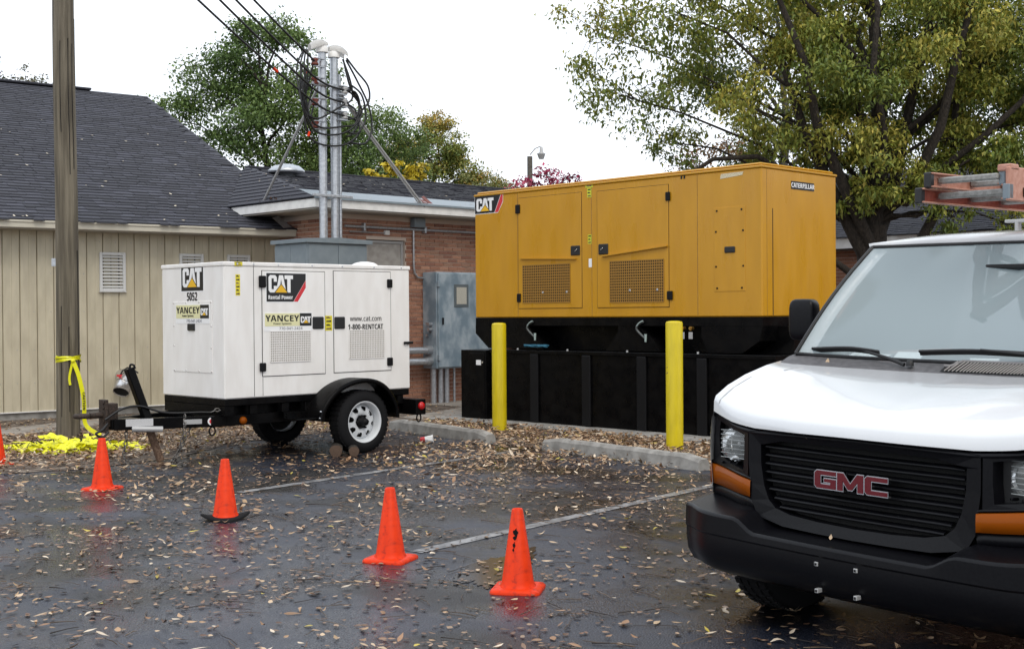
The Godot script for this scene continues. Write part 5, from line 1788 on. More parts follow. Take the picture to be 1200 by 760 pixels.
		part("fender_bolts", b, M.steel, t)
	# tail beam and lamps
	b = mk(t)
	b.box(Vector3(9.45, 0.375, -13.0), Vector3(9.60, 0.555, -11.25), 0.008)
	part("tail_beam", b, M.black, t)
	for z in [-11.25, -13.0]:
		b = mk(t)
		var sg := 1.0 if z > -12 else -1.0
		b.lathe(Transform3D(Basis(Vector3(1, 0, 0), Vector3(0, 0, sg), Vector3(0, -sg, 0)), Vector3(9.525, 0.478, z)), [Vector2(0.046, 0), Vector2(0.046, 0.014), Vector2(0.036, 0.028), Vector2(0.0, 0.033)], 18)
		part("tail_light", b, M.red_lens, t)


# ------------------------------------------------------------------ the yellow stationary generator
func yellow_generator() -> void:
	var o := Vector3(13.25, 0.04, -11.0)
	var t := thing("yellow_generator", "large yellow generator enclosure on a long black fuel tank base", "generator", o)
	var x0 := 12.44; var x1 := 14.07; var z0 := -13.46; var z1 := -8.51
	var b := mk(t)
	b.box(Vector3(x0, 1.485, z0), Vector3(x1, 3.235, z1), 0.014)
	var body := part("enclosure", b, M.yellow, t)
	b = mk(t)
	b.box(Vector3(x0 - 0.012, 3.232, z0 - 0.012), Vector3(x1 + 0.012, 3.262, z1 + 0.012), 0.008)
	b.box(Vector3(x0 + 0.02, 3.262, z0 + 0.02), Vector3(x1 - 0.02, 3.298, z1 - 0.02), 0.02)
	part("roof_cap", b, M.yellow_trim, t)
	var F := Transform3D(FX, Vector3(x0, 0, 0) - o)   # front face: u = world z
	b = MB.new()
	for u in [-12.577, -11.185, -9.447]:
		b.prism(F, [Vector2(u - 0.002, 1.50), Vector2(u + 0.002, 1.50), Vector2(u + 0.002, 3.225), Vector2(u - 0.002, 3.225)], 0.0, 0.0015)
	part("panel_seam", b, M.rust, body)
	var d1 := leaf_door("door", t, F * Transform3D(Basis(), Vector3(-12.558, 1.613, 0)), 1.194, 1.535, M.yellow, 0.006)
	var d2 := leaf_door("door", t, F * Transform3D(Basis(), Vector3(-11.082, 1.613, 0)), 1.188, 1.525, M.yellow, 0.006)
	var dark := mat(0.018, 0.013, 0.006, 0.8)
	mesh_grille(d1, F * Transform3D(Basis(), Vector3(-12.47, 1.692, 0)), 0.898, 0.515, 0.035, 0.014, mat(0.34, 0.17, 0.02, 0.5), dark)
	mesh_grille(d2, F * Transform3D(Basis(), Vector3(-10.861, 1.68, 0)), 0.892, 0.53, 0.035, 0.014, mat(0.34, 0.17, 0.02, 0.5), dark)
	for q in [[d1, -12.506, 2.30, -11.45, 2.262], [d2, -10.985, 2.275, -9.90, 2.365]]:
		b = MB.new()
		b.prism(F, [Vector2(q[1], q[2]), Vector2(q[3], q[4]), Vector2(q[3], q[4] + 0.014), Vector2(q[1], q[2] + 0.014)], 0.008, 0.045)
		part("rain_ledge", b, M.yellow_trim, q[0])
	blocks("latch", d1, F, [[-11.555, 2.312, -11.385, 2.444]], 0.022, M.plastic_dark, 0.01)
	blocks("latch", d2, F, [[-11.058, 2.306, -10.888, 2.445]], 0.022, M.plastic_dark, 0.01)
	b = MB.new()
	for u in [-11.45, -10.99]:
		b.obox(F * Transform3D(Basis(Vector3(0, 0, 1), 0.6), Vector3(u, 2.38, 0.024)), Vector3(0.05, 0.012, 0.012), 0.003)
	part("latch_handle", b, M.steel, t)
	blocks("hinge", t, F, [[-12.60, 2.938, -12.517, 3.062], [-12.58, 1.70, -12.513, 1.82], [-9.927, 2.935, -9.86, 3.045], [-9.912, 1.70, -9.83, 1.81]], 0.03, M.black_dull, 0.008)
	for u in [-12.08, -11.63, -10.52, -10.07]:
		b = MB.new()
		b.obox(F * Transform3D(Basis(), Vector3(u, 1.83, 0.018)), Vector3(0.03, 0.03, 0.01), 0.004)
		part("grille_bolt", b, M.steel, d1 if u < -11 else d2)
	warn_sticker(t, F * Transform3D(Basis(), Vector3(-11.29, 3.20, 0)), 0.13, 0.055, mat(0.6, 0.62, 0.03, 0.4), 1)
	warn_sticker(t, F * Transform3D(Basis(), Vector3(-11.26, 3.07, 0)), 0.075, 0.125, mat(0.6, 0.62, 0.03, 0.4), 3)
	warn_sticker(t, F * Transform3D(Basis(), Vector3(-11.253, 2.455, 0)), 0.065, 0.125, mat(0.6, 0.6, 0.03, 0.4), 3)
	plate("white_label", t, F * Transform3D(Basis(), Vector3(-11.24, 2.147, 0)), rect(0.055, 0.115), M.decal_white, 0.002)
	# access panel with bolts and a handle
	leaf_door("access_panel", t, F * Transform3D(Basis(), Vector3(-9.197, 1.79, -0.003)), 0.455, 1.01, M.yellow, 0.004)
	b = mk(t)
	for q in [[0.045, 0.04], [0.405, 0.04], [0.03, 0.30], [0.425, 0.30], [0.03, 0.72], [0.425, 0.72], [0.045, 0.97], [0.405, 0.97]]:
		b.rod(Vector3(x0 - 0.005, 1.79 + q[1], -9.197 + q[0]), Vector3(x0 - 0.014, 1.79 + q[1], -9.197 + q[0]), 0.013, 0.010, 8)
	part("panel_bolts", b, M.black_dull, t)
	blocks("pull_handle", t, F, [[-9.04, 2.25, -8.885, 2.325]], 0.02, M.plastic_dark, 0.012)
	b = MB.new()
	b.prism(F, [Vector2(-9.104, 3.142), Vector2(-8.78, 3.165), Vector2(-8.765, 3.205), Vector2(-9.09, 3.20)], 0.0, 0.003)
	part("masking_tape_strip", b, wander(Color(0.5, 0.42, 0.25), Color(0.72, 0.66, 0.5), 0.04, 3.0, 0.6), t)
	blocks("small_slot", t, F, [[-9.70, 3.19, -9.675, 3.245], [-9.655, 3.19, -9.63, 3.245]], 0.004, M.gap, 0.001)
	# logo plate at the upper left
	var L := F * Transform3D(Basis(), Vector3(-13.452, 2.985, 0))
	var w := 0.58
	var h := 0.25
	plate("decal_border", t, L * Transform3D(Basis(), Vector3(-0.006, -0.008, 0)), [Vector2(0, 0), Vector2(w * 0.84, 0), Vector2(w + 0.012, h * 0.60), Vector2(w + 0.012, h + 0.016), Vector2(0, h + 0.016)], M.decal_white, 0.001)
	plate("logo_decal", t, L * Transform3D(Basis(), Vector3(0, 0, 0.001)), [Vector2(0, 0), Vector2(w * 0.70, 0), Vector2(w * 0.93, h), Vector2(0, h)], M.decal_black, 0.001)
	plate("red_stripe", t, L * Transform3D(Basis(), Vector3(0, 0, 0.001)), [Vector2(w * 0.715, 0), Vector2(w * 0.83, 0), Vector2(w, h * 0.6), Vector2(w, h), Vector2(w * 0.945, h)], M.decal_red, 0.001)
	cat_logo(t, L * Transform3D(Basis(), Vector3(0.035, 0.03, 0.002)), 0.185, 1.04)
	# right end face
	var E := Transform3D(Basis(), Vector3(0, 0, z1) - o)
	plate("name_plate", t, E * Transform3D(Basis(), Vector3(13.055, 3.02, 0)), rect(0.50, 0.095), M.decal_black, 0.006)
	lettering("lettering", "CATERPILLAR", 0.055, M.decal_white, t, E * Transform3D(Basis(), Vector3(13.305, 3.0675, 0.007)), 1.04)
	b = MB.new()
	b.prism(E, [Vector2(12.655, 1.50), Vector2(12.668, 1.50), Vector2(12.668, 2.765), Vector2(12.655, 2.765)], 0.0, 0.002)
	part("panel_joint", b, M.gap, t)
	b = MB.new()
	b.prism(E, [Vector2(12.54, 1.50), Vector2(12.543, 1.50), Vector2(12.543, 3.225), Vector2(12.54, 3.225)], 0.0, 0.0015)
	part("corner_seam", b, M.rust, body)
	# black skid between enclosure and tank: rail, cut-away gussets
	b = mk(t)
	b.box(Vector3(x0, 1.37, z0), Vector3(x1, 1.483, z1), 0.006)
	b.prism(Transform3D(FX, Vector3(x0, 0, 0)), [Vector2(z0, 1.38), Vector2(z0, 1.26), Vector2(-13.19, 1.05), Vector2(-12.10, 1.05), Vector2(-12.18, 1.16), Vector2(-12.40, 1.38)], -1.5, -0.002)
	b.prism(Transform3D(FX, Vector3(x0, 0, 0)), [Vector2(-10.74, 1.38), Vector2(-10.74, 1.30), Vector2(-10.95, 1.05), Vector2(-10.05, 1.05), Vector2(-10.15, 1.20), Vector2(-10.40, 1.38)], -1.5, -0.002)
	b.prism(Transform3D(FX, Vector3(x0, 0, 0)), [Vector2(-9.40, 1.38), Vector2(-9.40, 1.25), Vector2(-9.30, 1.05), Vector2(-8.8, 1.05), Vector2(-8.55, 1.2), Vector2(z1, 1.38)], -1.5, -0.002)
	b.box(Vector3(x0 + 0.35, 1.04, -13.0), Vector3(x1 - 0.1, 1.37, z1 + 0.2))
	part("skid_base", b, M.black, t)
	# tank
	b = mk(t)
	b.box(Vector3(12.39, 0.042, -13.08), Vector3(14.12, 1.0, -8.3), 0.008)
	var tank := part("fuel_tank", b, M.black, t)
	b = mk(t)
	b.box(Vector3(12.36, 0.985, -13.1), Vector3(14.15, 1.035, -8.28), 0.006)
	part("tank_rim", b, M.black, tank)
	for u in [-12.20, -11.235, -10.29, -9.34]:
		b = mk(t)
		b.box(Vector3(12.355, 0.045, u - 0.075), Vector3(12.39, 0.983, u + 0.075), 0.008)
		part("tank_rib", b, M.black_dull, tank)
	b = mk(t)
	b.box(Vector3(12.31, 0.042, -13.64), Vector3(12.9, 1.022, -13.11), 0.008)
	b.box(Vector3(12.300, 0.10, -13.44), Vector3(12.31, 0.98, -13.13), 0.004)
	var fb := part("fill_box", b, M.black, t)
	plate("white_sticker", fb, Transform3D(FX, Vector3(12.299, 0, 0) - o) * Transform3D(Basis(), Vector3(-13.30, 0.81, 0)), rect(0.10, 0.072), M.decal_white, 0.002)
	b = mk(t)
	b.rod(Vector3(12.30, 0.85, -13.165), Vector3(12.29, 0.85, -13.165), 0.016, 0.016, 8)
	part("small_knob", b, M.steel, fb)
	b = mk(t)
	for u in [-12.55, -11.6, -10.55, -9.42]:
		b.rod(Vector3(12.40, 1.035, u), Vector3(12.40, 1.06, u), 0.016, 0.013, 8)
	part("rim_bolts", b, M.metal_grey, tank)
	# drain hoses with pale fittings
	for u in [-12.33, -10.36]:
		b = mk(t)
		b.tube(curve([Vector3(12.43, 1.43, u + 0.06), Vector3(12.40, 1.39, u - 0.01), Vector3(12.40, 1.33, u - 0.03), Vector3(12.42, 1.26, u + 0.03), Vector3(12.42, 1.22, u + 0.09)], 6), 0.014, 7)
		part("drain_hose", b, mat(0.10, 0.11, 0.11, 0.4), t)
		b = mk(t)
		b.tube(curve([Vector3(12.40, 1.44, u + 0.075), Vector3(12.385, 1.41, u + 0.02), Vector3(12.385, 1.37, u - 0.015)], 4), 0.008, 6)
		b.rod(Vector3(12.42, 1.27, u + 0.10), Vector3(12.42, 1.17, u + 0.10), 0.018, 0.014, 8)
		part("hose_fitting", b, mat(0.34, 0.42, 0.40, 0.35), t)
	for u in [-9.64, -9.515]:
		b = mk(t)
		b.rod(Vector3(12.42, 1.345, u), Vector3(12.375, 1.345, u), 0.026, 0.026, 10)
		b.rod(Vector3(12.375, 1.345, u), Vector3(12.36, 1.345, u), 0.018, 0.018, 6)
		part("brass_valve", b, mat(0.45, 0.28, 0.08, 0.3, 0.9), t)
		b = mk(t)
		b.box(Vector3(12.37, 1.215, u - 0.025), Vector3(12.376, 1.30, u + 0.035), 0.002)
		part("valve_tag", b, M.metal_grey, t)


# ------------------------------------------------------------------ the white van; local: x rearwards, y up, z to the van's own left (away from the lot)
func fx(s: float) -> float:   # how far the front face lies back at a distance s from the middle
	s = absf(s)
	return 0.062 + 0.06 * s * s + 0.085 * smoothstep(0.60, 0.97, s)


func prof(keys: Array, s: float) -> Vector2:   # keys: [s, x, y]
	s = absf(s)
	for i in keys.size() - 1:
		if s <= keys[i + 1][0]:
			var f: float = (s - keys[i][0]) / (keys[i + 1][0] - keys[i][0])
			return Vector2(lerpf(keys[i][1], keys[i + 1][1], f), lerpf(keys[i][2], keys[i + 1][2], f))
	return Vector2(keys[-1][1], keys[-1][2])


func span(n: int, w: float) -> Array:
	var a := []
	for i in n:
		a.append(-w + 2 * w * i / (n - 1.0))
	return a


const HOOD := [[[0.0, 0.0, 0.981], [0.3, 0.022, 0.977], [0.6, 0.085, 0.972], [0.75, 0.115, 0.985], [0.85, 0.145, 1.006], [0.94, 0.18, 1.026]],
	[[0.0, 0.006, 1.024], [0.3, 0.027, 1.022], [0.6, 0.088, 1.022], [0.75, 0.118, 1.036], [0.85, 0.148, 1.058], [0.94, 0.182, 1.078]],
	[[0.0, 0.035, 1.044], [0.3, 0.055, 1.043], [0.6, 0.115, 1.045], [0.75, 0.142, 1.06], [0.85, 0.168, 1.082], [0.94, 0.195, 1.105]],
	[[0.0, 0.14, 1.075], [0.3, 0.16, 1.08], [0.6, 0.24, 1.10], [0.75, 0.26, 1.122], [0.85, 0.27, 1.14], [0.94, 0.285, 1.155]],
	[[0.0, 0.32, 1.125], [0.3, 0.33, 1.132], [0.6, 0.38, 1.155], [0.75, 0.40, 1.176], [0.85, 0.41, 1.19], [0.94, 0.42, 1.205]],
	[[0.0, 0.56, 1.18], [0.3, 0.56, 1.187], [0.6, 0.575, 1.208], [0.75, 0.58, 1.225], [0.85, 0.585, 1.237], [0.94, 0.591, 1.249]],
	[[0.0, 0.93, 1.236], [0.3, 0.88, 1.24], [0.6, 0.80, 1.25], [0.75, 0.75, 1.256], [0.85, 0.715, 1.262], [0.94, 0.705, 1.268]],
	[[0.0, 0.95, 1.226], [0.3, 0.90, 1.23], [0.6, 0.82, 1.24], [0.75, 0.77, 1.246], [0.85, 0.73, 1.25], [0.94, 0.72, 1.256]]]
const GLASS_LOW := [[0.0, 1.04, 1.283], [0.3, 1.01, 1.285], [0.6, 0.93, 1.292], [0.8, 0.84, 1.30], [0.90, 0.787, 1.307]]
const GLASS_TOP := [[0.0, 1.64, 1.905], [0.3, 1.55, 1.902], [0.5, 1.42, 1.897], [0.76, 1.275, 1.89]]
const ROOF_LIP := [[0.0, 1.66, 1.915], [0.3, 1.57, 1.912], [0.5, 1.44, 1.907], [0.79, 1.285, 1.894]]


func ring_sheet(b: MB, outer: Array, inner: Array, dx0: float, dx1: float, deep: float) -> void:   # outlines in (s, y) of equal length: front ring and the inner reveal
	var n := outer.size()
	for i in n:
		var j := (i + 1) % n
		var o0 := Vector3(fx(outer[i].x) + dx0, outer[i].y, -outer[i].x)
		var o1 := Vector3(fx(outer[j].x) + dx0, outer[j].y, -outer[j].x)
		var i0 := Vector3(fx(inner[i].x) + dx1, inner[i].y, -inner[i].x)
		var i1 := Vector3(fx(inner[j].x) + dx1, inner[j].y, -inner[j].x)
		b.quad(o0, o1, i1, i0)
		b.quad(i0, i1, i1 + Vector3(deep, 0, 0), i0 + Vector3(deep, 0, 0))


func van() -> void:
	var t := thing("white_van", "white cargo van with black grille parked nose-on at the right", "van", Vector3(5.009, 0, -3.009))
	t.rotation_degrees = Vector3(0.8, -5.72, 0)
	var b := MB.new()
	# hood
	var ss := span(33, 0.94)
	var rows := []
	for k in HOOD:
		rows.append(ss.map(func(s): var p := prof(k, s); return Vector3(p.x, p.y, -s)))
	b.sheet(rows, 1, false)
	part("hood", b, M.van_white, t)
	# hood cut lines near the rear corners and a hood-to-fender line
	b = MB.new()
	for sg in [1.0, -1.0]:
		var line := []
		for k in [1, 2, 3, 4]:
			var p := prof(HOOD[k], 0.89)
			line.append(Vector3(p.x, p.y + 0.0005, -sg * (0.89)))
		b.tube(curve(line, 4), 0.002, 5)
		var q0 := prof(HOOD[5], 0.80)
		var q1 := prof(HOOD[6], 0.72)
		b.tube([Vector3(q0.x - 0.02, q0.y - 0.002, -sg * 0.80), Vector3((q0.x + q1.x) / 2, (q0.y + q1.y) / 2 + 0.0005, -sg * 0.76)], 0.0018, 5)
	part("hood_seam", b, mat(0.4, 0.4, 0.41, 0.6), t)
	# fender flanks, doors, body sides and rear
	b = MB.new()
	for sg in [1.0, -1.0]:
		rows = []
		for q in [[0.18, 0.94, 1.026, 0.955, 0.99, 0.965, 0.66], [0.20, 0.94, 1.105, 0.965, 1.0, 0.985, 0.62], [0.24, 0.94, 1.13, 0.97, 1.03, 0.99, 0.56], [0.285, 0.94, 1.155, 0.975, 1.06, 0.995, 0.66], [0.42, 0.94, 1.205, 0.98, 1.10, 1.0, 0.75], [0.591, 0.94, 1.249, 0.985, 1.12, 1.0, 0.79], [0.705, 0.94, 1.268, 0.985, 1.14, 1.0, 0.78], [0.88, 0.943, 1.275, 0.985, 1.145, 1.0, 0.70], [0.99, 0.945, 1.28, 0.985, 1.15, 1.0, 0.56], [1.04, 0.945, 1.28, 0.985, 1.15, 1.0, 0.42], [1.6, 0.945, 1.28, 0.985, 1.15, 1.0, 0.42], [3.0, 0.945, 1.28, 0.985, 1.15, 1.0, 0.42], [3.62, 0.945, 1.28, 0.985, 1.15, 1.0, 0.42], [3.67, 0.945, 1.28, 0.985, 1.15, 1.0, 0.58], [3.8, 0.945, 1.28, 0.985, 1.15, 1.0, 0.72], [4.05, 0.945, 1.28, 0.985, 1.15, 1.0, 0.79], [4.3, 0.945, 1.28, 0.985, 1.15, 1.0, 0.72], [4.43, 0.945, 1.28, 0.985, 1.15, 1.0, 0.58], [4.48, 0.945, 1.28, 0.985, 1.15, 1.0, 0.44], [5.3, 0.945, 1.28, 0.985, 1.15, 1.0, 0.44]]:
			rows.append([Vector3(q[0], q[2], -sg * q[1]), Vector3(q[0], q[4], -sg * q[3]), Vector3(q[0], 0.85, -sg * q[5]), Vector3(q[0], q[6], -sg * (q[5] - 0.02))])
		b.sheet(rows, 1, sg > 0)
	for sg in [1.0, -1.0]:   # upper sides behind the door glass
		rows = []
		for x in [2.35, 3.5, 5.25]:
			rows.append([Vector3(x, 1.96, -sg * 0.80), Vector3(x, 1.6, -sg * 0.90), Vector3(x, 1.28, -sg * 0.945)])
		b.sheet(rows, 1, sg > 0)
	b.quad(Vector3(5.3, 0.42, -0.98), Vector3(5.3, 0.42, 0.98), Vector3(5.28, 1.28, 0.945), Vector3(5.28, 1.28, -0.945))
	b.quad(Vector3(5.28, 1.28, -0.945), Vector3(5.28, 1.28, 0.945), Vector3(5.25, 1.97, 0.78), Vector3(5.25, 1.97, -0.78))
	part("body_side", b, M.van_white, t)
	for sg in [1.0, -1.0]:
		b = MB.new()
		for x in [1.12, 2.33]:
			b.tube([Vector3(x, 0.46, -sg * 0.986), Vector3(x, 0.85, -sg * 1.001), Vector3(x, 1.15, -sg * 0.986), Vector3(x, 1.275, -sg * 0.947)], 0.004, 5)
		b.tube([Vector3(1.12, 0.46, -sg * 0.986), Vector3(2.33, 0.46, -sg * 0.986)], 0.004, 5)
		var gap := part("door_gap", b, M.gap, t)
		b = MB.new()
		b.box(Vector3(2.08, 1.08, -sg * 0.985 - 0.02), Vector3(2.26, 1.12, -sg * 0.985 + 0.02), 0.008)
		part("door_handle", b, M.plastic, gap)
	# roof
	b = MB.new()
	rows = []
	ss = span(25, 0.79)
	rows.append(ss.map(func(s): var p := prof(ROOF_LIP, s); return Vector3(p.x, p.y, -s)))
	rows.append(ss.map(func(s): var p := prof(ROOF_LIP, s); return Vector3(p.x - 0.004, p.y + 0.016, -s)))
	for q in [[0.05, 0.042], [0.16, 0.062], [0.45, 0.082]]:
		rows.append(ss.map(func(s): var p := prof(ROOF_LIP, s); return Vector3(p.x + q[0], p.y + q[1] * (1.0 - 0.45 * pow(absf(s) / 0.79, 4)), -s)))
	for x in [2.6, 4.0, 5.25]:
		rows.append(ss.map(func(s): return Vector3(x, 1.995 - 0.045 * pow(absf(s) / 0.79, 4), -s)))
	b.sheet(rows, 1, false)
	part("roof", b, M.van_white, t)
	# windscreen
	b = MB.new()
	rows = []
	for i in 9:
		var f := i / 8.0
		var row := []
		for k in 21:
			var u := -1.0 + 2.0 * k / 20
			var p0 := prof(GLASS_LOW, u * 0.90)
			var p1 := prof(GLASS_TOP, u * 0.76)
			var bow := 0.035 * sin(PI * f)
			row.append(Vector3(lerpf(p0.x, p1.x, f) - bow * 0.6, lerpf(p0.y, p1.y, f) + bow * 0.55, -lerpf(0.90, 0.76, f) * u))
		rows.append(row)
	b.sheet(rows)
	var glass := StandardMaterial3D.new()
	glass.transparency = BaseMaterial3D.TRANSPARENCY_ALPHA
	glass.albedo_color = lin(0.56, 0.68, 0.72, 0.43)
	glass.roughness = 0.04
	glass.metallic_specular = 0.7
	glass.cull_mode = BaseMaterial3D.CULL_DISABLED
	part("windscreen", b, glass, t)
	# black seal round the glass
	b = MB.new()
	for e in [[0, false], [8, false], [0, true], [20, true]]:
		var line := []
		if e[1]:
			for i in 9:
				line.append(rows[i][e[0]])
		else:
			line = rows[e[0]].duplicate()
		b.tube(line, 0.011, 6)
	part("windscreen_seal", b, M.plastic_dark, t)
	# white pillars
	for sg in [1.0, -1.0]:
		b = MB.new()
		var outer := []
		for i in 9:
			var p: Vector3 = rows[i][20 if sg > 0 else 0]
			outer.append([p, p + Vector3(0.03, 0.0, -sg * 0.018), p + Vector3(0.09, -0.005, -sg * 0.012), p + Vector3(0.09, -0.02, sg * 0.03)])
		b.sheet(outer, 1, sg > 0)
		part("windscreen_pillar", b, M.van_white, t)
		b = MB.new()
		var dark := StandardMaterial3D.new()
		dark.albedo_color = lin(0.012, 0.014, 0.015)
		dark.roughness = 0.05
		b.quad(Vector3(1.0, 1.30, -sg * 0.935), Vector3(2.33, 1.30, -sg * 0.935), Vector3(2.33, 1.92, -sg * 0.79), Vector3(1.42, 1.88, -sg * 0.785))
		part("door_window", b, dark, t)
	# cowl between hood and glass
	b = MB.new()
	rows = []
	ss = span(25, 0.92)
	rows.append(ss.map(func(s): var p := prof(HOOD[6], minf(absf(s), 0.94)); return Vector3(p.x - 0.03, p.y - 0.006, -s)))
	rows.append(ss.map(func(s): var p := prof(HOOD[6], s); var q := prof(GLASS_LOW, s); return Vector3(lerpf(p.x, q.x, 0.5), lerpf(p.y, q.y, 0.5) + 0.004, -s)))
	rows.append(ss.map(func(s): var q := prof(GLASS_LOW, minf(absf(s), 0.9)); return Vector3(q.x + 0.01, q.y - 0.004, -s)))
	b.sheet(rows)
	part("cowl", b, wander(Color(0.07, 0.068, 0.072), Color(0.115, 0.11, 0.115), 0.02, 2.0, 0.55), t)
	# cowl vent: a raised slatted grille over the middle
	b = MB.new()
	rows = []
	for i in 21:
		var s := 0.10 - 0.62 * i / 20.0
		var p := prof(HOOD[6], s)
		var q := prof(GLASS_LOW, s)
		var f := 0.80 if i > 1 and i < 19 else 0.45
		rows.append([Vector3(p.x - 0.01, p.y + 0.006, -s), Vector3(lerpf(p.x, q.x, f), lerpf(p.y, q.y, f) + 0.012, -s)])
	b.sheet(rows)
	var vent := part("cowl_vent", b, M.gap, t)
	for i in 30:
		var s := 0.075 - 0.57 * i / 29.0
		var p := prof(HOOD[6], s)
		var q := prof(GLASS_LOW, s)
		b = MB.new()
		b.tube([Vector3(p.x - 0.01, p.y + 0.010, -s), Vector3(lerpf(p.x, q.x, 0.4), lerpf(p.y, q.y, 0.4) + 0.016, -s + 0.006), Vector3(lerpf(p.x, q.x, 0.8), lerpf(p.y, q.y, 0.8) + 0.016, -s + 0.01)], 0.0042, 4)
		part("slat", b, mat(0.30, 0.28, 0.27, 0.5), vent)
	b = MB.new()
	var edge := []
	for i in 21:
		var s := 0.10 - 0.62 * i / 20.0
		var p := prof(HOOD[6], s)
		var q := prof(GLASS_LOW, s)
		var f := 0.82 if i > 1 and i < 19 else 0.3
		edge.append(Vector3(lerpf(p.x, q.x, f), lerpf(p.y, q.y, f) + 0.017, -s))
	b.tube(edge, 0.009, 5)
	part("vent_frame", b, mat(0.2, 0.19, 0.19, 0.5), vent)
	# wipers
	for q in [[[[0.835, 1.335, 0.83], [0.875, 1.345, 0.62], [0.93, 1.328, 0.47]], [[0.90, 1.268, 0.30], [0.905, 1.302, 0.42], [0.90, 1.345, 0.62]]], [[[0.985, 1.335, 0.27], [1.015, 1.348, -0.02], [1.0, 1.343, -0.40]], [[0.95, 1.29, -0.58], [0.985, 1.335, -0.34], [1.01, 1.352, -0.06]]]]:
		b = MB.new()
		var bl := curve(q[0].map(func(p): return Vector3(p[0], p[1], -p[2])), 8)
		b.tube(bl, 0.008, 5)
		for i in bl.size() - 1:
			b.quad(bl[i], bl[i + 1], bl[i + 1] + Vector3(0.012, -0.022, 0), bl[i] + Vector3(0.012, -0.022, 0))
		var wp := part("wiper_blade", b, M.cable, t)
		b = MB.new()
		b.tube(curve(q[1].map(func(p): return Vector3(p[0], p[1], -p[2])), 6), 0.011, 6, 0.007)
		part("wiper_arm", b, M.cable, wp)
	b = MB.new()
	b.lathe(Transform3D(Basis(), Vector3(0.905, 1.262, -0.27)), [Vector2(0.02, 0.0), Vector2(0.02, 0.02), Vector2(0.012, 0.03), Vector2(0, 0.032)], 10)
	part("wiper_pivot", b, M.cable, t)
	# inside: dashboard, seats, dark rear wall added to block light, roof lining
	b = MB.new()
	rows = []
	ss = span(13, 0.86)
	for q in [[0.03, -0.015], [0.25, -0.01], [0.42, -0.045], [0.47, -0.16], [0.5, -0.5]]:
		rows.append(ss.map(func(s): var p := prof(GLASS_LOW, s); return Vector3(p.x + q[0], p.y + q[1], -s)))
	b.sheet(rows)
	part("dashboard", b, mat(0.14, 0.16, 0.165, 0.7), t)
	for s in [0.45, -0.45]:
		b = MB.new()
		b.obox(Transform3D(Basis(Vector3(0, 0, 1), -0.18), Vector3(2.15, 1.15, -s)), Vector3(0.16, 0.75, 0.50), 0.06)
		b.obox(Transform3D(Basis(Vector3(0, 0, 1), -0.18), Vector3(2.24, 1.62, -s)), Vector3(0.10, 0.20, 0.27), 0.045)
		b.box(Vector3(1.62, 0.72, -s - 0.25), Vector3(2.12, 0.88, -s + 0.25), 0.05)
		part("seat", b, mat(0.10, 0.11, 0.12, 0.8), t)
	b = MB.new()
	b.ring(Transform3D(Basis(Vector3(0, 0, 1), -0.5) * Basis(Vector3.UP, PI / 2), Vector3(1.52, 1.24, 0.45)), 0.19, 0.016, 28, 8)
	part("steering_wheel", b, M.plastic_dark, t)
	b = MB.new()
	b.box(Vector3(2.6, 0.5, -0.86), Vector3(2.63, 1.93, 0.86))
	b.box(Vector3(0.9, 0.48, -0.93), Vector3(2.6, 0.50, 0.93))
	part("light_blocker", b, mat(0.16, 0.175, 0.18, 0.8), t)
	b = MB.new()
	b.box(Vector3(1.70, 1.90, -0.76), Vector3(2.6, 1.925, 0.76))
	part("headliner", b, mat(0.22, 0.23, 0.23, 0.9), t)
	b = MB.new()
	b.obox(Transform3D(Basis(Vector3(0, 0, 1), 0.85), Vector3(1.47, 1.76, -0.05)), Vector3(0.02, 0.075, 0.26), 0.02)
	part("inside_mirror", b, M.plastic_dark, t)
	for q in [[1.12, 1.305, 0.42, 0.3, 0.14, 0.09], [1.05, 1.30, 0.62, -0.2, 0.28, 0.05], [1.18, 1.29, 0.02, 0.5, 0.14, 0.06]]:
		b = MB.new()
		b.obox(Transform3D(Basis(Vector3.UP, q[3]) * Basis(Vector3(0, 0, 1), 0.35), Vector3(q[0], q[1], -q[2])), Vector3(q[5], 0.003, q[4]))
		part("dash_paper", b, mat(0.75, 0.82, 0.82, 0.6), t)
	# front: black surround with the grille opening
	var outer := []
	var inner := []
	for q in [[-0.62, 0.945, -0.50, 0.905], [-0.45, 0.958, -0.42, 0.922], [-0.2, 0.962, -0.2, 0.925], [0.0, 0.965, 0.0, 0.926], [0.2, 0.962, 0.2, 0.925], [0.45, 0.958, 0.42, 0.922], [0.62, 0.945, 0.50, 0.905], [0.622, 0.90, 0.553, 0.895], [0.622, 0.80, 0.55, 0.80], [0.61, 0.70, 0.53, 0.70], [0.60, 0.62, 0.50, 0.635], [0.56, 0.55, 0.455, 0.598], [0.40, 0.52, 0.36, 0.577], [0.2, 0.515, 0.2, 0.567], [0.0, 0.513, 0.0, 0.563], [-0.2, 0.515, -0.2, 0.567], [-0.40, 0.52, -0.36, 0.577], [-0.56, 0.55, -0.455, 0.598], [-0.60, 0.62, -0.50, 0.635], [-0.61, 0.70, -0.53, 0.70], [-0.622, 0.80, -0.55, 0.80], [-0.622, 0.90, -0.553, 0.895]]:
		outer.append(Vector2(q[0], q[1] + (0.012 if q[1] > 0.93 else 0.0)))
		inner.append(Vector2(q[2], q[3]))
	b = MB.new()
	ring_sheet(b, outer, inner, -0.004, 0.01, 0.07)
	var gr := part("grille_surround", b, M.plastic, t)
	b = MB.new()
	for i in 20:
		var s0 := -0.6 + 1.2 * i / 20
		var s1 := s0 + 0.06
		b.quad(Vector3(fx(s0) + 0.075, 0.54, -s0), Vector3(fx(s1) + 0.075, 0.54, -s1), Vector3(fx(s1) + 0.075, 0.955, -s1), Vector3(fx(s0) + 0.075, 0.955, -s0))
	part("grille_back", b, M.gap, gr)
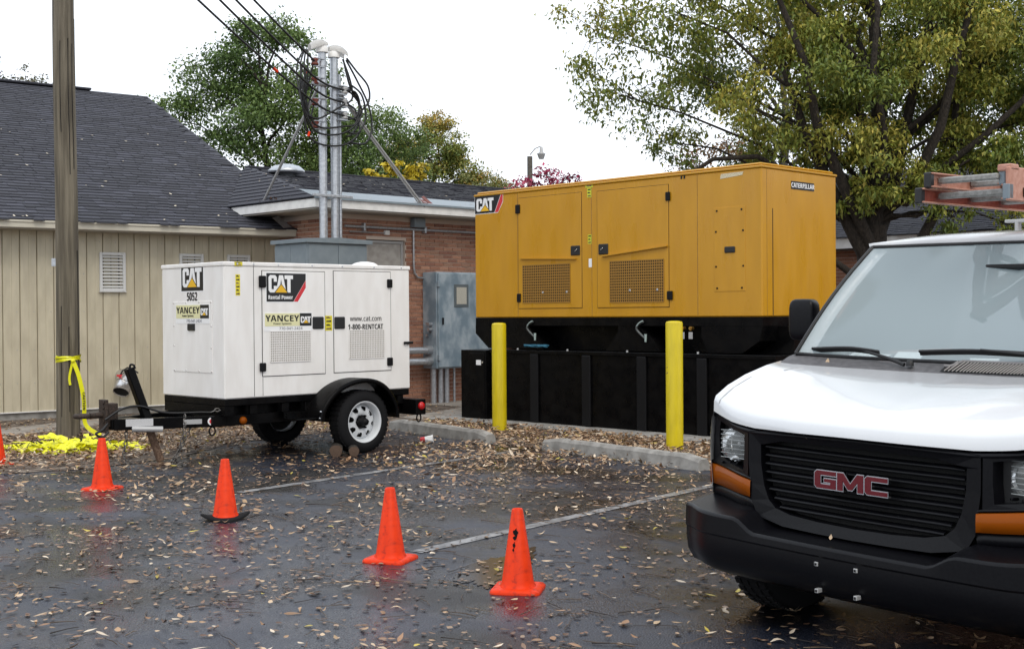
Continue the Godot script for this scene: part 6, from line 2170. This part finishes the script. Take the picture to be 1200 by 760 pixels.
	for i in 8:
		var y := 0.892 - 0.0405 * i
		var half := 0.535 if y > 0.72 else lerpf(0.42, 0.535, clampf((y - 0.58) / 0.14, 0, 1))
		b = MB.new()
		rows = []
		for k in 17:
			var s := -half + 2 * half * k / 16
			var x := fx(s) + 0.026
			rows.append([Vector3(x + 0.03, y - 0.017, -s), Vector3(x, y - 0.013, -s), Vector3(x - 0.003, y - 0.006, -s), Vector3(x + 0.012, y + 0.002, -s), Vector3(x + 0.04, y + 0.004, -s)])
		b.sheet(rows, 1)
		part("grille_slat", b, M.plastic, gr)
	# badge: red letters in bright edging
	var G := [Vector2(0.15, 0), Vector2(1.35, 0), Vector2(1.35, 0.56), Vector2(0.62, 0.56), Vector2(0.62, 0.37), Vector2(1.02, 0.37), Vector2(1.02, 0.24), Vector2(0.36, 0.24), Vector2(0.36, 0.76), Vector2(1.35, 0.76), Vector2(1.35, 1), Vector2(0.15, 1), Vector2(0, 0.85), Vector2(0, 0.15)]
	var Mm := [Vector2(0, 0), Vector2(0.33, 0), Vector2(0.33, 0.58), Vector2(0.68, 0.1), Vector2(0.92, 0.1), Vector2(1.27, 0.58), Vector2(1.27, 0), Vector2(1.6, 0), Vector2(1.6, 1), Vector2(1.24, 1), Vector2(0.8, 0.40), Vector2(0.36, 1), Vector2(0, 1)]
	var Cc := [Vector2(0.15, 0), Vector2(1.35, 0), Vector2(1.35, 0.24), Vector2(0.36, 0.24), Vector2(0.36, 0.76), Vector2(1.35, 0.76), Vector2(1.35, 1), Vector2(0.15, 1), Vector2(0, 0.85), Vector2(0, 0.15)]
	var bx := 0.0
	var BT := Transform3D(FX * Basis.from_scale(Vector3(0.0862, 0.080, 1)), Vector3(0.052, 0.737, -0.182))
	for q in [[G, 0.0], [Mm, 1.46], [Cc, 3.17]]:
		var poly: Array = q[0].map(func(p): return p + Vector2(q[1], 0))
		var big: Array = Array(Geometry2D.offset_polygon(PackedVector2Array(poly), 0.055, Geometry2D.JOIN_MITER)[0])
		b = MB.new()
		b.prism(BT, big, 0.0, 0.022)
		var lt := part("badge_letter", b, M.chrome_dull, gr)
		b = MB.new()
		b.prism(BT, poly, 0.02, 0.025)
		part("red_face", b, mat(0.12, 0.004, 0.009, 0.25), lt)
	# lamps: bezel recess, lens, bulb reflector; turn signals
	for sg in [1.0, -1.0]:
		b = MB.new()
		var oo := [Vector2(0.628, 0.955), Vector2(0.78, 0.975), Vector2(0.94, 1.015), Vector2(0.955, 0.90), Vector2(0.958, 0.765), Vector2(0.80, 0.742), Vector2(0.628, 0.725), Vector2(0.628, 0.84)]
		var ii := [Vector2(0.665, 0.932), Vector2(0.78, 0.95), Vector2(0.905, 0.975), Vector2(0.915, 0.90), Vector2(0.905, 0.805), Vector2(0.80, 0.772), Vector2(0.672, 0.757), Vector2(0.665, 0.84)]
		ring_sheet(b, oo.map(func(p): return Vector2(p.x * sg, p.y)), ii.map(func(p): return Vector2(p.x * sg, p.y)), -0.002, 0.004, 0.085)
		var bz := part("headlamp_bezel", b, M.plastic, t)
		b = MB.new()
		b.quad(Vector3(fx(0.66) + 0.085, 0.745, -sg * 0.655), Vector3(fx(0.92) + 0.04, 0.745, -sg * 0.925), Vector3(fx(0.92) + 0.04, 0.985, -sg * 0.925), Vector3(fx(0.66) + 0.085, 0.985, -sg * 0.655))
		part("bezel_floor", b, M.plastic_dark, bz)
		b = MB.new()
		for k in 4:
			b.obox(Transform3D(Basis(Vector3.UP, 0.25 * sg), Vector3(0.185, 0.778 - 0.002 * k, -sg * (0.72 + 0.05 * k))), Vector3(0.06, 0.012, 0.012), 0.003)
		part("bezel_rib", b, M.plastic, bz)
		var lens := MB.new()
		var lr := []
		for i in 9:
			var v := i / 8.0
			var row := []
			for k in 9:
				var u := k / 8.0
				var s := lerpf(0.705, 0.878, u)
				var y := lerpf(0.795, 0.942, v) 
				var cu := (u - 0.5) * 2
				var cv := (v - 0.5) * 2
				var rr := maxf(0, pow(absf(cu), 5) + pow(absf(cv), 5))
				s = lerpf(s, 0.7915, 0.10 * clampf(rr - 0.9, 0, 1))
				y = lerpf(y, 0.8685, 0.10 * clampf(rr - 0.9, 0, 1))
				row.append(Vector3(0.158 + 0.012 * (cu * cu + cv * cv), y, -sg * s))
			lr.append(row)
		lens.sheet(lr, 1, sg < 0)
		var lm := StandardMaterial3D.new()
		lm.transparency = BaseMaterial3D.TRANSPARENCY_ALPHA
		lm.albedo_color = lin(0.55, 0.58, 0.56, 0.22)
		lm.roughness = 0.06
		var ln := part("headlamp_lens", lens, lm, bz)
		b = MB.new()
		b.lathe(Transform3D(Basis(Vector3(0, 0, 1), PI / 2), Vector3(0.245, 0.868, -sg * 0.79)), [Vector2(0.0, 0.0), Vector2(0.03, 0.004), Vector2(0.055, 0.018), Vector2(0.075, 0.045), Vector2(0.085, 0.07)], 20)
		part("reflector", b, M.chrome, ln)
		b = MB.new()
		b.lathe(Transform3D(Basis(Vector3(0, 0, 1), PI / 2), Vector3(0.24, 0.868, -sg * 0.79)), [Vector2(0.012, 0.0), Vector2(0.012, 0.035), Vector2(0.0, 0.045)], 10)
		part("bulb", b, mat(0.6, 0.6, 0.6, 0.1), ln)
		b = MB.new()
		for k in 7:
			var v := k / 6.0
			b.tube([Vector3(0.168, lerpf(0.80, 0.937, v), -sg * 0.708), Vector3(0.165, lerpf(0.80, 0.937, v), -sg * 0.876)], 0.0025, 4)
		part("lens_flute", b, mat(0.35, 0.37, 0.37, 0.1), ln)
		# amber turn signal
		b = MB.new()
		rows = []
		for k in 13:
			var s := lerpf(0.605, 0.972, k / 12.0)
			var x := fx(s) - 0.004
			var yt := lerpf(0.716, 0.757, k / 12.0)
			var yb := lerpf(0.632, 0.652, k / 12.0)
			rows.append([Vector3(x + 0.02, yb, -sg * s), Vector3(x - 0.006, yb + 0.004, -sg * s), Vector3(x - 0.008, (yt + yb) / 2, -sg * s), Vector3(x - 0.006, yt - 0.004, -sg * s), Vector3(x + 0.02, yt, -sg * s)])
		rows.append(rows[-1].map(func(p): return p + Vector3(0.09, 0.004, -sg * 0.008)))
		b.sheet(rows, 1, sg < 0)
		part("turn_signal", b, M.amber, t)
		b = MB.new()
		rows = []
		for k in 13:
			var s := lerpf(0.60, 0.975, k / 12.0)
			var x := fx(s)
			var yt := lerpf(0.632, 0.652, k / 12.0)
			rows.append([Vector3(x + 0.06, yt - 0.085, -sg * s), Vector3(x + 0.01, yt - 0.05, -sg * s), Vector3(x + 0.002, yt - 0.004, -sg * s), Vector3(x + 0.03, yt, -sg * s)])
		b.sheet(rows, 1, sg < 0)
		rows = []
		for k in 13:
			var s := lerpf(0.605, 0.975, k / 12.0)
			var x := fx(s)
			var yt := lerpf(0.716, 0.757, k / 12.0)
			rows.append([Vector3(x + 0.03, yt, -sg * s), Vector3(x - 0.004, yt + 0.003, -sg * s), Vector3(x - 0.004, yt + 0.012, -sg * s), Vector3(x + 0.01, yt + 0.016, -sg * s)])
		b.sheet(rows, 1, sg < 0)
		part("lamp_trim", b, M.plastic, t)
	# strip right under the hood lip
	b = MB.new()
	rows = []
	for s in span(41, 0.955):
		var p := prof(HOOD[0], minf(absf(s), 0.94))
		rows.append([Vector3(fx(s) + 0.02, p.y - 0.035, -s), Vector3(fx(s) - 0.004, p.y - 0.028, -s), Vector3(fx(s) - 0.002, p.y - 0.012, -s), Vector3(fx(s) + 0.05, p.y - 0.006, -s), Vector3(fx(s) + 0.12, p.y - 0.004, -s)])
	b.sheet(rows, 1)
	part("header_panel", b, M.plastic, t)
	# dark core behind everything; its low box is added to darken the underside
	b = MB.new()
	b.box(Vector3(0.30, 0.45, -0.90), Vector3(0.9, 1.0, 0.90))
	b.box(Vector3(0.22, 0.20, -0.62), Vector3(4.6, 0.46, 0.62))
	b.box(Vector3(0.9, 0.40, -0.90), Vector3(5.2, 0.5, 0.90))
	part("dark_core", b, M.gap, t)
	# bumper
	b = MB.new()
	rows = []
	for s in span(61, 1.0):
		var a := absf(s)
		var raise := smoothstep(0.46, 0.60, a)
		var yt := lerpf(0.490, 0.548, raise) + 0.012 * smoothstep(0.7, 0.98, a)
		var xb := -0.085 + 0.05 * a * a + 0.075 * pow(smoothstep(0.72, 1.0, a), 2.0)
		rows.append([Vector3(fx(s) + 0.06, yt + 0.015 + 0.03 * raise, -s), Vector3(fx(s) - 0.005, yt + 0.012 + 0.022 * raise, -s), Vector3(xb + 0.014, yt + 0.004, -s), Vector3(xb + 0.004, yt - 0.001, -s), Vector3(xb, yt - 0.010, -s), Vector3(xb - 0.002, 0.452, -s), Vector3(xb + 0.006, 0.442, -s), Vector3(xb + 0.004, 0.40, -s), Vector3(xb + 0.018, 0.33, -s), Vector3(xb + 0.06, 0.272, -s), Vector3(xb + 0.14, 0.235, -s), Vector3(xb + 0.35, 0.25, -s)])
	for e in [0, 1]:
		var src: Array = rows[0] if e == 0 else rows[-1]
		var sgn := 1.0 if e == 0 else -1.0
		var extra := []
		for dxx in [0.10, 0.42]:
			extra.append(src.map(func(p): return Vector3(p.x + dxx, p.y, p.z + sgn * 0.006)))
		if e == 0:
			rows = [extra[1], extra[0]] + rows
		else:
			rows = rows + extra
	for band in [[0, 3, 1], [2, 5, 2], [4, 6, 3], [5, 7, 4], [6, 12, 5]]:
		b.sheet(rows.map(func(r): return r.slice(band[0], band[1])), band[2])
	var bump := part("bumper", b, M.plastic, t)
	for q in [[0.084, 0.412], [-0.127, 0.417], [0.08, 0.292], [-0.128, 0.297]]:
		b = MB.new()
		b.box(Vector3(-0.0875, q[1] - 0.0095, -q[0] - 0.0095), Vector3(-0.055, q[1] + 0.0095, -q[0] + 0.0095), 0.002)
		var nut := part("plate_nut", b, M.metal_grey, bump)
		b = MB.new()
		b.box(Vector3(-0.0895, q[1] - 0.005, -q[0] - 0.005), Vector3(-0.088, q[1] + 0.005, -q[0] + 0.005))
		part("nut_hole", b, M.gap, nut)
	# wheels
	for q in [[0.62, 1.0], [0.62, -1.0], [4.05, 1.0], [4.05, -1.0]]:
		b = MB.new()
		var at := Transform3D(Basis(Vector3(1, 0, 0), Vector3(0, 0, -q[1]), Vector3(0, q[1], 0)), Vector3(q[0], 0.358 - 0.012 * q[1], -q[1] * 0.80))
		b.lathe(at, [Vector2(0.20, -0.12), Vector2(0.34, -0.115), Vector2(0.368, -0.08), Vector2(0.370, 0.0), Vector2(0.368, 0.08), Vector2(0.34, 0.115), Vector2(0.215, 0.112)], 40)
		for i in 44:
			var a := TAU * i / 44
			for k in [-0.08, -0.03, 0.03, 0.08]:
				b.obox(at * Transform3D(Basis(Vector3.UP, -a), Vector3(cos(a) * 0.368, k, sin(a) * 0.368)), Vector3(0.014, 0.036, 0.034))
		var ty := part("tyre", b, M.rubber, t)
		b = MB.new()
		b.lathe(at, [Vector2(0.215, 0.10), Vector2(0.20, 0.06), Vector2(0.10, 0.07), Vector2(0.06, 0.10), Vector2(0.0, 0.105)], 28)
		part("rim", b, M.wheel_white, ty)
	# mirrors
	for sg in [1.0, -1.0]:
		b = MB.new()
		var mt := Transform3D(Basis(Vector3.UP, 0.15 * sg), Vector3(1.11, 1.485, -sg * 1.10))
		rows = []
		for i in 15:
			var la := -PI / 2 + PI * i / 14
			var row := []
			for k in 29:
				var lo := TAU * k / 28
				var sp := func(v: float) -> float: return signf(v) * pow(absf(v), 0.42)
				row.append(mt * Vector3(0.055 * sp.call(cos(la)) * sp.call(cos(lo)), 0.118 * sp.call(sin(la)), -0.080 * sp.call(cos(la)) * sp.call(sin(lo))))
			rows.append(row)
		b.sheet(rows)
		var mi := part("side_mirror", b, M.plastic, t)
		b = MB.new()
		b.tube([Vector3(1.10, 1.42, -sg * 1.02), Vector3(1.08, 1.38, -sg * 0.96), Vector3(1.06, 1.36, -sg * 0.92)], 0.03, 8)
		part("mirror_arm", b, M.plastic, mi)
	# roof rack: two hoops of flat bar
	b = MB.new()
	for x in [2.62, 4.6]:
		b.box(Vector3(x - 0.02, 2.075, -0.74), Vector3(x + 0.02, 2.095, 0.74), 0.004)
		for s in [0.66, -0.66]:
			b.box(Vector3(x - 0.022, 1.95, -s - 0.012), Vector3(x + 0.022, 2.09, -s + 0.012), 0.004)
	part("roof_rack", b, M.metal_grey, t)


func ladder() -> void:
	var t := thing("extension_ladder", "orange fibreglass extension ladder lying on the white van's roof rack", "ladder", Vector3(5.009, 0, -3.009))
	t.rotation_degrees = Vector3(0.8, -5.72, 0)
	var pinkish := wander(Color(0.42, 0.19, 0.13), Color(0.52, 0.27, 0.20), 0.03, 1.5, 0.55)
	var rungm := wander(Color(0.22, 0.215, 0.20), Color(0.34, 0.335, 0.32), 0.03, 2.0, 0.5, 0.3)
	var red := wander(Color(0.27, 0.05, 0.028), Color(0.36, 0.085, 0.05), 0.03, 1.5, 0.5)
	# two sections, the upper set between the rails of the lower
	for q in [[0.325, 2.100, 1.055, 0], [-0.105, 2.100, 1.16, 0], [0.285, 2.178, 1.075, 1], [-0.070, 2.178, 1.185, 1]]:
		var s: float = q[0]
		var b := MB.new()
		var into := -1.0 if s > 0 else 1.0
		var y: float = q[1]
		b.box(Vector3(q[2], y, -s - 0.004), Vector3(5.4, y + 0.075, -s + 0.004), 0.002)
		part("rail_web", b, red if q[3] == 0 else pinkish, t)
		b = MB.new()
		for yy in [y, y + 0.068]:
			b.box(Vector3(q[2], yy, minf(-s, -s - into * 0.032)), Vector3(5.4, yy + 0.008, maxf(-s, -s - into * 0.032)), 0.002)
		part("rail_flange", b, pinkish, t)
		b = MB.new()
		b.box(Vector3(q[2] - 0.012, y - 0.003, -s - 0.02), Vector3(q[2] + 0.03, y + 0.078, -s + 0.02), 0.006)
		part("rail_end_cap", b, M.plastic_dark if s > 0 else M.grey_paint, t)
	for k in 13:
		var b := MB.new()
		var x := 1.20 + 0.305 * k
		b.box(Vector3(x, 2.125, -0.31), Vector3(x + 0.038, 2.158, 0.09), 0.008)
		part("rung", b, rungm, t)
		b = MB.new()
		b.box(Vector3(x - 0.05, 2.20, -0.28), Vector3(x - 0.012, 2.233, 0.06), 0.008)
		part("rung", b, rungm, t)
	var b := MB.new()
	b.box(Vector3(1.15, 2.09, 0.10), Vector3(1.30, 2.26, 0.125), 0.006)
	b.box(Vector3(1.16, 2.24, 0.05), Vector3(1.24, 2.275, 0.125), 0.006)
	part("rung_lock", b, pinkish, t)
	b = MB.new()
	b.tube([Vector3(1.28, 2.16, 0.13), Vector3(1.28, 2.12, 0.13), Vector3(1.33, 2.12, 0.13), Vector3(1.33, 2.17, 0.13)], 0.007, 6)
	part("lock_spring", b, M.cable, t)


# ------------------------------------------------------------------ fallen leaves and twigs
func litter_mesh(l: float, w: float, curl: float, twist: float) -> ArrayMesh:
	var b := MB.new()
	var rows := []
	for i in 6:
		var f := i / 5.0
		var half: float = [0.06, 0.38, 0.5, 0.44, 0.24, 0.02][i] * w
		var x := (f - 0.5) * l
		var y := curl * l * pow((f - 0.5) * 2, 2)
		var a := twist * (f - 0.5)
		var side := Vector3(0, sin(a), cos(a)) * half
		rows.append([Vector3(x, y, 0) + side + Vector3(0, half * 0.2, 0), Vector3(x, y, 0), Vector3(x, y, 0) - side + Vector3(0, half * 0.2, 0)])
	b.sheet(rows)
	return b.done()


func leaf_colour() -> Color:
	var c := [Color(0.40, 0.255, 0.145), Color(0.50, 0.365, 0.235), Color(0.62, 0.51, 0.385), Color(0.28, 0.155, 0.08), Color(0.17, 0.095, 0.055), Color(0.10, 0.06, 0.04), Color(0.34, 0.22, 0.115), Color(0.46, 0.36, 0.06), Color(0.24, 0.14, 0.075)]
	var r := R.randf()
	var k := 0
	for lim in [0.20, 0.36, 0.46, 0.60, 0.71, 0.78, 0.91, 0.935]:
		if r > lim:
			k += 1
	return c[k] * R.randf_range(0.75, 1.2)


func dens(x: float, z: float, n: FastNoiseLite) -> float:   # leaves per square metre
	var c := n.get_noise_2d(x, z)
	var fine := n.get_noise_2d(x * 3.7 + 50, z * 3.7)
	var d := 36.0 * clampf(0.9 + 1.6 * c + 1.1 * fine, 0.15, 3.0)
	var piles := [[9.2, -9.7, 0.85, 420.0], [9.75, -8.9, 0.5, 260.0], [9.55, -11.0, 0.45, 160.0], [5.28, -10.0, 0.45, 90.0], [5.5, -9.2, 0.4, 110.0], [7.0, -7.9, 0.5, 120.0], [7.9, -8.6, 0.5, 130.0], [8.6, -9.9, 0.6, 120.0], [9.9, -10.4, 0.6, 240.0], [8.2, -9.2, 0.5, 90.0], [9.3, -8.6, 0.6, 130.0], [9.4, -7.6, 0.5, 90.0], [7.0, -8.9, 0.45, 70.0], [6.3, -7.9, 0.4, 60.0], [7.9, -10.4, 0.45, 80.0], [9.0, -10.9, 0.5, 60.0], [5.6, -8.5, 0.32, 110.0], [6.6, -9.9, 0.4, 60.0], [5.8, -10.5, 0.5, 50.0], [4.7, -11.6, 0.6, 45.0], [6.9, -11.2, 0.5, 50.0], [4.1, -3.9, 0.4, 30.0], [5.6, -7.0, 0.4, 45.0]]
	for p in piles:
		d += p[3] * exp(-((x - p[0]) * (x - p[0]) + (z - p[1]) * (z - p[1])) / (p[2] * p[2])) * clampf(0.7 + 1.5 * fine, 0.1, 2.0)
	# on the soil strip before the tank
	var back := lerpf(10.75, 10.0, clampf((z + 13.0) / 6.0, 0, 1))
	if x > back and z > -13.7:
		d = 600.0 * clampf(0.9 + 1.2 * fine + 0.6 * c, 0.15, 2.0)
		if x > 11.95:
			d *= 0.12
	# beneath and behind the trailer, round the tape heap
	var front := -12.7 if x < 4.5 else lerpf(-12.5, -13.5, clampf((x - 6.5) / 3.5, 0, 1))
	if x < 10.8 and z < front:
		d = 560.0 * clampf(0.85 + 1.4 * fine + 0.7 * c, 0.1, 2.0) * (1.0 - smoothstep(-15.3, -16.3, z) * 0.9)
		if z < -17.6:
			d = 80.0
	elif x < 10.5 and z < front + 0.9:
		d += 60.0 * clampf(0.7 + 1.5 * fine, 0, 2)
	return d


func leaves() -> void:
	var n := FastNoiseLite.new()
	n.seed = 77
	n.frequency = 0.55
	n.fractal_octaves = 3
	var meshes := [litter_mesh(0.075, 0.026, 0.05, 0.4), litter_mesh(0.062, 0.028, 0.09, -0.4), litter_mesh(0.088, 0.022, 0.04, 0.7), litter_mesh(0.054, 0.030, 0.12, 0.3), litter_mesh(0.075, 0.020, 0.26, 1.4)]
	var rng_area := Rect2(0.5, -18.4, 13.4, 17.9)
	var cam := Vector3(0, 1.55, 0)
	var fwd := Basis.from_euler(Vector3(deg_to_rad(-0.52), deg_to_rad(-44.4), deg_to_rad(-0.42)))
	var all := []
	var most := 620.0
	for i in int(rng_area.size.x * rng_area.size.y * most):
		var x := rng_area.position.x + R.randf() * rng_area.size.x
		var z := rng_area.position.y + R.randf() * rng_area.size.y
		if R.randf() * most > dens(x, z, n):
			continue
		if x > 12.2 and z > -13.7 or x > 10.98 and x < 12.2 and z < -15.5:
			continue
		var local := fwd.inverse() * (Vector3(x, 0, z) - cam)
		if local.z > -2.5 or absf(local.x / local.z) > 0.46:
			continue
		all.append([-local.z, x, z])
	all.sort_custom(func(a, b): return a[0] < b[0])
	var where := [[], [], [], [], []]
	var cols := [PackedColorArray(), PackedColorArray(), PackedColorArray(), PackedColorArray(), PackedColorArray()]
	var tones := []
	for k in 12:
		var m := StandardMaterial3D.new()
		m.albedo_color = leaf_colour().linear_to_srgb()
		m.roughness = 0.5
		m.cull_mode = BaseMaterial3D.CULL_DISABLED
		tones.append(m)
	var single := 0
	for q in all:
		var k := R.randi() % 5
		var sc := R.randf_range(0.5, 1.15) * (1.3 if R.randf() < 0.08 else 1.0)
		var dense: float = clampf(dens(q[1], q[2], n) / 200.0, 0, 1)
		var tilt := 0.07 + 0.42 * dense
		var y := 0.006 + R.randf() * 0.055 * dense + (0.006 if q[1] > 10.0 or q[2] < -12.5 else 0.0)
		var bs := Basis(Vector3.UP, R.randf() * TAU) * Basis(Vector3.RIGHT, R.randfn() * tilt + (PI if R.randf() < 0.3 else 0.0)) * Basis(Vector3(0, 0, 1), R.randfn() * tilt * 0.7)
		var at := Transform3D(bs.scaled(Vector3.ONE * sc), Vector3(q[1], y + 0.005, q[2]))
		if single < 290:
			single += 1
			var tn := R.randi() % 12
			var o := part("fallen_leaf", meshes[k], tones[tn], self, at)
			var g: float = tones[tn].albedo_color.get_luminance()
			var word := "pale straw coloured" if g > 0.62 else "tan" if g > 0.5 else "mid brown" if g > 0.4 else "dark brown"
			if tones[tn].albedo_color.b < 0.35 * tones[tn].albedo_color.r:
				word = "yellow"
			tag(o, "%s %s fallen leaf lying on the wet asphalt close to the camera" % [["flat", "small rounded", "long narrow", "short broad", "curled up"][k], word], "leaf", "fallen leaves on the wet asphalt")
		else:
			where[k].append(at)
			cols[k].append(leaf_colour())
	for k in 5:
		tag(scatter("leaf_litter", meshes[k], M.litter, where[k], cols[k], self), "brown and tan fallen leaves drifted over asphalt and soil", "leaf litter", "fallen leaves drifted over the lot")
	# torn brown fragments matted between the leaves
	var fw := []
	var fc := PackedColorArray()
	var frag := litter_mesh(0.034, 0.018, 0.06, 0.4)
	for i in 60000:
		var x := R.randf_range(1.0, 11.9)
		var z := R.randf_range(-17.0, -0.8)
		var p := clampf(0.16 + 1.5 * n.get_noise_2d(x * 0.8 + 9, z * 0.8) + 0.9 * n.get_noise_2d(x * 3.1, z * 3.1 + 20), 0.0, 1.0) * 0.55 + clampf(dens(x, z, n) / 420.0, 0, 0.5)
		if R.randf() > p:
			continue
		var local := fwd.inverse() * (Vector3(x, 0, z) - cam)
		if local.z > -2.5 or absf(local.x / local.z) > 0.46:
			continue
		fw.append(Transform3D((Basis(Vector3.UP, R.randf() * TAU) * Basis(Vector3.RIGHT, R.randfn() * 0.15)).scaled(Vector3.ONE * R.randf_range(0.5, 1.5)), Vector3(x, 0.008 + (0.006 if x > 10.0 or z < -12.5 else 0.0), z)))
		fc.append([Color(0.16, 0.085, 0.05), Color(0.25, 0.15, 0.09), Color(0.10, 0.055, 0.035), Color(0.34, 0.23, 0.15)][R.randi() % 4] * R.randf_range(0.7, 1.2))
	tag(scatter("leaf_fragments", frag, M.litter, fw, fc, self), "torn brown leaf fragments matted over the wet asphalt", "leaf litter", "fallen leaves drifted over the lot")
	# pine needles and twigs
	var st := MB.new()
	st.tube([Vector3(-0.5, 0, 0), Vector3(-0.15, 0.012, 0.03), Vector3(0.2, 0.004, -0.02), Vector3(0.5, 0, 0.03)], 0.012, 4, 0.006)
	var tm := st.done()
	var tw := []
	var tc := PackedColorArray()
	for i in 1900:
		var x := R.randf_range(1.0, 10.5)
		var z := R.randf_range(-13.5, -1.0)
		var l := R.randf_range(0.05, 0.22)
		if n.get_noise_2d(x * 1.3, z * 1.3) < -0.12 and R.randf() < 0.7:
			continue
		tw.append(Transform3D((Basis(Vector3.UP, R.randf() * TAU)).scaled(Vector3(l, R.randf_range(0.15, 0.3), R.randf_range(0.15, 0.3))), Vector3(x, 0.008, z)))
		tc.append([Color(0.03, 0.02, 0.015), Color(0.09, 0.06, 0.04), Color(0.16, 0.11, 0.07)][R.randi() % 3])
	tag(scatter("twigs", tm, M.litter, tw, tc, self), "thin dark twigs and pine needles strewn over the wet asphalt", "twigs")
	# a few leaves that came to rest on things
	var spots := [[Vector3(0.075, 0.965, -0.258), "tan leaf stuck upright on the van's grille surround", 1.2], [Vector3(-0.01, 0.528, -0.06), "small tan leaf lying on the van's black bumper ledge", 0.8], [Vector3(0.80, 1.272, -0.70), "pale curled leaf on the rear left of the van's hood", 1.1]]
	var vt := Transform3D(Basis.from_euler(Vector3(deg_to_rad(0.8), deg_to_rad(-5.72), 0)), Vector3(5.009, 0, -3.009))
	for q in spots:
		var o := part("fallen_leaf", meshes[3], tones[1], self, vt * Transform3D(Basis(Vector3(0.2, 0.3, 1).normalized(), 1.1) * Basis.from_scale(Vector3.ONE * 0.62 * q[2]), q[0]))
		tag(o, q[1], "leaf")
	# pale leaves on the two roofs
	var rw := []
	var rc := PackedColorArray()
	var br := Transform3D(Basis(Vector3.UP, deg_to_rad(-7.7)), Vector3(8.8935, 0, -18.521))
	for i in 40:
		var f := pow(R.randf(), 2.2)
		var p := Vector3(R.randf_range(-1.5, 3.4), lerpf(2.99, 5.6, f), lerpf(0.45, -5.6, f))
		rw.append(Transform3D(br.basis * Basis(Vector3.RIGHT, 0.4) * Basis(Vector3.UP, R.randf() * TAU).scaled(Vector3.ONE * R.randf_range(0.5, 1.3)), br * p + Vector3(0, 0.03, 0)))
		rc.append(Color(0.62, 0.54, 0.42) * R.randf_range(0.7, 1.2))
	for i in 60:
		var f := pow(R.randf(), 1.5)
		rw.append(Transform3D(Basis(Vector3.RIGHT, 0.22) * Basis(Vector3.UP, R.randf() * TAU).scaled(Vector3.ONE * R.randf_range(0.5, 1.2)), Vector3(R.randf_range(11.5, 16.0), lerpf(3.40, 4.2, f), lerpf(-16.15, -19.8, f))))
		rc.append(Color(0.55, 0.46, 0.34) * R.randf_range(0.6, 1.2))
	for i in 70:   # the brown drift where the eave meets the beige roof
		rw.append(Transform3D(Basis(rand_dir(), R.randf() * TAU), Vector3(11.52 + R.randf() * 0.45, 3.385 + R.randf() * 0.06, -16.7 - R.randf() * 1.5)))
		rc.append(Color(0.10, 0.055, 0.035) * R.randf_range(0.6, 1.6))
	tag(scatter("roof_leaves", meshes[1], M.litter, rw, rc, self), "stray pale leaves lying on the dark shingle roofs", "leaf litter")
